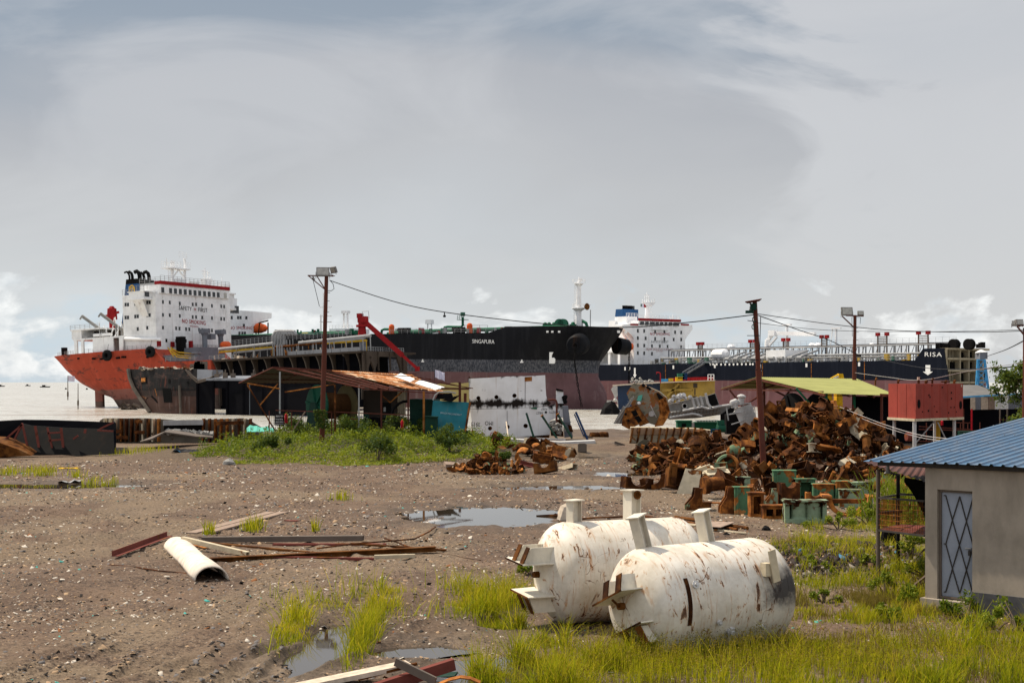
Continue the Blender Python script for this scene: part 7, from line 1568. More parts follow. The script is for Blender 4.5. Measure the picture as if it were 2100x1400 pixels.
 a=thing('teal_sheet','teal painted steel sheet leaning by the white cut wall, with faint white writing','panel',W(925,905,88));org2=a.location;k=MB();k.slab([W(888,821,89),W(964,825,89),W(951,905,88),W(880,900,88)],(0,.06,0));k.build('sheet',M['teal'],a,org2);k=MB();k.beam(W(964,825,88.95),W(951,905,87.95),.10,.1);k.build('edge_strip',M['rust'],a,org2)
 p=W(925,848.5,88.62)-org2;lettering('WINCH MACHINE PLAT',a,p,W(935,849.5,88.62)-W(925,848.5,88.62),(0,.12,1),.16,M['paletext'],sx=.78)
 a=thing('torn_cab','torn open cab shell lying on top of the green container','wreckage',W(895,818,89));org2=a.location;k=MB();k.path([W(px,py,88.8)for px,py in((888,820),(892,810),(900,804),(920,803),(935,806))],.05,6);k.build('frame_hoop',M['lgrey'],a,org2);k=MB();k.slab([W(px,py,90)for px,py in((893,818),(898,807),(925,806),(930,818))],(0,1,0));k.slab([W(px,py,88.6)for px,py in((905,820),(945,809),(926,824))],(0,.4,0));k.build('torn_shell',M['soot'],a,org2)
 a=thing('flag','small ragged lilac white flag above the shed roof','flag',W(891,800,93));org2=a.location;k=MB();k.tube(W(891.5,800,93),W(891.5,757,93),.02,n=5);k.build('flag_stick',M['wire'],a,org2);k=MB();k.grid([[W(891.5+i*2.9,757+i*1.0+j*5.6+math.sin(i*1.5+j)*.6,93+.08*math.sin(i*1.7))for j in range(4)]for i in range(8)]);k.build('flag_cloth',M['cloth'],a,org2)
 a=thing('yellow_plate','torn yellow steel plate standing behind the shed beams','plate',W(935,830,110));org2=a.location;k=MB();k.slab([W(px,py,110)for px,py in((897,787),(908,786),(915,789),(925,785),(936,784),(946,786),(961,784),(962,840),(897,840))],(0,.3,0));k.build('plate',weathered('pale_yellow_plate',(.50,.40,.15),rust=.05,streak=.2,scale=.6,grime=.2),a,org2);k=MB();k.beam(W(943,783,100),W(943,850,100),.18,.18);k.beam(W(954,806,100),W(954,850,100),.2,.2);k.beam(W(896,797,100),W(962,798,100),.08,.08);k.build('upright',M['pole'],a,org2)
shed1()
# the white cut wall blocks
def scorched():
 m,nt,b=new_mat('white_plate_with_torch_burns');tc=nd(nt,'ShaderNodeTexCoord').outputs['Object'];sp=nd(nt,'ShaderNodeSeparateXYZ');nt.links.new(tc,sp.inputs[0])
 n=noise_n(nt,tc,.8,7,.6);c=ramp_n(nt,n,[(.3,(.68,.67,.65)),(.6,(.80,.80,.79))])
 st=noise_n(nt,map_n(nt,tc,(2.5,2.5,.10)),1.0,6,.65);c=mix_n(nt,math_n(nt,'MULTIPLY',ramp_n(nt,st,[(.58,0.),(.76,1.)]),.55),c,(.40,.27,.13))
 n2=noise_n(nt,map_n(nt,tc,(1.1,1.1,.45)),1.0,6,.65)
 for axis,pos,w_ in((2,2.68,.85),(2,5.1,.6),(0,-3.3,.45)):
  dd=math_n(nt,'ABSOLUTE',math_n(nt,'SUBTRACT',sp.outputs[axis],pos));f=math_n(nt,'SUBTRACT',math_n(nt,'ADD',math_n(nt,'MULTIPLY',n2,2.6),-.80),math_n(nt,'DIVIDE',dd,w_));c=mix_n(nt,ramp_n(nt,f,[(0.0,0.),(.35,1.)]),c,(.018,.014,.012))
 n3=noise_n(nt,tc,2.6,8,.7);c=mix_n(nt,ramp_n(nt,n3,[(.68,0.),(.72,1.)]),c,RUST_M)
 setc(nt,b.inputs['Base Color'],c);b.inputs['Roughness'].default_value=.6;return m
M['burnt']=scorched()
def hull_wall():
 d=112.0;KS=112/96;base=W(1045,897,d);base.z=W(0,897,d).z;org=base
 up=thing('cut_bulkhead','upper white bulkhead slab with three round holes and burnt edges','bulkhead',base,group='white bulkheads cut from a ship');lo=thing('cut_bulkhead','lower white bulkhead slab lettered upside down with IMO and NO SM','bulkhead',base,group='white bulkheads cut from a ship')
 mpx=d/F
 def L(px,py,dd=0):return Vector(((px-1045)*mpx,dd,(897-py)*mpx))
 def wall(o,outline,holes,th):
  import bmesh
  bm=bmesh.new();edges=[]
  for ring in[outline]+[[(cx+r*math.cos(a),cy+r*math.sin(a))for a in np.linspace(0,2*math.pi,15)[:-1]]for cx,cy,r in holes]:
   vs=[bm.verts.new(L(*p))for p in ring];edges+=[bm.edges.new((vs[i],vs[(i+1)%len(vs)]))for i in range(len(vs))]
  res=bmesh.ops.triangle_fill(bm,use_beauty=True,edges=edges);ff=[f for f in bm.faces]
  ex=bmesh.ops.extrude_face_region(bm,geom=ff);bmesh.ops.translate(bm,verts=[v for v in ex['geom']if isinstance(v,bmesh.types.BMVert)],vec=(0,th,0))
  me=bpy.data.meshes.new('plate');bm.to_mesh(me);bm.free();me.materials.append(M['burnt']);ob=bpy.data.objects.new('plate',me);COL.objects.link(ob);ob.parent=o
 wall(up,[(960,776),(985,775),(1005,774),(1030,772),(1048,771.5),(1062,771),(1085,771),(1118,769),(1119,795),(1120,810),(1122,820),(1130,826),(1126,831),(1090,835),(1050,837),(963,838)],[(981,816,4.2),(1018,814,4.2),(1055,811,4.4)],.12)
 wall(lo,[(964,839),(1050,837.5),(1090,835.5),(1128,832),(1140,827),(1156,827),(1155,856),(1140,857),(1128,862),(1128,891),(1085,894),(1040,896),(1008,899),(975,899),(972,888),(969,880),(967,860)],[(1005,878,4.3),(1041,875,4.3),(1078,873,4.6)],.12)
 for o,z0,z1,x0,x1 in((up,838,772,962,1118),(lo,897,840,968,1126)):
  g=MB()
  for px in np.linspace(x0,x1,5):g.beam(L(px,z0,.7),L(px,z1,.7),.08,1.1,(0,1,0))
  g.beam(L(x0,z1+3,.7),L(x1,z1+1,.7),.9,.06);g.beam(L(x0,z0,.7),L(x1,z0,.7),.9,.06);g.bb(L(x0,z0,1.3),L(x1,z1+6,1.4));g.build('cell_web',M['rust'],o)
  g=MB()
  for k in range(2):px=(1077 if o is up else 1040);g.beam(L(px,z1+2,-.008),L(px,z0-2,-.008),.03,.014)
  g.build('weld_line',M['creamrust'],o)
 g=MB();g.slab([L(1076,773,-.03),L(1091,772,-.03),L(1091,781,-.03),L(1076,782,-.03)],(0,.03,0));g.build('rust_patch',M['rust'],up)
 def txt(s,o,px,py,size,mt,sx=1.0):lettering(s,o,L(px,py,-.004),(-1,0,.02),(0,0,-1),size*KS,M[mt],sx=sx)
 txt('IMO',lo,1003,867,.38,'darktext',.82);txt('7913',lo,975.5,869,.38,'darktext',.86);txt('NO',lo,1015.5,890,.42,'redtext',1.05);txt('SM',lo,986.5,891.5,.42,'redtext',1.0)
 txt('SAFETY',lo,1137,844.5,.25,'darktext',.9);txt('FIRST',lo,1106.5,846,.25,'darktext',.78);txt('BE',lo,1131,836.5,.19,'darktext');txt('ALERT',lo,1116,838.5,.19,'darktext',.8);txt('PREVENT',lo,1136,830.5,.17,'darktext',.8)
 g=MB();q=L(1119.5,845,-.02);g.lathe(q,(0,1,0),[(0,.07),(0,.095),(.01,.095),(.01,.07),(0,.07)],18);g.bb(q+Vector((-.09,0,-.008)),q+Vector((.09,.01,.008)));g.bb(q+Vector((-.008,0,-.09)),q+Vector((.008,.01,.09)));g.build('cross_emblem',M['darktext'],lo)
 g=MB();g.slab([L(1088,836,-.05),L(1102,835,-.05),L(1101,839,-.05),L(1090,838,-.05)],(0,.03,0));g.build('green_scrap',M['green'],lo)
 for txt_,px,py in((':: ::',992,800),('--',1068,802),('x;',1110,801)):txt(txt_,up,px,py,.22,'beamgrey')
 b=thing('steel_box','tall grey box frame right of the white bulkheads','steel box',W(1162,895,111));org=b.location;g=MB();g.slab([W(px,py,111)for px,py in((1154,832),(1165,832),(1170,868),(1175,895),(1158,897))],(0,.9,0));g.beam(W(1156,866,110.9),W(1171,865,110.9),.06,.06);g.build('box_shell',M['grey'],b,org);g=MB();g.slab([W(px,py,110.8)for px,py in((1164,870),(1172,872),(1176,886),(1168,884))],(0,.05,0));g.slab([W(px,py,110.7)for px,py in((1128,864),(1152,858),(1156,895),(1130,893))],(0,.3,0));g.build('dark_gap',M['rustdark'],b,org)
 b=thing('white_post','burnt white upright plate behind the red bent pipe','plate',W(1148,826,112));org=b.location;g=MB();g.slab([W(px,py,112)for px,py in((1141,799),(1142,797),(1155,800),(1156,828),(1140,828))],(0,.5,0));g.build('plate',M['whiteyard'],b,org);g=MB();g.slab([W(px,py,111.9)for px,py in((1141,796),(1155,799.5),(1155,803),(1141,801))],(0,.7,0));
 for i in range(8):g.box(W(1157+random.uniform(-3,3),820+random.uniform(-8,8),111.8),(.15,.2,.3),(random.random(),0,random.random()))
 g.build('burnt_end',M['soot'],b,org)
 b=thing('bent_pipe','red bent pipe hooking over the right edge of the white bulkhead','pipe',W(1141,880,110.5));org=b.location;g=MB();g.path([W(px,py,110.5)for px,py in((1124,820),(1136,819),(1140.5,821),(1142,826),(1141.5,850),(1141,870))],.075,8);g.build('pipe_tube',M['pole'],b,org)
 b=thing('insulation_heap','torn pale insulation between the props','debris',W(1142,880,110));k=MB()
 for i in range(22):k.box((random.gauss(0,.3),random.gauss(0,.2),random.gauss(.1,.25)),(random.uniform(.15,.4),.2,random.uniform(.1,.3)),(random.random()*3,random.random()*3,0))
 k.build('torn_lump',M['stone'],b)
 for(p,q,mt,tip,lab)in(((1079.5,847),(1096,901),'dgreen',None,'leftmost green prop leaning on the white bulkhead'),((1112,853),(1143,900),'dgreen','rustorange','middle green prop with an orange end'),((1144,850),(1173,898),'dgreen','rustorange','right green prop with an orange end'),((1181,845),(1205,901),'bluepost',None,'thicker dark blue prop by the water'),((1178,849),(1197,893),'bluepost',None,'thin dark blue prop by the water')):
  b=thing('prop_pole',lab,'pole',W(*q,109),group='props leaning by the white bulkheads');org=b.location;r=.085 if 'thin' not in lab else .05;post('pole_tube',b,org,W(*q,109),W(*p,110),r,mt,9)
  if tip:e=W(*p,110);post('rusty_end',b,org,e,e+(W(*q,109)-e)*-.03,r*1.5,tip,9)
 b=thing('white_beam','white painted slab of deck plating lying before the bulkheads','deck slab',W(1130,906,103));org=b.location;g=MB();g.slab([W(px,py,103)for px,py in((1012,897),(1080,902),(1150,906),(1221,903),(1222,911),(1160,914),(1100,911),(1080,908),(1012,899))],(0,1.6,.0));g.beam(W(1012,895,106),W(1160,901,105.5),.1,.12);g.build('slab',M['whitemach'],b,org)
 g=MB();g.beam(W(1042,895,106),W(1038,864,110),.09,.03);g.build('leaning_strip',M['creamwood'],thing('leaning_strip','pale strip leaning across a hole of the lower bulkhead','strip',W(1042,895,106)),W(1042,895,106))
 for px,py,rr,lab,d in((1219,893,.28,'left rusty drum lying on the shore',118),(1238,893,.32,'right rusty drum lying on the shore',118)):
  b=thing('rusty_drum',lab,'drum',W(px,py,d),(0,0,R(10)));g=MB();g.lathe((-.36,0,0),(1,.1,0),[(0,rr*.85),(.03,rr),(.25,rr*1.04),(.5,rr),(.7,rr),(.74,rr*.8)],14);g.jitter(.01).build('drum_shell',M['rustdark'],b,smooth=40)
hull_wall()
# second shed, excavator, red tank, far right building
def shed2():
 o=thing('green_roof_shed','open shed with a pale green sheet roof behind the big scrap heap','shed',W(1650,900,105));org=o.location
 A,B,C=W(1479,796,122),W(1549,773.5,112),W(1692,807,96);Rg,Re,Rb=W(1757,777,118),W(1842,812,101),W(1720,797,128)
 g=MB();corr(g,B,Rg,Re,C,.012,.22,4);q=g.build('front_roof',M['greensheet'],o,org);q.modifiers.new('t','SOLIDIFY').thickness=.03
 g=MB();corr(g,B,Rg,Rb,A,.012,.3,3);q=g.build('back_roof',M['greensheet'],o,org);q.modifiers.new('t','SOLIDIFY').thickness=.03
 g=MB();dz=Vector((0,0,-.12))
 for t in(0,.33,.66,1):g.beam(B.lerp(Rg,t)+dz,A.lerp(Rb,t)+dz,.09,.12);g.beam(B.lerp(Rg,t)+dz,C.lerp(Re,t)+dz,.09,.12)
 for v in(.3,.6,.92):g.beam(B.lerp(A,v)+dz*1.6,Rg.lerp(Rb,v)+dz*1.6,.06,.06);g.beam(B.lerp(C,v)+dz*1.6,Rg.lerp(Re,v)+dz*1.6,.06,.06)
 a1,c1=W(1484,798,121.5),W(1688,803,97);g.beam(a1,c1,.1,.1);g.build('roof_truss',M['pole'],o,org)
 for p,q,d,r,mt in(((1567,785),(1567,880),112,.11,'pole'),((1694,806),(1694,890),97,.12,'green'),((1752,808),(1752,860),100,.1,'green'),((1749,830),(1749,880),99.5,.08,'pole'),((1808,810),(1808,900),100,.1,'pole')):post('post',o,org,W(*q,d),W(*p,d),r,mt)
 for p,q,d in(((1496,799),(1558,878),110),((1527,831),(1566,806),111),((1582,850),(1622,798),112),((1633,796),(1675,844),100),((1585,799),(1617,815),112)):post('brace',o,org,W(*q,d),W(*p,d),.08,'pole' if p[0]!=1633 else 'green',6)
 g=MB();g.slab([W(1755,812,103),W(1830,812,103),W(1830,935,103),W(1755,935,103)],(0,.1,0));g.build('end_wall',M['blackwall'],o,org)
 g=MB();g.beam(W(1805,809,99),W(1842,811,99),.2,.15);g.build('gutter_board',M['redrust'],o,org)
 winch(1625,852,104,1.6,R(28),(M['soot'],M['soot'],M['soot'],M['soot']),'huge black cable reel under the green roof',2.4,.6,'cable_reel','reel_core')
 e=thing('excavator','yellow excavator parked behind the green roofed shed','excavator',W(1720,890,128));org=e.location;g=MB();P=lambda px,py:W(px,py,128)
 g.slab([P(1683,800),P(1705,803),P(1708,822),P(1697,820),P(1686,812)],(0,1.2,0));g.slab([P(1716,806),P(1728,806),P(1729,845),P(1716,845)],(0,1.2,0));g.build('body',M['yellowbright'],e,org)
 g=MB();g.slab([P(1718,778),P(1721,766),P(1729,766),P(1732,778),P(1732,806),P(1718,806)],(0,.8,0));g.beam(P(1704,779),P(1719,771),.3,.35);g.build('boom',M['yellowbright'],e,org)
 g=MB();g.beam(P(1708,776)+Vector((0,-.3,0)),P(1718,772)+Vector((0,-.3,0)),.14,.14);g.build('ram',M['whitemach'],e,org);g=MB();g.slab([P(1690,838),P(1732,838),P(1734,872),P(1688,872)],(0,2.6,0));g.build('track',M['soot'],e,org)
 for px,h,lab,mt in((1795,18,'thin bent rusty post right of the green roof','rust'),):b=thing('bent_post',lab,'post',W(px,790,110));org=b.location;g=MB();g.path([W(px,790,110),W(px+.5,780,110),W(px+3,774,110)],.07,6);g.build('post_tube',M[mt],b,org)
 t=thing('red_oxide_tank','square red oxide tank raised on white and yellow legs','tank',W(1878,905,80));org=t.location;mp=80/F
 K=[W(1822,783,83.5),W(1878,786.5,80),W(1975,787,84),W(1925,784,88)];zb=W(1878,861,80).z;g=MB();Kb=[Vector((p.x,p.y,zb))for p in K];zt=K[1].z;K=[Vector((p.x,p.y,zt))for p in K]
 g.grid([Kb,K],close=True);g.f+=[(3,2,1,0),(4,5,6,7)];g.m+=[0,0]
 def face(a,b,n):
  for i in range(1,n):p=a.lerp(b,i/n);g.beam(Vector((p.x,p.y,zb+.02)),Vector((p.x,p.y,zt-.02)),.035,.035)
 face(K[0],K[1],3);face(K[1],K[2],6);g.build('tank_shell',M['redtank'],t,org)
 g=MB();
 for a,b in((Kb[0],Kb[1]),(Kb[1],Kb[2])):g.beam(a,b,.14,.14)
 g.build('base_rim',M['creamrust'],t,org)
 def onface(px,py,w,h,nm,mt,off=-.03):
  s=(px-1878)/97.;p=K[1].lerp(K[2],s);z=EYE+(HOR-py)/F*p.y;k=MB();u=(K[2]-K[1]).normalized();n_=Vector((u.y,-u.x,0));k.tube(Vector((p.x,p.y,z))-n_*.03,Vector((p.x,p.y,z))+n_*.03,w,n=14);k.v=[(x,y,z+(zz-z)*h/w)for x,y,zz in k.v];k.build(nm,M[mt],t,org)
 onface(1884,828,.155,.25,'manhole','void');onface(1969.5,830,.155,.24,'manhole','void')
 for px,py,r in((1931,794,.05),(1950,805,.055),(1950,817,.055),(1904,810,.05),(1906,814,.05),(1915,833,.03),(1949,835,.04),(1956,835,.04),(1903,842,.06),(1920,844,.04),(1944,846,.05),(1960,844,.04),(1891,844,.04),(1910,790,.04)):onface(px,py,r,r,'bolt_hole','soot')
 onface(1971,791,.06,.08,'pale_hole','creamwood')
 for px,d,mt,r in((1834,83.2,'whitemach',.10),(1875.5,80.3,'whitemach',.11),(1924,85,'yellow',.13),(1917,87,'whitemach',.09),(1957,83.6,'whitemach',.10)):a=W(px,861,d);post('leg',t,org,Vector((a.x,a.y,float(gz(a.x,a.y)))),Vector((a.x,a.y,zb)),r,mt,10)
 for p,q in(((1878,908),(1916,864)),((1923,866),(1942,905))):post('leg_brace',t,org,W(*p,81.5),W(*q,82),.04,'lgrey',6)
 g=MB()
 for px,h,r in((1842,8,.09),(1884,13,.10),(1899,6,.12),(1912,11,.08),(1939,6,.1),(1957,7,.1)):p=W(px,786,84);p.z=zt;g.path([p,p+Vector((0,0,h*mp*.7)),p+Vector((.08,0,h*mp))],r*.8,7)
 g.beam(Vector((W(1930,786,84).x,84,zt+.1)),Vector((W(1948,786,84).x,84,zt+.12)),.1,.08);g.build('pipe_stub',M['rust'],t,org)
 g=MB();a,b=W(1884,779,84),W(1884,773,84);g.tube(a,b,.09,n=8);g.build('pale_stub',M['creamwood'],t,org)
 b=thing('workshop','long dark workshop with a grey roof, blue fascia and striped cladding','building',W(2030,900,96));org=b.location;g=MB();g.slab([W(px,py,dd)for px,py,dd in((1960,789,112),(2004,789,112),(2062,809.5,98),(1960,815,98))],(0,0,-.12));g.build('roof',M['greysheet'],b,org);g=MB();g.beam(W(1960,814.5,97.8),W(2140,805,94),.16,.10);g.build('fascia',M['lightblue'],b,org)
 cols=[('creamwood',1990,2000),('grey',2000,2012),('creamwood',2012,2026),('wood',2026,2040),('whitesheet',2040,2068),('grey',2068,2098),('wood',2098,2140)]
 for mt,x0,x1 in cols:g=MB();corr(g,W(x0,815-(x0-1990)*.06,96.5),W(x1,815-(x1-1990)*.06,96.5),W(x1,840-(x1-1990)*.02,96.5),W(x0,840-(x0-1990)*.02,96.5),.02,.12,2);g.build('cladding_sheet',M[mt],b,org)
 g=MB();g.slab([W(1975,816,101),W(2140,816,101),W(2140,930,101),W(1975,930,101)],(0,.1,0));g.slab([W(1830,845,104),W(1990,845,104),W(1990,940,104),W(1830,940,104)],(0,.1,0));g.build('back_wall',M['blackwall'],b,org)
 for px,mt,r in((1993,'redtext',.06),(2051,'beamgrey',.05),(2066,'beamgrey',.05),(1976,'pole',.05)):post('post',b,org,W(px,925,95),W(px,838,95),r,mt)
 g=MB()
 for p,q in(((1885,874),(1990,880)),((1885,880),(2060,884)),((1958,866),(1990,867)),((1860,903),(1960,907)),((2050,860),(2095,862))):g.beam(W(*p,94),W(*q,94),.06,.06)
 for px in(1900,1960,1970,1985,2010):g.beam(W(px,866,94),W(px,905,94),.05,.05)
 g.build('inner_railing',M['pole'],b,org)
 g=thing('fire_extinguisher','small red extinguisher in the dark under the red tank','extinguisher',W(1932,862,95));k=MB();k.lathe((0,0,-.32),(0,0,1),[(0,.08),(.26,.09),(.32,.03),(.4,.02)],8);k.build('cylinder',M['redtext'],g)
 for i,(px,py,r)in enumerate(((1868,895,.28),(1990,893,.5))):
  k=thing('steel_drum',('brown drum lying beneath the red tank','flat round drum in the shade of the workshop')[i],'drum',W(px,py,93));q=MB();q.lathe((-.3,0,0),(1,.2,0)if i==0 else(0,0,1),[(0,r),(.3,r*1.05),(.6 if i==0 else .3,r)],12);q.build('drum_shell',M['redrust' if i==0 else 'dgreen'],k)
 w=thing('water_tower','slim sky blue lattice tower with a small white cabin','tower',W(2023,800,170));org=w.location;g=MB();C0=[W(2003,800,170),W(2026,800,172)];
 lo_=[W(2001.5,800,169),W(2026,800,169),W(2028,800,173),W(2006,800,173)];hi=[W(2005,737,169.6),W(2018.5,737,169.6),W(2020,737,172),W(2008,737,172)]
 for a_,b_ in zip(lo_,hi):g.tube(a_,b_,.12,n=6)
 for t in(.05,.32,.62,.98):
  for i in range(4):g.beam(lo_[i].lerp(hi[i],t),lo_[(i+1)%4].lerp(hi[(i+1)%4],t),.14,.14)
 for t0,t1 in((.05,.32),(.32,.62),(.62,.98)):g.beam(lo_[0].lerp(hi[0],t0),lo_[1].lerp(hi[1],t1),.08,.08);g.beam(lo_[1].lerp(hi[1],t0),lo_[0].lerp(hi[0],t1),.08,.08)
 g.build('lattice',M['lightblue'],w,org);c=(hi[0]+hi[2])/2;g=MB();g.box(c+Vector((0,0,.45)),(.9,1.8,.8));g.build('cabin',M['grey'],w,org);g=MB();g.lathe(c+Vector((0,0,.8)),(0,0,1),[(0,.75),(.08,.72),(.35,.2),(.4,0)],8);g.build('cabin_roof',M['whitesheet'],w,org)
shed2()
# lamp poles and cables
def lamphead(g,p,tilt,w=.42,h=.30,yaw=0):
 Rm=Euler((R(90)+tilt,0,yaw)).to_matrix();g.box(p,(w,h,.14),Rm,m=0);n=Rm@Vector((0,0,1));g.box(p+n*.075,(w*.86,h*.8,.012),Rm,m=1);g.box(p-n*.11,(w*.5,h*.6,.10),Rm,m=0);x=Rm@Vector((1,0,0))
 for s in(-1,1):g.beam(p+x*(s*w*.53),p+x*(s*w*.53)-Vector((0,0,h*.75)),.03,.02,m=0)
def pole(label,ptop,pbot,d,r,lamps,arms,cross=(),foot=None):
 a,b=W(*ptop,d),W(*pbot,d);
 if foot is None:b.z=float(gz(b.x,b.y))-.1
 o=thing('lamp_pole',label,'lamp pole',b,group='floodlight poles of the yard');org=b;m=b.lerp(a,.62);g=MB();g.tube(b,m,r*1.15,r*1.1,n=10);g.tube(m,a,r*.92,r*.85,n=10);g.build('pole_shaft',M['pole'],o,org)
 for px,py,dd,tilt,w_,yaw in lamps:g=MB();lamphead(g,W(px,py,d+dd),tilt,w_,w_*.7,yaw);g.build('floodlight',[M['lamp'],M['lampglass']],o,org)
 g=MB()
 for p,q,w_ in arms:g.beam(W(*p,d-.05),W(*q,d-.05),w_,w_)
 g.build('arm',M['pole'],o,org)
 if cross:
  g=MB()
  for p,q in cross:g.beam(W(*p,d-.1),W(*q,d-.1),.03,.03)
  g.build('rung',M['wire'],o,org)
 return o,org
o,org=pole('left lamp pole, red oxide, rising through the winch shed',(669.5,566),(660,880),86.0,.135,[(662,557.5,-.1,-.25,.78,.15),(684,553.5,.1,.35,.55,-.9)],[((631,565),(684,566),.07),((632,565),(667,594),.06),((648,563),(666,592),.06),((676,562),(687,566),.04)],[((640,566),(655,628)),((672,600),(677,600)),((671,617),(676,617)),((671,640),(675,640))])
g=MB();g.lathe(W(643,567,86),(0,0,-1),[(0,.03),(.1,.05),(.2,.11)],10);g.build('bell_lamp',M['lamp'],o,org);g=MB();g.path([W(px,py,85.8)for px,py in((676,574),(683,582),(685,592),(680,596),(672,596))],.02,5);g.build('loop_cable',M['wire'],o,org)
g=MB();rs=random.Random(2);P=[]
for i in range(500):t=rs.random();P.append((W(650+26*rs.random()-8*t,878-38*t,85.4)-org))
link_mesh('creeper',leaf_mesh('creeper',np.array([tuple(p)for p in P]),.09,LEAFD),o)
o,org=pole('middle lamp pole with a flat plate on top, standing in the scrap heap',(1548,619),(1567,985),66.5,.125,[(1545,634,.0,.2,.34,0)],[((1537,617),(1545,643),.06)],[((1532,688),(1558,688)),((1533,657),(1552,660)),((1533,737),(1556,738)),((1535,758),(1565,758)),((1560,648),(1558,720)),((1545,660),(1548,700))])
g=MB();g.slab([W(1528,618,66),W(1562,612,66),W(1557,616,67.2),W(1533,620.5,67.2)],(0,0,-.04));g.build('top_plate',M['redrust'],o,org);g=MB();g.box(W(1545,629,66.3),(.26,.26,.3));g.box(W(1537,639.5,66.2),(.35,.2,.13));
for q in((1546,655),(1545,670)):g.path([W(q[0]+3*math.cos(t),q[1]+5*math.sin(t),66.2)for t in np.linspace(0,5.6,9)],.02,4)
g.build('junction_box',M['dgreen'],o,org)
pole('right lamp pole with two floodlights, behind the green roof',(1753.5,646),(1750.5,860),116.0,.155,[(1737,638.5,.1,-.25,.98,.2),(1765,642,0,-.2,.50,.2)],[((1727,648),(1751,671),.09),((1735,647),(1771,648),.09),((1751,647),(1752,668),.06)],[((1755,650),(1765,651)),((1755,672),(1760,672)),((1755,681),(1761,681)),((1755,697),(1760,697)),((1747,650),(1748,690)),((1765,651),(1764,664))])
pole('lamp pole cut by the right frame edge',(2103,672),(2103,900),60.0,.12,[(2090,661,0,-.2,.34,.3),(2083,663,.2,-.2,.3,-.4)],[((2086,669),(2103,690),.06),((2086,669),(2103,667),.05)])
GC='cables strung over the yard'
def cable(label,pts,r=.022,mt='wire'):
 P=[W(*p)for p in pts];o=thing('cable',label,'cable',P[0],group=GC);L=[]
 for i in range(len(P)-1):
  for t in np.linspace(0,1,9)[:-1]:
   p0,p1,p2,p3=P[max(i-1,0)],P[i],P[i+1],P[min(i+2,len(P)-1)];L.append(.5*((2*p1)+(p2-p0)*t+(2*p0-5*p1+4*p2-p3)*t*t+(3*p1-p0-3*p2+p3)*t**3))
 L.append(P[-1]);g=MB();g.path(L,r,5);g.build('wire',M[mt],o,P[0]);return o
cable('long sagging cable from the left pole to the middle pole',[(676,575,86),(800,616,82),(912,640,79),(1120,664,74),(1280,671,71),(1420,660,68.5),(1548,645,66.5)],.026)
b=thing('cable_lamp','small lamp hanging from the long sagging cable','lamp',W(911.5,640,79));g=MB();g.tube((0,0,0),(0,0,-.14),.03,n=6);g.lathe((0,0,-.14),(0,0,-1),[(0,.03),(.06,.09),(.14,.06)],8);g.build('lamp_bulb',M['wire'],b)
cable('cable from the middle pole down to the red tank side',[(1551,645,66.5),(1640,677,76),(1700,697,84),(1760,727,90)],.024)
cable('thin high cable from the middle pole to the right edge',[(1551,643,66.5),(1700,664,70),(1830,677,72),(1990,681,68),(2110,678,60)],.018)
cable('second thin high cable crossing behind the right pole',[(1552,662,66.5),(1700,677,80),(1890,680,80),(2110,676,62)],.014)
cable('pale cable from the right pole over the red tank',[(1753,764,116),(1820,773,100),(1890,779,88),(1990,760,84),(2110,742,80)],.018,'wirepale')
cable('steep cable from the right frame edge down to the tower',[(2110,693,60),(2060,718,100),(2022,731,168)],.03)
cable('dark slack cable across the navy bow to the tree',[(1806,737,300),(1880,752,240),(1950,757,180),(2035,755,120),(2110,748,90)],.05)
cable('upper pale guy rope from the scrap heap to the blue roof',[(1715,831,80),(1800,865,62),(1880,890,50),(1950,900,42)],.014,'wirepale')
cable('lower pale guy rope from the scrap heap to the blue roof',[(1735,845,78),(1810,874,62),(1880,895,50),(1935,904,42)],.012,'wirepale')
# scrap
def P_chan(w,h,L,t=.03):return lambda g:g.channel((-L/2,0,0),(L/2,0,0),w,h,t)
def arch(g,L,H,D,r,t=.06):
 """casting with a half round bearing seat in its top"""
 prof=[(-L/2,0),(L/2,0),(L/2,H)]+[(r*math.cos(a),H-r*.9*math.sin(a))for a in np.linspace(0,math.pi,9)]+[(-L/2,H)]
 g.slab([(x,-D/2,z)for x,z in prof],(0,t,0));g.slab([(x,D/2-t,z)for x,z in prof],(0,t,0));g.bb((-L/2,-D/2+t,0),(-L/2+t,D/2-t,H));g.bb((L/2-t,-D/2+t,0),(L/2,D/2-t,H));g.bb((-L/2+t,-D/2+t,0),(L/2-t,D/2-t,t))
 g.grid([[(r*math.cos(a),y,H-r*.9*math.sin(a))for a in np.linspace(0,math.pi,9)]for y in(-D/2,D/2)])
def s_bracket(g):g.holed((-.6,-.2,0),(1,0,0),(0,1,0),3,1,.4,.12,.05);g.bb((-.6,.2,0),(.6,.25,.3));g.bb((-.6,-.2,.05),(-.55,.2,.3))
def s_holes(g):g.holed((-.5,-.35,0),(1,0,0),(0,1,0),5,3,.21,.05,.04)
def s_arch(g):arch(g,1.1,.5,.45,.32)
def s_arch2(g):arch(g,.8,.4,.7,.25,.05)
def s_box(g):g.bb((-.5,-.3,0),(.5,-.26,.5));g.bb((-.5,.26,0),(.5,.3,.5));g.bb((-.5,-.26,0),(-.46,.26,.5));g.bb((.46,-.26,0),(.5,.26,.5));g.bb((-.46,-.26,0),(.46,.26,.04));g.bb((-.55,-.36,.46),(-.3,.36,.5))
def s_tee(g):g.beam((-.6,0,0),(.6,0,0),.36,.06);g.beam((-.6,0,.18),(.6,0,.18),.06,.3);g.beam((.1,0,.05),(.3,0,.05),.5,.05)
def s_pipe(g):g.lathe((-.5,0,0),(1,0,0),[(0,.2),(0,.25),(.06,.25),(.06,.19),(.94,.19),(.94,.25),(1,.25),(1,.14),(0,.14)],14)
def s_ring(g):g.lathe((0,0,-.1),(0,0,1),[(0,.36),(0,.5),(.2,.5),(.2,.36),(0,.36)],22)
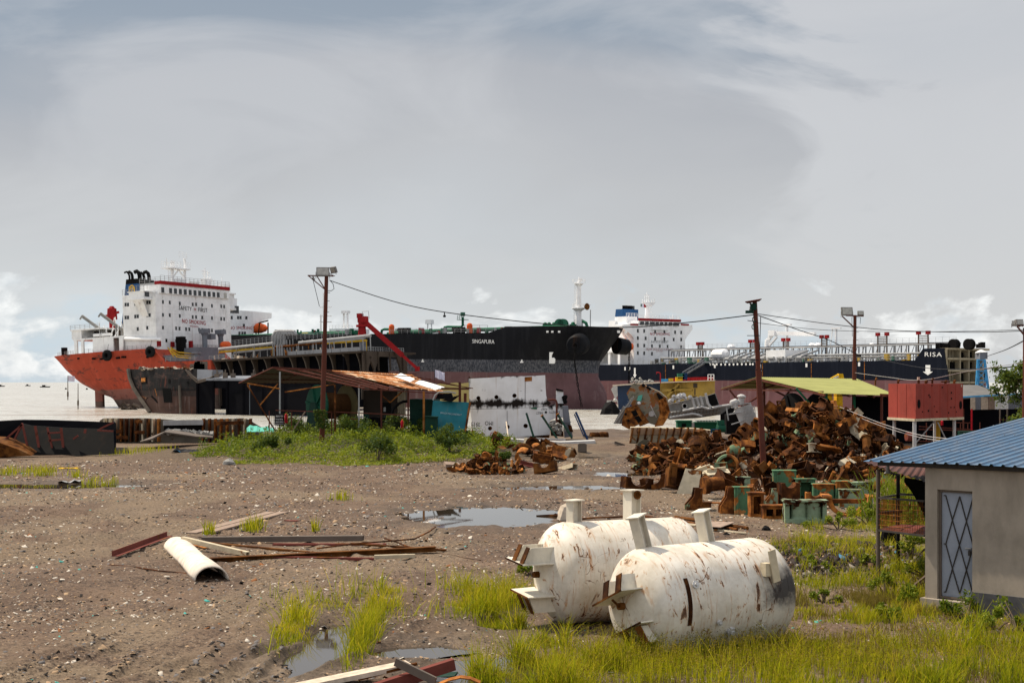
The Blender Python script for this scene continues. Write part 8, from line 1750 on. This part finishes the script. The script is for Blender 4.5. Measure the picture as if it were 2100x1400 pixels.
def s_half(g):g.lathe((0,-.3,0),(0,1,0),[(0,.40),(0,.5),(.6,.5),(.6,.40),(0,.40)],14,a0=0,a1=math.pi)
def s_chan(g):g.channel((-.7,0,0),(.7,0,0),.34,.22,.035)
def s_ibeam(g):g.ibeam((-.6,0,0),(.6,0,0),.3,.42,.035);g.tube((-.1,-.03,0),(-.1,.03,0),.1,n=10)
def s_bent(g):L=[(-.7,0),(-.3,.04),(0,.2),(.2,.5),(.25,.8)];g.grid([[(x,y,z)for y in(-.4,.4)]for x,z in L]);g.grid([[(x+.04,y,z+.05)for y in(-.4,.4)]for x,z in L])
def s_fork(g):g.slab([(-.5,0,0),(.5,0,0),(.5,0,.2),(.25,0,.25),(.25,0,.8),(.05,0,.8),(.05,0,.35),(-.15,0,.35),(-.2,0,.8),(-.4,0,.75),(-.5,0,.2)],(0,.2,0))
def s_gusset(g):g.slab([(-.5,0,0),(.5,0,0),(.5,0,.1),(-.38,0,.8),(-.5,0,.8)],(0,.05,0));g.bb((-.5,-.2,-.04),(.5,.25,0));g.bb((-.54,-.2,0),(-.5,.25,.8))
def s_plate(g):g.slab([(-.6,-.35,0),(.5,-.4,0),(.62,.1,0),(.4,.42,0),(-.55,.3,0)],(0,0,.05));g.beam((-.5,0,.12),(.45,0,.12),.05,.2)
def s_cyl(g):g.tube((-.13,0,0),(-.13,0,.9),.13,n=10);g.tube((.16,0,0),(.16,0,.85),.13,n=10);g.bb((-.3,-.16,.0),(.32,.16,.08))
SHAPES=[('bracket','bracket with three holes',s_bracket),('perforated_plate','plate full of bolt holes',s_holes),('bearing_casting','half round seat casting',s_arch),('bearing_block','short bearing casting',s_arch2),('open_box','open box casting',s_box),('tee_section','T shaped offcut',s_tee),('flanged_pipe','flanged pipe stub',s_pipe),('ring','thick ring',s_ring),('half_ring','half ring shell',s_half),('channel','channel offcut',s_chan),('beam_stub','H beam stub',s_ibeam),('bent_plate','curled plate',s_bent),('fork','forked casting',s_fork),('gusset','gusset bracket',s_gusset),('ragged_plate','ragged ribbed plate',s_plate),('twin_cylinder','twin cylinder casting',s_cyl)]
SM=[('dark rusty',M['rustdark']),('rusty brown',M['rust']),('orange rusty',M['rustorange']),('rusty half green',M['rustgreen']),('pale chipped',M['creamrust'])]
LIB={}
def scrap(si,mi,loc,rot,s,label,group):
 nm,_,fn=SHAPES[si]
 if(si,mi)not in LIB:
  g=MB();fn(g);g.jitter(.008);o=g.build('scrap_'+nm,SM[mi][1]);LIB[(si,mi)]=o
 else:
  o=LIB[(si,mi)].copy();COL.objects.link(o)
 o.location=loc;o.rotation_euler=rot;o.scale=(s,s,s);tag(o,label,'scrap metal',group);return o
rs=random.Random(21)
def heap_fill(n,xr,yr,cond,smin,smax,grp,zone):
 k=0;tries=0;placed=[]
 while k<n and tries<n*60:
  tries+=1;x=rs.uniform(*xr);y=rs.uniform(*yr)
  h=cond(x,y)
  if h is None:continue
  s=rs.uniform(smin,smax)
  if any((x-a)**2+(y-b)**2<(.27*(s+c))**2 for a,b,c in placed[-90:]):continue
  z=float(gz(x,y));top=z+h*.45*rs.uniform(.45,1.0)+.05
  si=rs.randrange(len(SHAPES));mi=rs.choices(range(5),(48,26,13,8,5))[0]
  rot=(rs.gauss(0,.75),rs.gauss(0,.75),rs.uniform(0,6.28))
  scrap(si,mi,(x,y,top),rot,s,SM[mi][0]+' '+SHAPES[si][1]+' '+zone(x,y,h),grp);placed.append((x,y,s));k+=1
GBIG='scrap pieces of the big heap'
def zone_big(x,y,h):
 px=1050+x/y*F
 if h>1.7:return 'high on the big heap'
 if px<1500:return 'on the left spur of the big heap'
 if px>1770:return 'on the right slope of the big heap'
 return 'on the front slope of the big heap'
def c_big(x,y):
 h=float(heap(x,y));return h if h>.15 and y<81 else None
heap_fill(240,(6.5,21.5),(62,81),c_big,.5,1.05,GBIG,zone_big)
def fill(n,xr,yr,cond,smin,smax,label):
 shp=[]
 for _,_,fn in SHAPES:g=MB();fn(g);shp.append((np.array(g.v),g.f))
 V=[];Fc=[];mi=[];b=0;k=0
 while k<n:
  x=rs.uniform(*xr);y=rs.uniform(*yr);h=cond(x,y)
  if h is None:continue
  k+=1;v,f=shp[rs.randrange(len(shp))];Rm=np.array(Euler((rs.gauss(0,.8),rs.gauss(0,.8),rs.uniform(0,6.28))).to_matrix());z=float(gz(x,y))+h*.40*rs.uniform(0,1)+.02
  V.append((v*rs.uniform(smin,smax))@Rm.T+[x,y,z]);m_=rs.choices(range(5),(60,18,9,8,5))[0]  # mostly dark rust, its tone standing in for shade in the gaps
  Fc+=[tuple(i+b for i in q)for q in f];mi+=[m_]*len(f);b+=len(v)
 me=bpy.data.meshes.new('scrap_fill');me.from_pydata(np.concatenate(V).tolist(),[],Fc)
 for q in SM:me.materials.append(q[1])
 me.polygons.foreach_set('material_index',mi);me.update();tag(link_mesh('scrap_fill',me),label,kind='stuff')
fill(1400,(6.5,21.5),(62,80),c_big,.3,.62,'small rusty offcuts filling the gaps of the big scrap heap')
GS2='scrap pieces of the small brick red heap'
cs=G(998,972)
def c_small(x,y):
 r=math.hypot((x-cs.x)/1.85,(y-cs.y-1.2)/1.5);return max(.05,1.9*(1-r))if r<1 else None
heap_fill(85,(cs.x-2,cs.x+2),(cs.y-.5,cs.y+2.9),c_small,.26,.5,GS2,lambda x,y,h:('at the top' if h>1.1 else 'at the foot')+' of the small brick red heap')
fill(150,(cs.x-2,cs.x+2),(cs.y-.5,cs.y+2.9),c_small,.18,.3,'small rusty bits filling the small brick red heap')
GM='scrap strewn between the white wall and the track'
cm=G(1095,938)
heap_fill(30,(cm.x-2.6,cm.x+2.8),(cm.y-3,cm.y+7),lambda x,y:.5 if math.hypot((x-cm.x)/2.7,(y-cm.y-2)/5)<1 else None,.5,1.0,GM,lambda x,y,h:('near' if y<cm.y+1 else 'far')+' in the scrap right of the mound')
GL2='scrap lying left of the big heap'
heap_fill(26,(8.2,12.0),(81,92),lambda x,y:.4,.6,1.0,GL2,lambda x,y,h:'behind the left spur of the heap')
def piece(name,label,cat,px,py,fn,mat,rot=(0,0,0),s=1.0,group=None,dz=0,smooth=None):
 p=G(px,py);p.z+=dz;o=thing(name,label,cat,p,rot,group);g=MB();fn(g);q=g.build('casting',mat,o,smooth=smooth);q.scale=(s,s,s);return o
piece('casting_ring','big oval brown ring casting leaning on the left of the heap','ring casting',1492,972,lambda g:g.lathe((0,0,0),(-.2,-1,.35),[(-.28,.36),(-.34,.52),(-.05,.56),(.05,.50),(.05,.40),(-.28,.36)],24),M['rustgreen'],s=1.0,dz=.42,smooth=40)
piece('trunk_casting','grey rounded trunk casting behind the big oval ring','casting',1503,955,lambda g:g.lathe((0,0,0),(.1,-.3,1),[(-.5,.35),(.2,.40),(.45,.36),(.55,.24)],12),M['rustgreen'],(.5,.3,0),.8,dz=.55,smooth=50)
piece('arch_casting','dark rusty double arch casting alone left of the heap','casting',1305,1002,lambda g:(arch(g,1.1,.42,.5,.36),None),M['rustdark'],(0,.1,.35),1.15)
piece('arch_casting','dark rusty arch casting tipped beside the double arch','casting',1345,1002,lambda g:arch(g,1.0,.5,.6,.34),M['rust'],(0,-.25,-.2),1.1)
piece('curved_casting','long curved dark casting propped at the left foot of the heap','casting',1378,990,s_bent,M['rust'],(0,.2,.3),1.1)
piece('trough','tall dark trough casting at the left foot of the heap','casting',1395,1008,s_box,M['rustdark'],(1.3,.2,.2),1.35,dz=.45)
piece('sloping_plate','teal and cream sloping plate leaning at the left front of the heap','plate',1412,1012,lambda g:g.slab([(-.45,0,0),(.35,0,0),(.55,.35,.85),(-.05,.4,.95)],(0,.08,0)),M['creamrust'],s=1.05)
for i,(px,py)in enumerate(((1440,975),(1470,977))):piece('cream_plate',('left','right')[i]+' one of two bleached cream plates lying at the left front of the heap','plate',px,py+14,s_plate,M['creamrust'],(.25,-.3+.2*i,.3),.95,dz=.5)
piece('gear_drum','toothed rusty drum behind the lone bracket','gear',1458,1022,lambda g:g.lathe((-.3,0,0),(1,.3,.1),[(0,.34),(.2,.34),(.2,.27),(.8,.27),(.8,.18)],22),M['rust'],dz=.5,smooth=40)
piece('tilted_plate','large tilted brown casting behind the lone bracket','casting',1485,1018,s_box,M['rust'],(.5,.4,.3),1.0,dz=.35)
GF='engine frames in the front row of the scrap yard'
def frame(px0,px1,pt,pb,fn,mat,label,yaw=.12,dep=.5):
 p=G((px0+px1)/2,pb);d=p.y;w=(px1-px0)*d/F;h=(pb-pt)*d/F;o=thing('engine_casting',label,'engine frame',p+Vector((0,dep/2,0)),(0,0,yaw),GF);g=MB();fn(g,w,h,dep);g.jitter(.006);g.build('frame_casting',mat,o);return o
def f_box(g,w,h,d):
 t=.06;g.bb((-w/2,-d/2,0),(w/2,-d/2+t,h));g.bb((-w/2,d/2-t,0),(w/2,d/2,h));g.bb((-w/2,-d/2+t,0),(-w/2+t,d/2-t,h));g.bb((w/2-t,-d/2+t,0),(w/2,d/2-t,h));g.bb((-w/2-.03,-d/2-.03,h),(w/2+.03,d/2+.03,h+.03));g.beam((-w*.32,-d/2-.02,0),(-w*.32,-d/2-.02,h),.05,.05)
def f_open(g,w,h,d):
 t=.09;g.bb((-w/2,-d/2,0),(-w/2+t,d/2,h));g.bb((w/2-t,-d/2,0),(w/2,d/2,h));g.bb((-w/2+t,-d/2,h-t),(w/2-t,d/2,h));g.bb((-w/2+t,-d/2,0),(w/2-t,d/2,t));g.bb((-w/2+t,d/2-.04,t),(w/2-t,d/2,h-t));g.bb((-w/2-.05,-d/2-.04,h),(w/2+.05,d/2,h+.04))
def f_a(g,w,h,d):
 g.slab([(-w*.5,-d*.5,0),(w*.5,-d*.5,0),(w*.5,-d*.5,h),(w*.05,-d*.5,h),(-w*.05,-d*.5,h*.62),(-w*.5,-d*.5,h*.25)],(0,.08,0));g.slab([(-w*.5,d*.4,0),(w*.5,d*.4,0),(w*.5,d*.4,h),(w*.05,d*.4,h),(-w*.05,d*.4,h*.62),(-w*.5,d*.4,h*.25)],(0,.08,0));g.bb((w*.5-.05,-d*.42,0),(w*.5,d*.4,h));g.bb((-w*.5,-d*.55,0),(w*.5,-d*.5,.09));g.bb((w*.35,-d*.56,0),(w*.5,-d*.5,h));g.bb((-w*.5,-d*.54,.12),(-w*.42,-d*.5,h*.25));g.tube((-w*.25,-d*.505,.12),(-w*.25,-d*.49,.12),.07,n=10)
def f_slots(g,w,h,d):f_open(g,w,h,d);g.bb((-.04,-d/2,.09),(.04,d/2-.04,h-.09))
def f_drums(g,w,h,d):
 t=.07;g.bb((-w/2,-d/2,0),(-w/2+.14,d/2,h));g.bb((w/2-.12,-d/2,0),(w/2,d/2,h*.9));g.bb((-w/2,-d/2-.06,0),(w/2,d/2,.14));g.bb((-w/2-.05,-d/2-.08,h*.9),(w/2+.05,d/2,h*.9+.05));r=w*.19
 for x in(-w*.15,w*.21):g.lathe((x,-d*.05,.14),(0,0,1),[(0,r*1.1),(.06,r),(h*.9-.2,r),(h*.9-.14,r*1.1)],18)
 g.bb((-w/2+.16,d*.3,.14),(w/2-.14,d*.38,h*.9));g.bb((-w/2-.02,-d/2-.1,h*.8),(-w*.25,-d*.3,h))
def f_half(g,w,h,d):
 r=min(w*.42,h);L=[(r*math.cos(a),h-r*math.sin(a))for a in np.linspace(0,math.pi,15)];L2=[((r+.13)*math.cos(a),h-(r+.13)*math.sin(a))for a in np.linspace(0,math.pi,15)]
 for y0,y1 in((-d*.9,-d*.6),(d*.4,d*.9)):
  for i in range(14):g.slab([(L[i][0],y0,L[i][1]),(L[i+1][0],y0,L[i+1][1]),(L2[i+1][0],y0,L2[i+1][1]),(L2[i][0],y0,L2[i][1])],(0,y1-y0,0))
 for i in range(14):g.slab([(L2[i][0],-d*.6,L2[i][1]),(L2[i+1][0],-d*.6,L2[i+1][1]),(L2[i+1][0]*.97,-d*.6,L2[i+1][1]+.02),(L2[i][0]*.97,-d*.6,L2[i][1]+.02)],(0,d,0))
 g.bb((r,-d,h-.03),(w*.62,d,h+.04));g.bb((-w*.62,-d,h-.03),(-r,d,h+.04));g.beam((-r,d*.3,h*.72),(r,d*.3,h*.72),.1,.14);g.bb((-.1,-d*.9,-.02),(.12,-d*.6,.2))
FR=[(1588,1634,966,1012,f_box,'greenrust','dark green box frame at the back of the front row',-.1,.6),(1510,1538,979,1018,f_box,'palegreenrust','pale green upright block left at the back of the row',.1,.4),(1637,1672,984,1030,f_open,'greenrust','green portal frame with a dark foot opening',.05,.5),(1670,1711,994,1036,f_box,'greenrust','deep green box frame right of the portal frame',-.1,.5),(1714,1747,988,1036,f_box,'greenrust','green box frame behind the orange half ring',.1,.5),(1747,1790,990,1036,f_box,'palegreenrust','wide pale green frame by the tall grass',.05,.5),(1724,1766,1005,1040,f_box,'palegreenrust','chipped pale green block behind the half ring',-.15,.4),(1600,1640,990,1036,lambda g,w,h,d:arch(g,w,h,d,w*.3),'rust','brown bearing block between the green frames',.15,.5),(1655,1697,1010,1044,lambda g,w,h,d:arch(g,w,h,d,w*.25),'rust','brown trough block before the portal frame',-.1,.5),(1408,1440,1001,1046,f_a,'rustgreen','lone rusty A shaped bracket at the left end of the row',.05,.45),(1437,1458,1031,1046,f_box,'rust','low rusty foot beside the lone A bracket',.05,.4),(1477,1507,998,1053,f_a,'rustorange','rusty triangular end bracket of the green row',.0,.5),(1507,1538,1000,1055,f_box,'greenrust','tall green panel block at the left of the front row',.0,.5),(1539,1566,1012,1060,f_open,'rustorange','narrow orange rusty portal with a dark opening',.05,.5),(1570,1594,1002,1036,f_a,'palegreenrust','pale green curled bracket standing behind the low frame',.1,.3),(1566,1612,1038,1064,f_slots,'rustorange','low wide rusty frame with two slots',.0,.5),(1611,1696,1024,1073,f_drums,'palegreenrust','pale green block with two drums, front and centre of the row',-.05,.55),(1700,1786,1018,1058,f_half,'rustorange','large orange rusty half ring housing at the right end of the row',-.1,.5)]
for a in FR:frame(a[0],a[1],a[2],a[3],a[4],M[a[5]],a[6],a[7],a[8])
GB2='scrap between the engine castings'
heap_fill(26,(9.0,16.5),(53.5,61),lambda x,y:.35 if y>54+(x-9)*.25 else None,.55,.95,GB2,lambda x,y,h:'among the green castings'+(' at their left' if x<12.5 else ' at their right'))
lie('steel_plate','flat rusty plate on the ground behind the lone bracket','plate',(1445,1031),(1492,1033),.35,.05,M['rustorange'])
# big wreck parts by the shore
def wreck():
 o=thing('wreck_block','patchy grey and orange ship block tipped on its edge by the water','ship wreck',W(1320,885,150));org=o.location;d=150
 def P(px,py,dd=0):return W(px,py,d+dd)
 g=MB();g.slab([P(*p)for p in((1285,806),(1298,786),(1318,788),(1352,803),(1366,815),(1372,832),(1360,868),(1345,872),(1326,866),(1300,840),(1290,820))],(.4,2.6,0));g.build('tipped_plate',M['camo'],o,org)
 g=MB();g.slab([P(*p,-1.2)for p in((1283,836),(1292,834),(1311,869),(1290,880),(1275,872),(1276,862))],(.2,1,0));g.slab([P(*p,-1.0)for p in((1292,834),(1304,830),(1330,867),(1312,874))],(.2,.8,0));g.build('honeycomb_box',M['rust'],o,org)
 g=MB();
 for q in(((1294,843),(1304,840),(1309,850),(1300,854)),((1301,856),(1310,852),(1317,862),(1309,867))):g.slab([P(*p,-1.25)for p in q],(0,.2,0))
 for px,py,r in((1289,862,.14),(1283,849,.13)):g.lathe(P(px,py,-1.25),(0,1,0),[(0,r),(.15,r)],12)
 g.build('hole',M['void'],o,org)
 g=MB();corr(g,P(1350,822,-1.4),P(1364,814,-1.4),P(1376,846,-1.4),P(1353,850,-1.4),.12,.28,2);g.slab([P(*p,-1.3)for p in((1353,850),(1376,846),(1360,872),(1342,875))],(.1,.8,0));g.build('corrugated_flap',M['rustorange'],o,org)
 g=MB();
 for a,b in(((1274,868),(1300,812)),((1269,868),(1296,815)),((1262,866),(1290,825))):g.tube(P(*a,-.6),P(*b,-.6),.06,n=6)
 for i in range(8):g.beam(P(1264+i*3.8,864-i*7,-.6),P(1274+i*3.6,868-i*7,-.6),.04,.04)
 g.slab([P(*p,-.4)for p in((1258,868),(1278,832),(1286,838),(1274,869))],(.1,.4,0));g.build('ladder',M['alu'],o,org)
 g=MB()
 for px,py,r in((1319,789,.16),(1328,793,.13),(1332,796,.13)):g.tube(P(px,py,-.3),P(px+3,py+5,.6),r,n=10)
 g.slab([P(*p,-.4)for p in((1346,806),(1350,805),(1362,816),(1352,819))],(0,.3,0));g.build('pipe_end',M['soot'],o,org)
 g=MB();g.lathe(P(1311,827,-.3),(-.3,-1,.3),[(0,.17),(.22,.17),(.26,.1)],12);g.build('white_fitting',M['whitesheet'],o,org);g=MB();g.slab([P(*p,-.2)for p in((1309,811),(1318,809),(1315,822),(1306,821))],(0,.1,0));g.build('green_netting',M['tarp'],o,org)
 g=MB();g.tube(P(1334,831,-.2),P(1346,856,-.2),.05,n=6);g.lathe(P(1336,848,-.1),(0,-1,0),[(0,.3),(.05,.3)],14);g.build('white_conduit',M['whitemach'],o,org)
 m=thing('machine_wreck','long grey engine room module with pipes, lying aslant behind the green engines','machinery',W(1430,870,112));org=m.location;d2=112
 def Q(px,py,dd=0):return W(px,py,d2+dd)
 g=MB();g.slab([Q(*p)for p in((1371,829),(1400,822),(1420,817),(1447,812),(1467,806),(1475,830),(1430,840),(1374,844))],(.3,2.0,0));g.slab([Q(*p)for p in((1374,846),(1475,832),(1508,829),(1478,850),(1430,857),(1372,860))],(.3,1.6,0));g.build('module_plate',M['alu'],m,org)
 g=MB();g.slab([Q(*p,-.15)for p in((1450,812),(1466,807),(1474,829),(1458,832))],(0,.1,0));g.lathe(Q(1404,832,-.1),(0,-1,0),[(0,.21),(.06,.21)],16);g.slab([Q(*p,-.2)for p in((1478,850),(1508,829),(1506,842),(1490,862),(1478,862))],(0,.2,0));g.build('dark_recess',M['soot'],m,org)
 g=MB();
 for pts in(((1400,842),(1420,838),(1440,834),(1452,838),(1475,833),(1496,830)),((1419,815),(1424,832),(1426,836)),((1428,814),(1434,832)),((1436,812),(1441,830)),((1447,806),(1452,828),(1461,838)),((1374,856),(1420,848),(1440,852))):g.path([Q(*p,-.35)for p in pts],.10,7)
 g.lathe(Q(1404,832,-.2),(0,-1,0),[(0,.16),(0,.22),(.05,.22),(.05,.16),(0,.16)],16);g.build('white_pipe',M['whitemach'],m,org)
 g=MB()
 for i in range(15):px=1374+i*7;g.beam(Q(px,845-i*.9,-.3),Q(px-4,859-i*.6,-.3),.05,.10)
 g.beam(Q(1372,858,-.4),Q(1478,845,-.4),.08,.08);g.beam(Q(1372,849,-.4),Q(1478,838,-.4),.06,.06);g.build('grating_frame',M['beamgrey'],m,org)
 g=MB();
 for px,py,r,l in((1374,824,.16,.5),(1384,818,.12,.4),(1392,815,.2,.5),(1398,814,.18,.5),(1388,826,.1,.5),(1380,814,.1,.3),(1404,818,.1,.3),(1414,815,.12,.2)):a=Q(px,py,-.2);g.tube(a,a+Vector((l*.3,-.3,l*.4)),r,n=10);g.tube(a+Vector((l*.1,-.1,l*.1)),a+Vector((l*.16,-.16,l*.2)),r*1.4,n=10)
 g.build('valve_cluster',M['whitemach'],m,org)
 w=thing('pump_wreck','dirty white tangle of pumps and ladders in front of the middle pole','machinery',W(1525,880,104));org=w.location;g=MB()
 def S(px,py,dd=0):return W(px,py,104+dd)
 g.slab([S(*p)for p in((1505,838),(1538,828),(1546,850),(1550,872),(1520,874))],(.2,.6,0));g.lathe(S(1520,822),(.1,0,1),[(-.3,.22),(.2,.22),(.3,.34),(.4,.3),(.5,.1)],12);g.lathe(S(1497,828),(1,0,.3),[(0,.1),(.1,.24),(.5,.28),(.7,.1)],10);g.lathe(S(1507,836),(0,0,1),[(0,.25),(.5,.25),(.6,.1)],10)
 g.build('pump_body',M['whitemach'],w,org);g=MB()
 for i in range(8):g.beam(S(1526+i*3,834-i*.4,-.3),S(1530+i*3,866-i*.2,-.3),.05,.05)
 for i in range(5):g.beam(S(1524,838+i*6,-.3),S(1548,834+i*6,-.3),.04,.04)
 for a,b in(((1490,835),(1494,862)),((1494,850),(1520,845)),((1478,833),(1540,826)),((1500,870),(1526,862))):g.tube(S(*a,-.2),S(*b,-.2),.05,n=6)
 g.build('ladder',M['lgrey'],w,org);g=MB();g.slab([S(*p,.5)for p in((1490,850),(1522,842),(1552,868),(1540,890),(1490,890))],(0,1,0));g.build('dark_frame',M['soot'],w,org)
 for i,(px0,px1,pt,pb,lab)in enumerate(((1389,1419,863,884,'left green painted engine block'),(1425,1472,866,886,'right green engine with a row of pale cylinder heads'))):
  e=thing('engine_block',lab,'engine',W((px0+px1)/2,pb,116),group='green engine blocks');org=e.location;g=MB();T=lambda px,py,dd=0:W(px,py,116+dd);g.slab([T(px0,pt),T(px1,pt),T(px1-1,pb),T(px0+1,pb)],(0,1.1,0));g.slab([T(px0-1,pt-1,-.06),T(px1+1,pt-1,-.06),T(px1+1,pt+1.5,-.06),T(px0-1,pt+1.5,-.06)],(0,1.2,0));g.build('block',M['green'],e,org)
  if i:
   g=MB()
   for k in range(7):g.lathe(T(px0+6+k*6,pt-1,.3),(0,0,1),[(0,.11),(.12,.11),(.16,.07)],8)
   g.tube(T(px0,pt-4,.2),T(px1,pt-4.5,.2),.045,n=6);g.slab([T(px0-6,pt),T(px0-1,pt),T(px0-1,pb-2),T(px0-6,pb-2)],(0,.6,0));g.build('cylinder_head',M['whitemach'],e,org)
  else:g=MB();g.slab([T(1398,868,-.03),T(1407,868,-.03),T(1407,875,-.03),T(1398,875,-.03)],(0,.02,0));g.build('number_plate',M['soot'],e,org)
 e=thing('small_motor','small green motor with a blue hose right of the engine blocks','motor',W(1470,886,103));org=e.location;g=MB();g.lathe(W(1478,878,103),(1,.2,0),[(-.3,.2),(-.25,.3),(.3,.3),(.35,.16)],14);g.box(W(1478,866,103),(.5,.4,.3));g.build('motor_body',M['wgreen'],e,org);g=MB();g.path([W(px,py,102.6)for px,py in((1459,888),(1459,881),(1466,880),(1474,881),(1475,888))],.05,7);g.build('blue_hose',M['bluepost'],e,org)
 o=thing('ribbed_plating','rust streaked ribbed steel panel lying on edge in front of the tipped block','hull plate',W(1375,908,104));org=o.location;g=MB();g.slab([W(*p,104)for p in((1293,876),(1330,876),(1380,878),(1420,878),(1457,882),(1456,894),(1400,911),(1345,913),(1291,908))],(0,.12,.05));g.build('panel',M['creamrust'],o,org)
 for i in range(11):g=MB();x=1297+i*14.2;g.slab([W(*p,103.6)for p in((x,876.5),(x+3.4,877),(x-2.5,909-max(0,i-7)*3.5),(x-6,909-max(0,i-7)*3.5))],(0,.42,0));g.build('rib',M['rustdark'],o,org)
 g=MB();g.slab([W(*p,103.9)for p in((1294,876.5),(1457,882.5),(1456,890),(1294,892))],(0,.06,0));g.build('rust_band',M['rustgreen2b'],o,org)
 o=thing('mooring_buoy','dark flanged steel wheel lying on edge on the muddy track','steel wheel',W(1322,920,86),(0,0,R(18)));g=MB();g.lathe((0,0,0),(0,-1,.1),[(-.35,.30),(-.3,.50),(-.22,.52),(-.2,.36),(-.02,.36),(0,.56),(.08,.56),(.1,.48),(.06,.30),(.06,.16),(.16,.16),(.16,.08),(0,.08)],24);g.build('wheel_rim',M['rubber2'],o,smooth=35)
 for px,py,lab in((1232,884,'brown curled plate left on the shore'),(1205,890,'splintered pale plate on the shore by the blue props'),(1350,890,'dark plank heap on the shore left of the panel'),(1270,905,'flat dark steel strip at the water edge')):piece('shore_scrap',lab,'scrap metal',px,py+8,s_plate,M['beamgrey'],(.2,.3,.4),.9)
 for i,(px,py)in enumerate(((1110,950),(1080,958),(1140,944),(1165,962),(1120,972))):piece('scrap_lump',('rusty box half','red brown flat sheet','tall folded brown sheet','pale brown offcut','low brown casting')[i]+' beside the track right of the mound','scrap metal',px,py,(s_box,s_plate,s_bent,s_chan,s_arch)[i],M[('rust','redrust','rust','creamrust','rustdark')[i]],(.2,.2,i*.7),1.0,dz=.08)
 piece('paving_block','pale tan block lying left of the small brick red heap','block',927,958,lambda g:g.box((0,0,.12),(.8,.5,.2),(.25,.1,.3)),M['wood'])
 piece('concrete_cube','grey cube by the track before the white deck slab','block',1194,926,lambda g:(g.box((0,0,.25),(.55,.5,.5)),g.box((0,0,.52),(.4,.38,.04))),M['beamgrey'])
M['rustgreen2b']=weathered('rust_and_cream_streaks',(.36,.24,.15),rust=.45,streak=.9,scale=1.2,grime=.4)
M['rubber2']=weathered('dark_khaki_steel',(.085,.075,.05),rust=.25,streak=.1,scale=1.6,grime=.4)
wreck()
